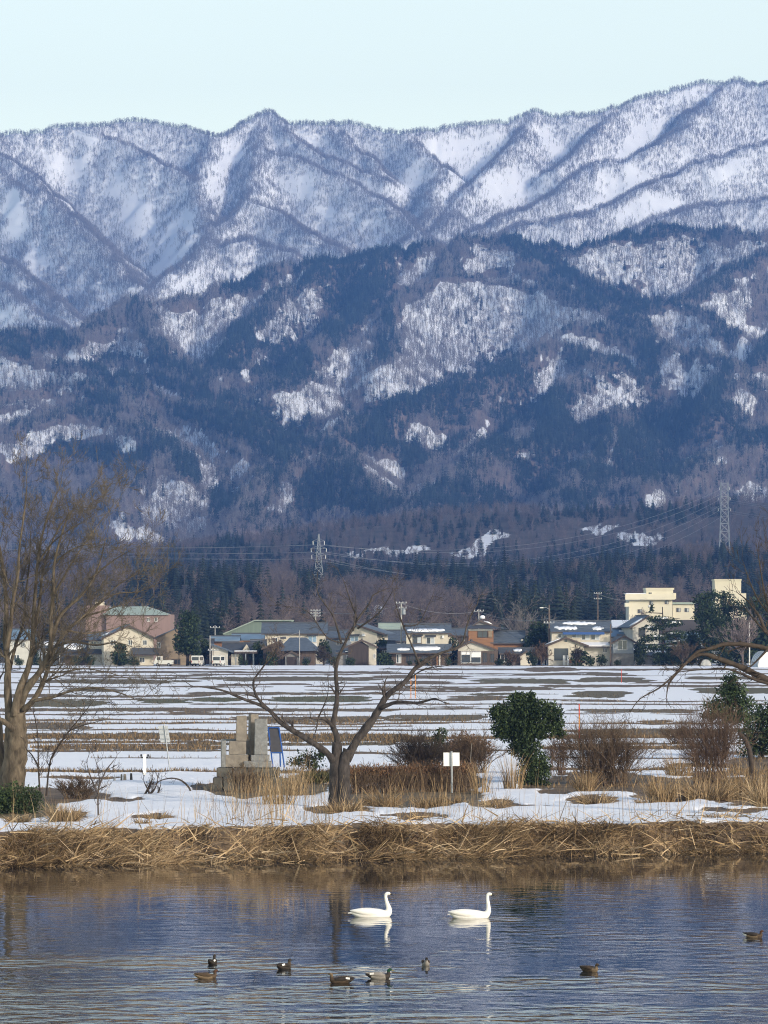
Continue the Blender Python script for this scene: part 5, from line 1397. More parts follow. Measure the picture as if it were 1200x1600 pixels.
# cream house with snow strips
h = House("two_storey_house", "cream two-storey house with white snow strips on upper and lower roofs", 604, 706, 742, HG)
h.wall(635, 700, 988, 'cream', 2, 8); r = h.roof_x(632, 706, 988, 975, 'tile', 2, 8); h.roof_snow(r, 636, 695, 982.5, 987.6, h.front, 8, .12, 20)
h.win(652, 1000, 14, 11, 2, 'mix', 'trim', 1, True); h.win(673, 1001, 13, 11, 2, 'mix', 'white', 1, True); h.part("water_heater", 'white', 691, 694, 993, 997, 1.6, 1.95)
h.wall(612, 700, 1018, 'brown_wall', .2, 9.6); r = h.lean(604, 706, 1019, 1006, 'tile', 2, 3.0); h.roof_snow(r, 620, 640, 1013, 1017, h.lo, 10, .15, 10); h.roof_snow(r, 643, 688, 1010, 1017, h.lo, 11, .12, 16)
h.win(623, 1029, 8, 14, .2, 'mix', 'white', 1); h.win(642, 1030, 16, 12, .2, 'glass', 'trim', 3); h.win(665, 1030, 14, 12, .2, 'glass', 'trim', 3); h.part("post", 'orange_wall', 682, 684, 1020, 1041, -.6, -.4); h.part("post", 'pale_wall', 686, 688, 1020, 1041, -.6, -.4)
h = House("low_house", "narrow grey house end with a snowy verge between cream and orange houses", 697, 716, 752, HG)
h.gable_wall(698, 715, 998, 704, 991, 'pale_wall', 0, 7); h.roof_y(694, 719, 999, 704, 989.5, 'tile', 0, 7, .4); h.win(706, 1006, 4, 6)
# orange house
h = House("orange_house", "orange-brown two-storey house with a snow-capped ridge end and a lower tiled wing", 731, 822, 750, HG)
h.wall(732, 771, 985, 'orange_wall', 0, 8); zt, ze = h.Z(972), h.Z(982)
b = MB(); b.add([(h.X(726), -1, ze), (h.X(784), -1, ze), (h.X(796), 9, ze), (h.X(726), 9, ze), (h.X(738), 1.2, h.Z(976)), (h.X(764), 1.2, h.Z(976)), (h.X(764), 6, h.Z(976)), (h.X(738), 6, h.Z(976))], [[0,1,5,4],[1,2,6,5],[2,3,7,6],[3,0,4,7],[4,5,6,7],[3,2,1,0]]); rf = b.build("roof", M['tile_dark'], h.o)
h.roof_y(733, 783, 980.5, 750, 969, 'tile', 1.0, 6, .3); b = MB(); b.prism([(h.X(738), h.Z(977.5)), (h.X(766), h.Z(977.5)), (h.X(750), h.Z(971))], 'y', 1, 2); b.build("gable_panel", M['grey_block'], h.o)
snow_sheet(rf, "roof_snow", (h.X(757), .9, h.Z(972.2)), (h.X(770), .9, h.Z(977.2)), (h.X(768), 3.4, h.Z(976.2)), (h.X(755), 3.4, h.Z(971)), .3, 8, 14, .1)
b = MB(); b.lathe([(.05, -.1), (.45, 0), (.5, .3), (.3, .55), (.02, .6)], 10, (h.X(754), 1.4, h.Z(966.5))); b.build("snow_cap", M['snow'], h.o, True)
h.part("white_band", 'white', 732, 770, 983, 985.4, -.06, -.01); h.win(754, 991, 16, 10, 0, 'glass', 'trim', 1); h.part("shutter_box", 'tan_wall', 763, 769, 986, 996, -.2, -.02)
h.wall(771.2, 817, 1004, 'orange_wall', .5, 7); h.roof_x(766, 822, 1004, 986, 'tile', .5, 7); h.part("verge_wall", 'pale_wall', 814, 817.5, 999, 1006, .3, .48); h.wall(771.5, 800, 1015, 'brown_wall', -1.2, 1.6)
# low house in front with big windows
h = House("window_house", "low grey house with big white framed windows in front of the orange house", 710, 778, 742, HG)
h.gable_wall(716, 772, 1014, 737, 1003, 'pale_wall', .2, 7); h.roof_y(710, 776, 1014.5, 737, 1000.5, 'tile', .2, 7, .5); h.wall(715, 778, 1017, 'brown_wall', -.6, .75)
h.win(727.5, 1027, 15, 18, -.6, 'glass', 'white', 0); h.win(743.5, 1027, 16, 18, -.6, 'glass', 'white', 0); h.part("blind", 'white', 721, 734, 1019, 1023, -.7, -.64); h.part("blind", 'white', 736.5, 751, 1019, 1027, -.7, -.64); h.win(758, 1027, 8, 16, -.6, 'glass', 'trim', 2); h.win(769, 1028, 7, 14, -.6, 'glass', 'trim', 1)
h = House("low_house", "small brown house with a snow-spotted roof beside the white-framed windows", 780, 836, 743, HG)
h.wall(782, 832, 1020, 'brown_wall', 0, 6); r = h.roof_x(779, 836, 1020, 1013, 'tile_dark', 0, 6); h.roof_snow(r, 802, 816, 1014, 1019, h.front, 15, .2, 7); h.win(788, 1027, 12, 15, 0, 'glass', 'white', 1); h.gable_wall(813, 830, 1024, 822, 1018, 'cream', -.9, .8); h.roof_y(810, 834, 1025, 822, 1016.5, 'brown_wall', -.9, .9, .3)
# white house with blue awning
h = House("blue_awning_house", "cream two-storey house with a long bright blue awning and snow-patched roof", 858, 957, 745, HG)
h.wall(862, 953, 985, 'cream', 0, 8); r = h.roof_x(860, 957, 986, 970, 'tile', 0, 8); h.roof_snow(r, 880, 932, 971.5, 977, h.front, 21, .25, 18); h.roof_snow(r, 866, 902, 977.5, 985.5, h.front, 22, .3, 14); h.roof_snow(r, 925, 944, 979, 985.5, h.front, 23, .35, 9)
b = MB(); b.slab([(h.X(879), -1.3, h.Z(990)), (h.X(944), -1.3, h.Z(990)), (h.X(944), -.3, h.Z(987)), (h.X(879), -.3, h.Z(987))], .18); b.build("awning", M['bluestrip'], h.o)
h.win(877, 993, 11, 6, 0, 'mix'); h.win(900, 993, 13, 7, 0, 'mix'); h.win(915, 995, 13, 10, 0, 'mix'); h.win(930, 995, 14, 10, 0, 'mix'); h.lean(900, 957, 1008, 1003, 'snow', 0, 2.0, .25); h.wall(905, 953, 1010, 'pale_wall', -.5, .4); h.win(945, 1016, 7, 7, -.5)
h = House("garage", "cream gabled garage with a small vent in front of the blue awning house", 852, 920, 741, HG)
h.gable_wall(857, 912, 1008, 884, 997, 'cream', 0, 6); r = h.roof_y(852, 920, 1008.5, 884, 995.5, 'tile', 0, 6, .5); h.part("vent", 'glass', 882, 886, 999, 1003, -.08, .02)
snow_sheet(r, "roof_snow", (h.X(853), -.45, h.Z(1007.6)), (h.X(878), -.45, h.Z(997.4)), (h.X(878), 5.5, h.Z(997.4)), (h.X(853), 5.5, h.Z(1007.6)), .14, 10, 26, .05)
h.part("dark_opening_plate", 'glass', 866, 888, 1013, 1032, -.06, .02); h.part("gatepost", 'white', 879, 883, 1024, 1040, -1.5, -1.1); h.part("gatepost", 'white', 885, 888.5, 1024, 1040, -1.5, -1.1); h.part("garden_wall", 'orange_wall', 889, 912, 1029, 1036, -1.2, -1.0)  # dark plate on the wall stands in for the shade inside the garage
# grey-blue house
h = House("grey_gable_house", "small blue-grey gabled house with one large square window", 955, 994, 742, HG, 6)
h.gable_wall(958, 990, 1003, 975, 994, 'grey_wall', 0, 7, 1021); h.wall(957, 991, 1021.2, 'grey_block', .1, 6.8); h.roof_y(954, 995, 1004, 975, 992.5, 'tile', 0, 7, .5); h.win(972.5, 1008, 15, 15, 0, 'glass', 'white', 1)
h = House("white_gable_house", "white gabled house rising behind the blue-grey gabled house", 985, 1034, 760, HG, 10)
h.gable_wall(988, 1030, 977, 1012, 964, 'pale_wall', 0, 9); r = h.roof_y(982, 1040, 980, 1012, 962, 'tile', 0, 9, .6); h.win(1003, 988, 11, 14, 0, 'glass', 'trim', 0)
snow_sheet(r, "roof_snow", (h.X(984), -.5, h.Z(978.6)), (h.X(1004), -.5, h.Z(967)), (h.X(1006), 2, h.Z(966)), (h.X(986), 2, h.Z(977.6)), .12, 8, 30, .15)
h = House("low_house", "low tiled house with a blue roof between blue awning and white gable houses", 950, 990, 765, HG)
h.wall(953, 988, 994, 'pale_wall', 0, 7); r = h.roof_x(950, 990, 994, 983, 'tile_blue', 0, 7); h.roof_snow(r, 968, 984, 985, 988, h.front, 31, .2, 7)
h = House("low_house", "low snow-roofed house behind the layered garden pine", 988, 1070, 752, HG)
h.wall(992, 1066, 1024, 'grey_block', 0, 6); r = h.roof_x(988, 1070, 1023, 1008, 'tile', 0, 6); h.roof_snow(r, 990, 1062, 1009, 1022, h.front, 33, .3, 20)
h = House("blue_roof_house", "blue-roofed house glimpsed between the garden pine and the dark trees", 1060, 1100, 790, HG)
h.wall(1063, 1098, 1000, 'grey_wall', 0, 7); h.roof_x(1060, 1100, 1000, 988, 'tile_blue', 0, 7); h.win(1080, 1008, 8, 8)
for (n_, lb, a_, b_, D_, e_, r_, wm, rm) in [("low_house","brown low house roof showing between the dark conifer and white garage house",300,334,760,1010,999,'brown_wall','tile_dark'),("low_house","dark-roofed house behind the old hipped-roof house and cherry stem",496,530,785,990,980,'grey_wall','tile_dark'),
    ("low_house","low dark house deep between the cream gable and snow-striped houses",592,618,750,1012,1002,'dark_wall','tile_dark'),("low_house","dark brown house between snow-striped and orange houses, half hidden",700,734,770,992,982,'brown_wall','tile'),("low_house","low grey-roofed house right of the orange house wing",818,864,762,1004,993,'pale_wall','tile'),
    ("low_house","long dark roof behind the pine at the right of the village",1040,1090,775,1006,994,'dark_wall','tile'),("low_house","grey low house behind the right-hand evergreen mass",1110,1160,770,1010,996,'grey_wall','tile_dark'),("low_house","small dark house left of the wide two-storey house",390,416,752,1010,1000,'dark_wall','tile_dark')]:
    h = House(n_, lb, a_, b_, D_, HG); h.wall(a_ + 2, b_ - 2, e_, wm, 0, 7); h.roof_x(a_, b_, e_, r_, rm, 0, 7)
    h.win(a_ * .65 + b_ * .35, e_ + 7, 7, 7, 0, 'glass', 'white'); h.win(a_ * .3 + b_ * .7, e_ + 7, 7, 7, 0, 'mix', 'trim')
# school on the rise
h = House("school", "pale yellow concrete school building on the rise behind the village", 977, 1086, 1080, None, 0, "school", 9.6)
h.wall(983, 1051, 931, 'lemon_wall', 1, 14); h.part("overhang", 'lemon_wall', 977, 1054, 928, 937, -.4, .98); h.part("upper_block", 'lemon_wall', 1010, 1052, 921, 928.6, .5, 12); h.part("roof_slab", 'lemon_wall', 1009, 1053.5, 918.5, 921.5, .2, 12.4); h.part("side_balcony", 'lemon_wall', 1051.2, 1056.5, 926.5, 936, .2, 6)
h.part("left_balcony", 'lemon_wall', 977, 982.8, 942, 948, .2, 5); h.wall(1052, 1086, 944, 'lemon_wall', 2, 10, None, "wing"); h.part("wing_roof", 'roof_green', 1051.5, 1087, 941, 944, 1.4, 12.5)
h.part("roof_snow", 'snow', 978, 1009, 926.9, 928, -.3, 10); h.part("drip_edge", 'trim', 1009, 1053.5, 917.8, 918.4, .1, 12.5)
h.win(1016, 927, 6, 3.4, .5, 'glass', 'lemon_wall', 1); h.win(1042, 941, 6, 5.5, 1, 'mix', 'trim', 1); h.win(1018, 942, 6, 6, 1, 'mix', 'trim', 1); h.win(1061, 953, 7, 6, 2, 'mix', 'trim', 1); h.win(1074, 953, 7, 6, 2, 'mix', 'trim', 1); h.win(1000, 955, 7, 6, 1, 'mix', 'trim', 1)
h = House("tower_block", "pale yellow windowless tower block above the dark trees at the right", 1116, 1167, 1100, None, 0, "building", 9.0)
h.wall(1117, 1158, 907, 'lemon_wall', 0, 9); h.part("roof_slab", 'lemon_wall', 1116, 1158.6, 905, 907.2, -.3, 9.3); h.part("drip_edge", 'trim', 1116, 1158.6, 904.3, 904.9, -.35, 9.35); h.part("low_wing", 'lemon_wall', 1158.2, 1166, 927, 935.5, .2, 6); h.part("string_course", 'lemon_wall', 1116.6, 1158.4, 912, 912.6, -.12, -.01)
b = MB(); b.box(h.X(1158.3), h.X(1166.5), .1, 6.1, -.3, h.Z(936)); b.build("lower_wall", M['lemon_wall'], h.o)
# greenhouses
def hoop_house(label, px, D, w, hh, ln):
    t = empty("greenhouse", ((px - 600) / F * D, D, ground_z(px, D))); tag(t, label, "greenhouse")
    b = MB(); pr = [(w / 2 * math.cos(a), hh * math.sin(a)) for a in np.linspace(0, math.pi, 13)]
    b.prism(pr, 'y', 0, ln); b.build("cover", M['white'], t)
    for k in range(6):
        c = MB(); c.tube([(x * 1.01, ln * k / 5.0, z * 1.01) for x, z in pr], [.05] * len(pr), 5); c.build("hoop", M['steel'], t)
hoop_house("white rounded greenhouse at the right edge of the field", 1200, 705, 3.4, 2.7, 14)
hoop_house("tiny white plastic tunnel at the far side of the field", 1103, 735, 2.0, 1.2, 6)

# ---- garden trees and shrubs of the village
def shared_cloud(seed, n, size, tone=.4, sh=.5):
    g = np.random.default_rng(seed); u = g.normal(size=(n, 3)); u /= np.linalg.norm(u, axis=1)[:, None]
    p = u * (g.random(n) ** sh * (.72 + .5 * fbm(u[:, 0] * 2 + seed, u[:, 2] * 2 + u[:, 1], seed, 3)))[:, None]; p[:, 2] = p[:, 2] + .9
    a = g.normal(size=(n, 3)); a /= np.linalg.norm(a, axis=1)[:, None]; b_ = np.cross(a, g.normal(size=(n, 3))); b_ /= np.linalg.norm(b_, axis=1)[:, None]
    s_ = (size * g.uniform(.6, 1.3, n))[:, None]
    v = np.stack([p - a * s_, p + b_ * s_ * .6, p + a * s_, p - b_ * s_ * .6], 1).reshape(-1, 3)
    me = mesh_from("shrub_foliage", v, np.arange(4 * n).reshape(n, 4), M['leaf'])
    at = me.attributes.new("tone", 'FLOAT', 'POINT'); at.data.foreach_set("value", np.repeat(np.clip(tone + g.normal(0, .2, n), 0, 1), 4).astype(np.float32)); return me
SHM = [shared_cloud(300 + i, 420, .16) for i in range(4)]
stem_me = MB(); stem_me.tube([(0, 0, -.4), (0.02, 0, .8)], [.08, .05], 5); STEM = mesh_from("stem", stem_me.v, stem_me.f, M['bark_brown'])
rr = random.Random(88)
SHP = [(208,16,16),(186,20,28),(215,9,10),(376,9,18),(384,7,10),(425,22,26),(478,14,12),(520,16,14),(548,16,14),(600,24,22),(612,12,10),(640,10,8),(655,14,12),(700,12,14),(780,18,12),(795,14,12),(832,20,26),(905,30,26),(922,18,16),(940,20,18),(1000,16,14),(1030,26,22),(1048,22,20),(1075,26,24),(1100,30,26),(1130,34,22),(1155,30,28),(1180,34,24),(140,22,18),(120,18,16),(60,18,14),(30,16,12),(300,14,10),(410,14,12),(345,7,7),(668,10,8),(965,14,10),(1060,18,16)]
ANCH = [(-10,"white house behind the left tree"),(62,"small house between the left tree stems"),(112,"reddish snow-roofed house"),(150,"pale grey low house"),(205,"cream gable house"),(270,"tan sloped-roof house"),(340,"white garage house"),(388,"carport"),(455,"old hipped-roof house"),(535,"low garden shed"),(568,"dark gabled shed"),(605,"dark blue-roofed house"),(655,"snow-striped cream house"),(745,"white-framed windows"),(806,"small brown house"),(885,"cream garage"),(938,"blue awning house"),(974,"blue-grey gabled house"),(1030,"layered garden pine"),(1085,"low snow-roofed house"),(1120,"big dark pine"),(1185,"right evergreens")]
near = {}
for q in sorted(SHP): near.setdefault(min(ANCH, key=lambda a: abs(a[0] - q[0]))[1], []).append(q)
ORD = ["first", "second", "third", "fourth", "fifth", "sixth"]
def shrub_label(q, kind):
    n_ = min(ANCH, key=lambda a: abs(a[0] - q[0]))[1]; l_ = near[n_]
    return "dark leafy %s before the %s" % (kind, n_) if len(l_) == 1 else "%s dark %s from the left before the %s" % (ORD[l_.index(q)], kind, n_)
for i, (px, w, h_) in enumerate(SHP):
    D = 737 + rr.uniform(-1.5, 1.5) if px < 1150 else 740
    t = empty("garden_shrub", ((px - 600) / F * D, D, 1.0)); sc = D / F
    tag(t, shrub_label((px, w, h_), "garden shrub"), "shrub", "garden shrubs before the houses")
    o = link("foliage", SHM[i % 4], t); o.scale = (w * sc * .55, w * sc * .45, h_ * sc * .55); o.rotation_euler = (0, 0, rr.uniform(0, 6))
    o = link("stem", STEM, t); o.scale = (1, 1, h_ * sc * .4)
# taller garden trees between the houses
for i, (px, w, h_, lb) in enumerate([(152,24,44,"between the low grey house and cream gable house"),(320,20,44,"behind the left parked van"),(404,24,40,"left of the old hipped-roof house"),(506,22,42,"right of the old hipped-roof house"),(596,20,46,"right of the dark gabled shed"),(708,20,46,"left of the white-framed windows"),(826,26,50,"right of the orange house"),(852,18,40,"left of the brown lamp pole"),(946,20,34,"before the blue awning house"),(1000,22,44,"left of the layered garden pine"),(1082,30,58,"left of the big dark pine"),(1052,26,40,"behind the layered garden pine"),(120,22,40,"behind the reddish snow-roofed house"),(50,22,44,"right of the white house behind the left tree"),(640,16,36,"before the left end of the snow-striped house"),(1150,40,70,"in the middle of the right-hand evergreens"),(1196,40,66,"at the far right of the evergreens")]):
    D = 748 + rr.uniform(-1.5, 3); t = empty("garden_tree", ((px - 600) / F * D, D, 1.0)); sc = D / F
    tag(t, "tall dark garden tree " + lb, "tree", "dark garden trees between the houses")
    for (dx, dz, k) in ((0, .34, 1.0), (-.25, .16, .75), (.22, .22, .8)):
        o = link("crown", SHM[(i + int(k * 20)) % 4], t, (dx * w * sc, 0, dz * h_ * sc)); o.scale = (w * sc * .5 * k, w * sc * .45 * k, h_ * sc * .34 * k); o.rotation_euler = (0, 0, rr.uniform(0, 6))
    o = link("trunk", STEM, t); o.scale = (2, 2, h_ * sc * .6)

def village_conifer(label, px, pyb, pyt, w, D, seed, cells, n=3200, size=.28, name="conifer_tree", snow=0, tone=.4):
    t = empty(name, ((px - 600) / F * D, D, ground_z(px, D))); tag(t, label, "tree")
    limb(t, "trunk", M['bark_brown'], [(px, pyb + 2), (px + 1, (pyb + pyt) / 2), (px, pyt + 4)], D, .3, .06, rr=random.Random(seed), k=7)
    rr_ = random.Random(seed)
    for k in range(7):
        y = pyt + (pyb - pyt) * (.15 + .1 * k); dx = rr_.choice([-1, 1]) * w * .4
        limb(t, "branch", M['bark_brown'], [(px, y), (px + dx * .6, y - 1), (px + dx, y - 2)], D, .1, .03, (0, rr_.uniform(-1, 1)), rr=rr_, k=5)
    leaf_cloud("crown", cells, D, t.location, n, size, M['leaf'], t, seed, .6, tone)
    if snow:
        g = np.random.default_rng(seed)
        for (cx, cy_, rx, ry) in [(c[0] + g.uniform(-5, 5), c[1] - c[3] * .4, c[2] * .5, 1.5) for c in cells[:snow]]:
            sc = F / D; x0, x1 = (cx - rx - px) / sc, (cx + rx - px) / sc; z = HC - (cy_ - HY) / sc - t.location.z; y = -cells[0][2] * .7 / sc
            snow_sheet(t, "branch_snow", (x0, y, z - .3), (x1, y, z - .3), (x1 - .2, y + 1.0, z), (x0 + .2, y + 1.0, z), .25, 6, seed, .3)
    return t
village_conifer("broad dark conifer standing beside the tan sloped-roof house", 293, 1039, 953, 40, 735, 401, [(292,965,13,12),(294,982,19,14),(292,1000,22,13),(298,1015,18,10),(284,1010,14,12),(300,970,11,12)], 4200)
village_conifer("small dark conifer before the cream gable house", 188, 1040, 1005, 22, 734, 402, [(188,1012,10,8),(187,1024,14,9),(190,1033,15,7)], 1400)
village_conifer("layered garden pine with snow on its boughs right of the white gable house", 1035, 1040, 944, 70, 737, 403, [(1018,950,5,8),(1030,968,22,6),(1020,982,22,6),(1048,975,24,7),(1030,996,30,7),(1055,992,22,8),(1022,1012,20,6),(1048,1012,26,7),(1062,1004,14,7),(1012,1000,14,5)], 3400, .24, "pine_tree", 9)
village_conifer("big dark pine rising in front of the tower block", 1105, 1038, 925, 50, 745, 404, [(1100,938,20,12),(1112,930,14,8),(1105,955,22,16),(1118,975,26,20),(1104,990,20,18),(1120,1005,28,18),(1095,965,14,12)], 5200, .26, "pine_tree")
village_conifer("round-topped dark evergreen beneath the tower block", 1130, 1038, 922, 40, 752, 405, [(1131,932,14,10),(1140,950,24,16),(1128,968,18,14),(1148,985,28,20),(1140,1010,30,18)], 4600, .26, "evergreen_tree", 0, .3)
village_conifer("broad dark evergreen mass at the right end of the village", 1180, 1038, 930, 60, 748, 406, [(1170,950,22,14),(1190,945,22,18),(1165,985,26,22),(1195,990,28,26),(1175,1015,34,20),(1215,960,22,24),(1155,1012,22,18)], 6400, .26, "evergreen_tree", 0, .35)
village_conifer("dark green conifer between the orange house and the brown utility pole", 842, 1038, 968, 34, 752, 407, [(840,985,16,14),(848,1000,16,12),(836,1003,16,12),(845,1018,16,10)], 2600)
def bare_village(label, px, py, w, h_, D, n, seed, mat, name="bare_tree"):
    t = empty(name, ((px - 600) / F * D, D, ground_z(px, D) - .1)); tag(t, label, "tree" if name == "bare_tree" else "shrub")
    rr = random.Random(seed); tb = Tubes(); sc = D / F; H_ = h_ * sc
    b = MB(); b.tube([(0, 0, -.1), (.05, 0, H_ * .35)], [H_ * .03, H_ * .018], 6); b.build("trunk", M[mat], t)
    for i in range(n): shoot(tb, (0, 0, H_ * rr.uniform(.12, .35)), (rr.gauss(0, .5) * w / h_ * 1.2, rr.gauss(0, .5), 1), H_ * rr.uniform(.35, .62), H_ * .012, 3, rr, up=.12, kids=(4, 4, 4), wander=.2, angle=.6, rmin=.022)
    tb.build("twigs", M[mat], t)
bare_village("tall pale bare tree standing behind the orange house wing", 806, 1030, 40, 82, 790, 16, 501, 'bark_frost')
bare_village("low reddish bare shrub tree on the field edge before the cream garage", 846, 1043, 42, 34, 728, 16, 502, 'shrub_red', "bare_shrub")
bare_village("brown bare bush beneath the layered garden pine", 1066, 1041, 44, 42, 733, 16, 503, 'shrub_brown', "bare_shrub")
bare_village("bare brown tree in front of the right-hand evergreens", 1160, 1040, 46, 76, 728, 15, 504, 'bark_hill')
bare_village("small bare garden tree before the tan wall of the cream garage", 900, 1041, 24, 34, 732, 9, 505, 'bark_brown')
bare_village("bare tree standing in front of the yellow school", 1000, 975, 40, 36, 1000, 14, 506, 'bark_hill')
bare_village("dark bare bush beside the old hipped-roof house", 505, 1041, 30, 32, 736, 12, 507, 'bark_brown', "bare_shrub")
bare_village("reddish bare scrub before the small brown house", 800, 1041, 40, 24, 735, 12, 508, 'shrub_red', "bare_shrub")
bare_village("bare bush left of the old house porch", 428, 1041, 30, 40, 736, 14, 509, 'shrub_brown', "bare_shrub")

# ---- poles and wires
def pole(label, px, pyt, D, arms=(0,), r=.16, mat='concrete', lamp=False, transformer=False, pyb=None):
    zb = ground_z(px, D); t = empty("utility_pole", ((px - 600) / F * D, D, zb)); tag(t, label, "utility pole")
    H_ = HC - (pyt - HY) / F * D - zb
    b = MB(); b.tube([(0, 0, -.3), (0, 0, H_)], [r, r * .7], 8); b.build("post", M[mat], t)
    for a in arms:
        b = MB(); b.box(-.95, .95, -.06 - r, .06 - r, H_ - a - .12, H_ - a); ar = b.build("crossarm", M['steel'], t)
        for k in range(4):
            i_ = MB(); i_.lathe([(.02, 0), (.09, .03), (.05, .1), (.09, .14), (.03, .22)], 6, (-.85 + k * .567, -r, H_ - a)); i_.build("insulator", M['white'], ar)
    if lamp:
        b = MB(); b.tube([(0, -r, H_ - .8), (-.5, -r - .3, H_ - .5), (-1.1, -r - .4, H_ - .5)], [.05, .045, .04], 5); l_ = b.build("lamp_arm", M['steel'], t)
        b = MB(); b.box(-1.7, -1.05, -r - .55, -r - .25, H_ - .62, H_ - .44); b.build("lamp_head", M['white'], l_)
    if transformer:
        b = MB(); b.lathe([(.02, 0), (.32, .02), (.32, .9), (.2, 1.0), (.02, 1.02)], 10, (.45, -.1, H_ - 2.2)); b.build("transformer", M['steel'], t)
    return t
pole("tall concrete utility pole left of the snow-striped cream house", 627, 941, 748, (.1, 1.0), .17, 'concrete', transformer=True)
pole("concrete utility pole with loaded top above the wide two-storey house", 493, 953, 790, (.1, .6, 1.1), .17, 'concrete')
pole("short pale utility pole above the orange house roof", 748, 952, 775, (.3,), .15, 'concrete')
pole("brown utility pole with street lamp left of the blue awning house", 858, 945, 746, (3.2,), .17, 'wood_pole', lamp=True)
pole("utility pole on the rise left of the yellow school", 934, 925, 1000, (.3, 1.6), .2, 'wood_pole')
pole("thin wooden pole at the corner of the blue awning house", 954, 975, 739, (), .12, 'wood_pole')
pole("thin pale pole before the old hipped-roof house", 468, 985, 737, (), .09, 'concrete')
pole("pale pole in front of the right-hand evergreens", 1171, 972, 738, (), .13, 'white')
pole("concrete pole beside the parked vans", 328, 993, 736, (), .13, 'concrete')
pole("grey lamp pole behind the blue-grey low roofs", 336, 977, 790, (.4,), .12, 'concrete')
pole("thin pole beside the white garage house", 333, 1014, 735, (.2,), .09, 'wood_pole')
pole("pale pole left of the reddish snow-roofed house", 93, 1015, 736, (), .1, 'concrete')
def wire(label, a, b, sag, r=.022, group=None, mat='cable'):
    a, b = Vector(a), Vector(b); n = 14; c = (a + b) / 2
    pts = [a.lerp(b, k / n) - c - Vector((0, 0, sag * 4 * (k / n) * (1 - k / n))) for k in range(n + 1)]
    m_ = MB(); m_.tube(pts, [r] * (n + 1), 4); o = m_.build("power_cable", M[mat]); o.location = c
    return tag(o, label, "cable", group)
WG = "village power wires"
for (p1, D1, p2, D2, lb) in [((627,943),748,(748,955),775,"thin wire from the tall concrete pole to the short pale pole"),((748,955),775,(858,966),746,"thin wire from the short pale pole to the brown lamp pole"),((493,955),790,(627,944),748,"thin wire from the loaded pole to the tall concrete pole"),
        ((858,966),746,(954,978),739,"thin wire from the brown lamp pole to the thin wooden pole"),((328,996),736,(468,988),737,"thin wire crossing low before the vans and old house"),((934,928),1000,(1010,935),1060,"thin wire from the rise pole to the yellow school")]:
    wire(lb, P(*p1, D1), P(*p2, D2), 1.0, .03, WG)

# ---- pylons of the high-voltage line
def lattice(label, px, pyt, pyb, D, wb, wt, arms, D_z=None, flat=False):
    top = P(px, pyt, D); zb = min(ground_z(px, D), P(px, pyb, D).z); t = empty("pylon", (top.x, D, zb)); tag(t, label, "pylon")
    H_ = top.z - zb; rad = .085
    def w_at(z):
        u = z / H_; return (wb + (wt - wb) * min(u / .72, 1.0)) / 2 if u < .72 or flat else wt / 2 * (1 - (u - .72) / .28 * (0 if flat else .8))
    for sx in (-1, 1):
        for sy in (-1, 1):
            b = MB(); zs = np.linspace(0, H_, 12); b.tube([(sx * w_at(z), sy * w_at(z), z) for z in zs], [rad * 1.5] * 12, 4); b.build("leg", M['steel'], t)
    zs = [0]; 
    while zs[-1] < H_ - 1: zs.append(zs[-1] + max(1.3, w_at(zs[-1]) * 1.8))
    zs[-1] = min(zs[-1], H_)
    br = MB()
    for z0, z1 in zip(zs[:-1], zs[1:]):
        a_, c_ = w_at(z0), w_at(z1)
        for s_ in (-1, 1):
            for (p, q) in (((-a_, s_ * a_, z0), (c_, s_ * c_, z1)), ((a_, s_ * a_, z0), (-c_, s_ * c_, z1)), ((s_ * a_, -a_, z0), (s_ * c_, c_, z1)), ((s_ * a_, a_, z0), (s_ * c_, -c_, z1)), ((-c_, s_ * c_, z1), (c_, s_ * c_, z1))):
                br.tube([p, q], [rad, rad], 3)
    o = br.build("bracing", M['steel'], t); o["kind"] = 'stuff'
    tips = []
    for (py, half) in arms:
        z = P(px, py, D).z - zb; l_ = half / (F / D)
        for s_ in (-1, 1):
            b = MB(); w_ = w_at(z)
            for y in (-w_, w_): b.tube([(s_ * w_, y, z), (s_ * l_, 0, z + .2)], [rad, rad], 4); b.tube([(s_ * w_, y, z + 1.0), (s_ * l_, 0, z + .2)], [rad, rad], 4)
            ar = b.build("arm", M['steel'], t)
            i_ = MB(); i_.tube([(s_ * l_, 0, z + .1), (s_ * l_ * .97, 0, z - 1.3)], [.14, .14], 6); i_.build("insulator", M['white'], ar)
            tips.append(Vector((top.x + s_ * l_ * .97, D, zb + z - 1.3)))
    return tips
tA = lattice("steel lattice pylon rising from the woods behind the cherry tree", 498, 834, 948, 1650, 5.6, 1.7, [(846,9),(857.5,12),(868,11)])
tB = lattice("larger steel lattice pylon with a flat top on the wooded ridge at the right", 1132, 753, 846, 2450, 7.4, 4.2, [(762,8),(778,9),(795,10)], flat=True)
PG_ = "high-voltage cables"
LV = ["top left", "top right", "middle left", "middle right", "lowest left", "lowest right"]
for i in range(6):
    wire("pale cable from the %s arm of the near pylon up to the ridge pylon" % LV[i], tA[i], tB[i], 14 + 1.5 * i, .06, PG_)
    far_l = tA[i] + Vector((-190, 120, 6 + i)); wire("pale cable leaving the %s arm of the near pylon towards the left" % LV[i], tA[i], far_l, 3, .06, "cables left of the near pylon")
    far_r = tB[i] + Vector((150, -420, -14)); wire("pale cable from the %s arm of the ridge pylon to the right edge" % LV[i], tB[i], far_r, 8, .06, "cables right of the ridge pylon")

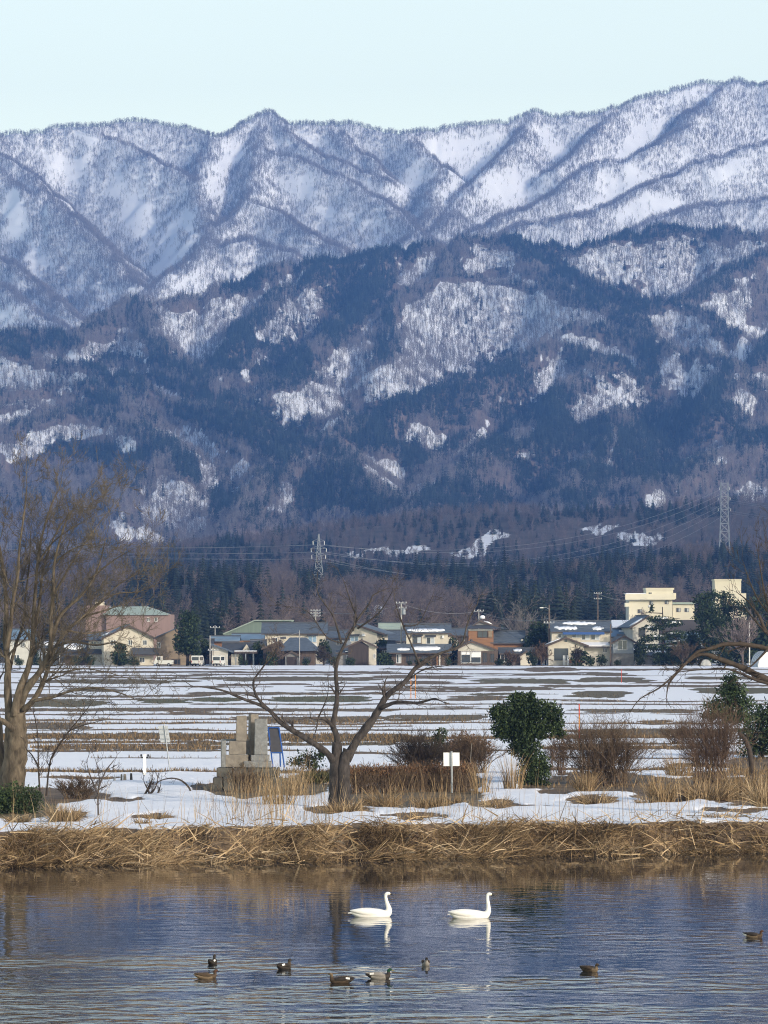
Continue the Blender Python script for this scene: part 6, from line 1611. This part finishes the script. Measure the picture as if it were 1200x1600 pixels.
# ---- parked vehicles
M['car_white'] = pmat("white_car_paint", (0.62, 0.62, 0.58), 0.3, 0.04, 0.5, 0.5)
M['tyre'] = pmat("tyre_rubber", (0.02, 0.02, 0.02), 0.8, 0.2, 2.0, 0.2)
M['lamp_red'] = pmat("red_lamp", (0.30, 0.02, 0.02), 0.3, 0.1, 1.0, 0.5)
def van(label, px, py, D, rz, L_=3.4, Wd=1.5, Hh=1.88, truck=False):
    t = empty("van" if not truck else "small_truck", ((px - 600) / F * D, D, ground_z(px, D)), rz); tag(t, label, "van" if not truck else "truck")
    h2 = L_ / 2
    if truck: prof = [(-h2, .35), (h2, .35), (h2, .8), (h2 - .12, 1.15), (h2 - .45, 1.75), (h2 - 1.25, 1.78), (h2 - 1.35, .75), (-h2, .75)]
    else: prof = [(-h2, .3), (h2, .3), (h2, .85), (h2 - .25, 1.1), (h2 - .75, Hh - .1), (h2 - 1.0, Hh), (-h2 + .12, Hh), (-h2, Hh - .15)]
    b = MB(); b.prism(prof, 'x', -Wd / 2, Wd / 2); b.build("body", M['car_white'], t)
    def part(nm, m_, *q): bb_ = MB(); bb_.box(*q); return bb_.build(nm, M[m_], t)
    if not truck:
        part("rear_window", 'glass', -Wd / 2 + .14, Wd / 2 - .14, -h2 - .015, -h2 + .03, 1.05, Hh - .24)
        for s_ in (-1, 1):
            xs = (s_ * Wd / 2 - .012, s_ * Wd / 2 + .012)
            part("side_window", 'glass', *xs, -h2 + .2, -.15, 1.05, Hh - .22); part("side_window", 'glass', *xs, -.05, h2 - .85, 1.05, Hh - .22)
            part("tail_lamp", 'lamp_red', s_ * (Wd / 2 - .09) - .06, s_ * (Wd / 2 - .09) + .06, -h2 - .02, -h2 + .03, .65, 1.0)
        part("bumper", 'tyre', -Wd / 2 + .02, Wd / 2 - .02, -h2 - .06, -h2 - .002, .3, .5); part("number_plate", 'white', -.16, .16, -h2 - .075, -h2 - .062, .55, .7)
    else:
        for s_ in (-1, 1):
            part("side_window", 'glass', s_ * Wd / 2 - .012, s_ * Wd / 2 + .012, h2 - 1.15, h2 - .5, 1.1, 1.6)
            part("bed_side", 'car_white', s_ * (Wd / 2 - .03) - .03, s_ * (Wd / 2 - .03) + .03, -h2, h2 - 1.4, .755, 1.05)
    for s_ in (-1, 1):
        for y in (-h2 + .6, h2 - .6):
            b = MB(); b.tube([(s_ * (Wd / 2 - .16), y, .28), (s_ * (Wd / 2 + .01), y, .28)], [.28, .28], 14); w_ = b.build("wheel", M['tyre'], t)
            b = MB(); b.tube([(s_ * (Wd / 2 + .012), y, .28), (s_ * (Wd / 2 + .02), y, .28)], [.16, .15], 10); b.build("hubcap", M['steel'], w_)
van("white boxy van parked below the broad dark conifer", 309, 1039, 733, math.radians(-12))
van("white boxy van parked beside the white garage house", 342, 1039, 733, math.radians(-12))
van("small white truck parked before the tan sloped-roof house", 256, 1039, 733, math.radians(82), 3.2, 1.45, 1.8, True)
# ------------------------------------------------------------------ graves, boards, posts
M['stone_tan'] = pmat("tan_weathered_stone", (0.20, 0.178, 0.15), 0.9, 0.3, 3.0, 0.15, bump=0.4)
M['stone_grey'] = pmat("grey_granite", (0.19, 0.195, 0.195), 0.85, 0.3, 5.0, 0.2, bump=0.4)
M['stone_dark'] = pmat("mossy_dark_stone", (0.095, 0.092, 0.080), 0.9, 0.45, 2.5, 0.15, bump=0.5)
M['board_grey'] = pmat("grey_board", (0.36, 0.38, 0.39), 0.6, 0.1, 2.0, 0.3)
M['board_white'] = pmat("white_board", (0.80, 0.80, 0.79), 0.5, 0.05, 2.0, 0.3)
M['blue_paint'] = pmat("blue_frame", (0.02, 0.08, 0.30), 0.6, 0.2, 3.0, 0.3)
M['slab_dark'] = pmat("dark_slate_slab", (0.05, 0.05, 0.058), 0.6, 0.2, 2.0, 0.3)
M['green_net'] = pmat("green_netting", (0.02, 0.16, 0.11), 0.8, 0.2, 2.0, 0.2)
M['orange_pole'] = pmat("orange_marker", (0.60, 0.22, 0.03), 0.6, 0.15, 2.0, 0.3)
M['red_pole'] = pmat("red_marker", (0.50, 0.06, 0.03), 0.6, 0.15, 2.0, 0.3)

def chipped(x0, x1, y0, y1, z0, z1, seed, j=.02, taper=0.0):
    rr = random.Random(seed); vs = []
    for z in (z0, z1):
        k = taper if z == z1 else 0
        for (x, y) in ((x0 + k, y0 + k), (x1 - k, y0 + k), (x1 - k, y1 - k), (x0 + k, y1 - k)):
            vs.append((x + rr.uniform(-j, j), y + rr.uniform(-j, j), z + rr.uniform(-j, j)))
    me = bpy.data.meshes.new("stone"); me.from_pydata(vs, [], [[0,3,2,1],[4,5,6,7],[0,1,5,4],[1,2,6,5],[2,3,7,6],[3,0,4,7]])
    import bmesh
    bm = bmesh.new(); bm.from_mesh(me); bmesh.ops.bevel(bm, geom=bm.edges[:], offset=.025, segments=1, affect='EDGES'); bm.to_mesh(me); bm.free(); return me
gl = on_ground(388, 1233, .1); gs = F / gl.y
def gx(px): return (px - 388) / gs
def gzz(py): return HC - (py - HY) / gs - gl.z
t = tag(empty("grave_platform", gl), "low mossy platform of dark stone blocks carrying the gravestones", "stone platform")
rr = random.Random(41)
x = 333.0; k = 0
while x < 440:
    w = rr.uniform(13, 20); w = min(w, 441 - x)
    for ri, (ya, yb) in enumerate(((-.05, .75), (.78, 1.5))):
        me = chipped(gx(x), gx(x + w) - .025, ya, yb, -.1, gzz(1215) + rr.uniform(-.02, .02), k, .03); me.materials.append(M['stone_dark']); link("stone", me, t); k += 1
    x += w
x = 339.0
while x < 436:
    w = rr.uniform(18, 26); w = min(w, 437 - x)
    me = chipped(gx(x), gx(x + w) - .025, .08, 1.42, gzz(1214.5), gzz(1200) + rr.uniform(-.015, .015), k, .025); me.materials.append(M['stone_dark']); link("stone", me, t); k += 1
    x += w
me = chipped(gx(318), gx(338), -.3, .5, -.1, gzz(1226), 77, .03); me.materials.append(M['stone_dark']); link("step_stone", me, t)
def grave(label, col, ped, mat, y, seed, extra=None, tilt=0.0, name="gravestone"):
    zb = gzz(1200); t = tag(empty(name, (gl.x + gx((col[0] + col[1]) / 2), gl.y + y, gl.z + zb + .012), tilt), label, "gravestone"); c = (col[0] + col[1]) / 2
    X_ = lambda p: (p - c) / gs; Z_ = lambda q: gzz(q) - zb
    me = chipped(X_(col[0]), X_(col[1]), -.2, .2, Z_(col[3]) if ped else 0, Z_(col[2]), seed, .012, .02); me.materials.append(M[mat]); link("column", me, t)
    for i, p in enumerate(ped):
        me = chipped(X_(p[0]), X_(p[1]), -.3 - .06 * i, .3 + .06 * i, Z_(p[3]), Z_(p[2]) - .004, seed + 9 + i, .015); me.materials.append(M[mat]); link("pedestal", me, t)
    return t
grave("tallest tan gravestone on a broad pedestal at the left of the group", (368, 385, 1119, 1159), [(357, 384, 1159, 1180), (352, 388, 1180, 1200)], 'stone_tan', .55, 1)
grave("slim tan gravestone standing between the tallest one and the grey one", (388, 402, 1117, 1158), [(386, 403, 1158, 1200)], 'stone_tan', 1.05, 2, None, .3)
grave("tall grey gravestone with a stepped base right of the tan ones", (397, 418, 1124, 1180), [(392, 421, 1180, 1190), (381, 424, 1190, 1200)], 'stone_grey', .35, 3)
grave("short grey stone post with a flat cap at the left end of the platform", (345, 353, 1158, 1200), [], 'stone_grey', .4, 4)
t = tag(empty("stone_slab", (gl.x + gx(356), gl.y + 1.15, gl.z + gzz(1200) + .01)), "flat pale stone lintel behind the short grey post", "stone slab")
me = chipped(-.35, .42, -.12, .12, gzz(1160) - gzz(1200), gzz(1156) - gzz(1200), 5, .01); me.materials.append(M['stone_grey']); link("lintel", me, t)
for x_ in (-.28, .34): me = chipped(x_ - .07, x_ + .07, -.1, .1, 0, gzz(1160.4) - gzz(1200), 6, .008); me.materials.append(M['stone_grey']); link("leg", me, t)
t = tag(empty("slate_board", (gl.x + gx(431), gl.y + .6, gl.z + gzz(1200) + .01)), "dark slate board in a bright blue frame leaning beside the grey gravestone", "board")
X_ = lambda p: (p - 431) / gs; Z_ = lambda q: gzz(q) - gzz(1200)
b = MB(); b.add([(X_(419), .3, Z_(1139)), (X_(434), .3, Z_(1139)), (X_(440), -.1, Z_(1176)), (X_(423), -.1, Z_(1176)), (X_(419), .36, Z_(1139)), (X_(434), .36, Z_(1139)), (X_(440), -.04, Z_(1176)), (X_(423), -.04, Z_(1176))], [[3,2,1,0],[4,5,6,7],[0,1,5,4],[1,2,6,5],[2,3,7,6],[3,0,4,7]]); b.build("slab", M['slab_dark'], t)
for a_, c_ in (((418, 1138, .3), (426, 1200, -.2)), ((435, 1138, .3), (444, 1200, -.2)), ((418, 1138, .3), (435, 1138, .3)), ((436, 1150, .2), (437, 1200, .6)), ((423, 1177, -.1), (441, 1177, -.1))):
    b = MB(); b.tube([(X_(a_[0]), a_[2] - .03, max(0, Z_(a_[1]))), (X_(c_[0]), c_[2] - .03, max(0, Z_(c_[1])))], [.035, .035], 5); b.build("frame_bar", M['blue_paint'], t)

def board(name, label, px, pyb, cx, cy_, w, h_, mat, lean_px=0, back=True, rails=2, post='steel', pr=.035, cat="sign"):
    loc = on_ground(px, pyb, .1); sc = F / loc.y; t = tag(empty(name, loc), label, cat)
    X_ = lambda p: (p - px) / sc; Z_ = lambda q: HC - (q - HY) / sc - loc.z
    b = MB(); b.tube([(0, 0, 0), (X_(cx + lean_px), 0, Z_(cy_ - h_ / 2 - 2))], [pr, pr], 8); b.build("post", M[post], t)
    x0, x1, z0, z1 = X_(cx - w / 2), X_(cx + w / 2), Z_(cy_ + h_ / 2), Z_(cy_ - h_ / 2); tl = (X_(cx) - 0) / max(Z_(cy_), .1)
    sk = lambda x, z: (x + (z - (z0 + z1) / 2) * tl)
    def plate(nm, m_, xa, xb, za, zb, ya, yb):
        b = MB(); q = [(xa, za), (xb, za), (xb, zb), (xa, zb)]; vs = [(sk(x, z), y, z) for y in (ya, yb) for x, z in q]
        b.add(vs, [[0,1,2,3],[7,6,5,4],[0,4,5,1],[1,5,6,2],[2,6,7,3],[3,7,4,0]]); return b.build(nm, M[m_], t)
    plate("panel", mat, x0, x1, z0, z1, pr + .005, pr + .03)
    for r in range(rails):
        z = z0 + (z1 - z0) * (r + .7) / (rails + .4); plate("rail", 'steel', x0 + .03, x1 - .03, z - .02, z + .02, pr - .025, pr + .0045)
    return t
board("notice_board", "white board on a grey post seen from behind, in front of the thicket", 706, 1239, 705.5, 1186.5, 25, 21, 'board_white', 0, True, 0, 'steel', .045)
board("leaning_sign", "grey panel sign leaning left on a thin post in the snowy field", 266, 1210, 256.5, 1147, 15, 26, 'board_grey', 0, True, 3, 'steel', .028)
t = tag(empty("marker_post", on_ground(226, 1216, .05)), "short white square post standing alone left of the leaning sign", "post"); sc = F / t.location.y
b = MB(); b.box(-.07, .07, -.07, .07, 0, 34 / sc); b.build("post", M['white'], t); b = MB(); b.box(-.17, .17, -.05, .05, 28 / sc, 30 / sc); b.build("crossbar", M['tyre'], t)
for x_ in (-.16, .16): b = MB(); b.lathe([(.005, 0), (.04, .01), (.04, .1), (.01, .12)], 8, (x_, 0, 30.2 / sc)); b.build("reflector", M['tyre'], t)
for (px, py, w, h_, m_, lb) in ((179, 1223, 4, 8, 'stone_grey', "small round grey stone, leftmost of the row on the snow"), (190, 1223, 3, 11, 'stone_dark', "thin dark stone post second in the row on the snow"), (195, 1223, 5, 11, 'stone_tan', "squat tan stone block third in the row on the snow"), (205, 1223, 4, 12, 'tyre', "black upright stone at the right end of the row on the snow")):
    loc = on_ground(px, py, .04); sc = F / loc.y; me = chipped(-w / sc / 2, w / sc / 2, -.08, .08, 0, h_ / sc, px, .012, .012); me.materials.append(M[m_]); o = link("small_stone", me); o.location = loc; tag(o, lb, "stone", "small stones in a row")
# net fence
t = tag(empty("net_fence", on_ground(665, 1222, .05)), "low sagging green net fence on thin posts before the thicket", "fence"); sc = F / t.location.y
for px, h_ in ((605, 22), (640, 20), (672, 20), (700, 22)):
    b = MB(); x_ = (px - 665) / sc; b.tube([(x_, 0, 0), (x_ + .02, 0, h_ / sc)], [.05, .045], 7); b.build("post", M['wood_pole'] if px != 605 else M['concrete'], t)
nb = MB()
for r in range(6):
    pts = []
    for k in range(33):
        u = k / 32; x_ = (606 + 112 * u - 665) / sc; pts.append((x_, -.03 + .02 * math.sin(9 * u), (20 - 2.6 * r) / sc - .16 * abs(math.sin(math.pi * u * 3.4)) * (1 - r * .1) + .12 * u))
    nb.tube(pts, [.016] * 33, 3)
for k in range(60):
    u = k / 59; x_ = (606 + 112 * u - 665) / sc; top = 20 / sc - .16 * abs(math.sin(math.pi * u * 3.4)) + .12 * u; nb.tube([(x_, -.035, top), (x_ + .03, -.035, top - 13 / sc)], [.008, .008], 3)
o = nb.build("netting", M['green_net'], t); o["kind"] = 'stuff'
t = tag(empty("wooden_stake", on_ground(733, 1218, .05)), "pale wooden stake with a thin cane rising from it right of the white board", "stake"); sc = F / t.location.y
b = MB(); b.tube([(0, 0, 0), (.01, 0, 26 / sc)], [.055, .05], 7); b.build("stake", M['wood_pole'], t); b = MB(); b.tube([(.03, -.03, 18 / sc), (.12, -.03, 58 / sc)], [.02, .012], 5); b.build("cane", M['stone_tan'], t)
for (px, pyb, pyt, m_, lb, lab) in ((642, 1093, 1056, 'orange_pole', "left of two thin orange marker poles in the far field", 0), (649, 1093, 1054, 'orange_pole', "right of two thin orange marker poles in the far field", 0), (905, 1172, 1098, 'red_pole', "tall thin red and orange snow pole beside the fan-shaped shrub", 1), (971, 1068, 1046, 'red_pole', "short thin red marker pole far out in the field", 0)):
    loc = on_ground(px, pyb, .1); sc = F / loc.y; t = tag(empty("snow_pole", loc), lb, "marker pole", None); H_ = (pyb - pyt) / sc; n_ = 4 if lab else 1
    for k in range(n_):
        b = MB(); b.tube([(0, 0, H_ * k / n_ + (.002 if k else 0)), (0, 0, H_ * (k + 1) / n_)], [.035, .035], 6); b.build("pole_section", M[m_ if k % 2 == n_ - 1 - 2 * (n_ // 2 - 0) + 0 or k % 2 else ('orange_pole' if lab else m_)], t)

# ------------------------------------------------------------------ swans and ducks
M['swan'] = pmat("swan_feathers", (0.76, 0.74, 0.69), 0.7, 0.05, 6.0, 0.2, bump=0.2)
M['bill_black'] = pmat("black_bill", (0.012, 0.012, 0.012), 0.4, 0.2, 8.0, 0.4)
M['bill_yellow'] = pmat("yellow_bill_base", (0.55, 0.40, 0.08), 0.5, 0.1, 8.0, 0.4)
def feather(name, c, c2=None): return pmat(name, c, 0.75, 0.35, 14.0, 0.2, hue=c2, stretch=(1, 3, 3))
M['d_brown'] = feather("brown_feathers", (0.040, 0.028, 0.018), (0.10, 0.068, 0.042)); M['d_dark'] = feather("dark_feathers", (0.022, 0.018, 0.015), (0.05, 0.04, 0.032)); M['d_tan'] = feather("tan_feathers", (0.13, 0.092, 0.056), (0.19, 0.14, 0.09))
M['d_grey'] = feather("pale_grey_feathers", (0.22, 0.20, 0.18), (0.28, 0.26, 0.23)); M['d_green'] = feather("dark_green_head", (0.008, 0.035, 0.018), (0.012, 0.06, 0.03)); M['d_white'] = feather("white_feathers", (0.62, 0.60, 0.56)); M['d_bill'] = feather("olive_bill", (0.22, 0.19, 0.05)); M['d_blackbill'] = M['bill_black']
M['d_chestnut'] = feather("chestnut_head", (0.07, 0.034, 0.018), (0.10, 0.05, 0.028))

def loft(name, spine, mats, parent, k=16, midx=None):
    """one continuous skin over stations (x, y, z, half width, half height) with the station's own tilt"""
    pts = [Vector(s[:3]) for s in spine]; vs = []; fs = []
    for i, s in enumerate(spine):
        d = (pts[min(i + 1, len(pts) - 1)] - pts[max(i - 1, 0)]).normalized(); side = Vector((0, 1, 0)); up = d.cross(side) * -1
        up = side.cross(d) * -1
        if up.length < 1e-5: up = Vector((0, 0, 1))
        up.normalize()
        for j in range(k):
            a = 2 * math.pi * j / k; vs.append(tuple(pts[i] + side * math.cos(a) * s[3] + up * math.sin(a) * s[4]))
    n = len(spine)
    for i in range(n - 1):
        for j in range(k):
            j2 = (j + 1) % k; fs.append([i * k + j, i * k + j2, (i + 1) * k + j2, (i + 1) * k + j])
    fs += [list(range(k))[::-1], [(n - 1) * k + j for j in range(k)]]
    me = bpy.data.meshes.new(name); me.from_pydata(vs, [], fs); me.update()
    for m_ in mats: me.materials.append(M[m_])
    if midx is not None:
        for i in range(n - 1):
            for j in range(k): me.polygons[i * k + j].material_index = midx[i] if not callable(midx[i]) else midx[i](j, k)
        me.polygons[-2].material_index = midx[0] if not callable(midx[0]) else 0; me.polygons[-1].material_index = midx[-1] if not callable(midx[-1]) else 0
    me.polygons.foreach_set("use_smooth", np.ones(len(me.polygons), bool))
    o = link(name, me, parent); sb = o.modifiers.new("round", 'SUBSURF'); sb.levels = 1; sb.render_levels = 1
    return o

def water_spot(px, py): D = F * HC / (py - HY); return Vector(((px - 600) / F * D, D, 0.0))

def swan(label, px, py, neck, head, bill_tip, tail=-.62):
    """stations measured on the photograph: x forward, z up from the waterline"""
    t = tag(empty("swan", water_spot(px, py), 0.06), label, "swan", "swans on the pond")
    sp = [(tail, 0, .125, .012, .010), (tail + .09, 0, .115, .055, .03), (-.44, 0, .085, .12, .085), (-.28, 0, .065, .185, .15), (-.08, 0, .06, .215, .195), (.12, 0, .055, .215, .185), (.28, 0, .05, .19, .165), (.40, 0, .055, .155, .14)]
    sp += neck + head
    loft("body", sp, ['swan'], t, 16)
    hx, hz_ = head[-1][0], head[-1][2]
    loft("bill_base", [(hx - .035, 0, hz_ + .008, .030, .034), (hx - .012, 0, hz_ + .000, .030, .032), (hx - .003, 0, hz_ - .003, .027, .029)], ['bill_yellow'], t, 10)
    loft("bill", [(hx - .004, 0, hz_ - .004, .027, .029), (hx + .05, 0, hz_ - .016, .022, .018), (bill_tip - .015, 0, hz_ - .030, .022, .012), (bill_tip, 0, hz_ - .034, .012, .005)], ['bill_black'], t, 10)
    for s_ in (-1, 1):
        b = MB(); b.lathe([(.001, -.009), (.008, -.004), (.008, .004), (.001, .009)], 8, (hx - .055, s_ * .036, hz_ + .022)); b.build("eye", M['bill_black'], t, True)
        w = [(-.60, s_ * .03, .175, .015, .01), (-.50, s_ * .08, .17, .045, .035), (-.34, s_ * .125, .15, .075, .085), (-.14, s_ * .145, .135, .09, .12), (.06, s_ * .14, .12, .09, .125), (.20, s_ * .125, .10, .075, .10), (.29, s_ * .11, .08, .04, .05)]
        loft("wing", w, ['swan'], t, 12)
    b = MB(); b.slab([(tail - .03, -.04, .118), (tail - .03, .04, .118), (-.44, .08, .13), (-.44, -.08, .13)], .02); b.build("tail", M['swan'], t)
    return t
swan("left swan with its neck leaning slightly back above a low tail", 580, 1432.5, [(.475, 0, .11, .115, .125), (.50, 0, .20, .075, .09), (.475, 0, .30, .058, .062), (.435, 0, .40, .050, .052), (.41, 0, .50, .046, .047), (.40, 0, .58, .045, .046)], [(.415, 0, .635, .050, .052), (.455, 0, .655, .050, .052), (.50, 0, .645, .040, .042), (.535, 0, .628, .028, .030)], .635)
swan("right swan with its neck held straight up at the front", 733, 1434.5, [(.47, 0, .09, .12, .12), (.53, 0, .16, .09, .085), (.545, 0, .27, .060, .062), (.53, 0, .38, .050, .052), (.515, 0, .49, .046, .047), (.505, 0, .58, .045, .046)], [(.515, 0, .645, .050, .052), (.555, 0, .672, .050, .052), (.60, 0, .662, .040, .042), (.632, 0, .648, .028, .030)], .73, -.57)

def duck(label, px, py, rz, body, breast, head, bill, wing, tailm, s=1.0, wmark=True, headup=1.0, dark_under=None):
    t = tag(empty("duck", water_spot(px, py), math.radians(rz)), label, "duck", "ducks on the pond"); t.scale = (s, s, s)
    sp = [(-.30, 0, .105, .008, .006), (-.25, 0, .085, .045, .025), (-.17, 0, .055, .080, .060), (-.06, 0, .040, .100, .085), (.06, 0, .035, .102, .088), (.14, 0, .035, .090, .078), (.195, 0, .055, .062, .070), (.21, 0, .10, .042, .045), (.205, 0, .145 * headup, .033, .035), (.208, 0, .175 * headup, .036, .038), (.228, 0, .195 * headup, .037, .037), (.258, 0, .190 * headup, .028, .028), (.278, 0, .182 * headup, .017, .018)]
    loft("body", sp, [body, breast, head, tailm], t, 14, [3, 3, 0, 0, 0, 1, 1, 1, 2, 2, 2, 2])
    z = .18 * headup
    loft("bill", [(.268, 0, z - .004, .016, .014), (.30, 0, z - .012, .017, .008), (.332, 0, z - .018, .018, .005), (.338, 0, z - .019, .008, .003)], [bill], t, 10)
    for q in (-1, 1):
        loft("wing", [(-.29, q * .02, .125, .006, .005), (-.22, q * .045, .115, .025, .018), (-.10, q * .068, .095, .042, .045), (.02, q * .072, .085, .045, .055), (.11, q * .065, .075, .032, .038), (.14, q * .06, .065, .012, .012)], [wing], t, 10)
        b = MB(); b.lathe([(.001, -.006), (.006, -.002), (.006, .002), (.001, .006)], 6, (.243, q * .031, z + .022)); b.build("eye", M['bill_black'], t)
        if wmark: b = MB(); b.slab([(-.20, q * .092, .085), (-.12, q * .108, .10), (-.115, q * .088, .135), (-.20, q * .07, .125)], .012); b.build("wing_patch", M['d_white'], t)
    return t
duck("dark duck seen from behind, farther one of the pair at the left", 332, 1507, 80, 'd_dark', 'd_dark', 'd_dark', 'bill_black', 'd_dark', 'd_dark')
duck("brown duck swimming right just below the dark one at the left", 322, 1529, 12, 'd_tan', 'd_brown', 'd_chestnut', 'bill_black', 'd_brown', 'd_tan', 1.0, False, .95)
duck("plump dark duck with a white wing patch heading away, second from the left", 444, 1514, 58, 'd_dark', 'd_brown', 'd_dark', 'bill_black', 'd_dark', 'd_dark', 1.05)
duck("dark brown duck with a pale cheek facing left", 533, 1536, 172, 'd_brown', 'd_brown', 'd_tan', 'd_blackbill', 'd_dark', 'd_dark', 1.05)
duck("drake with dark green head and pale grey flanks swimming right", 592, 1529, 4, 'd_grey', 'd_dark', 'd_green', 'd_bill', 'd_grey', 'd_dark', 1.08)
duck("small grey-breasted duck facing the bank, alone below the right swan", 665, 1508, -84, 'd_grey', 'd_grey', 'd_dark', 'bill_black', 'd_brown', 'd_dark', .92, False)
duck("brown duck with pale front swimming alone right of centre", 921, 1518, -42, 'd_brown', 'd_tan', 'd_brown', 'bill_black', 'd_brown', 'd_dark', 1.0, False, .92)
duck("chestnut brown duck with a white tail at the far right of the pond", 1177, 1465, -20, 'd_tan', 'd_brown', 'd_chestnut', 'bill_black', 'd_dark', 'd_white', 1.0, False, .9)
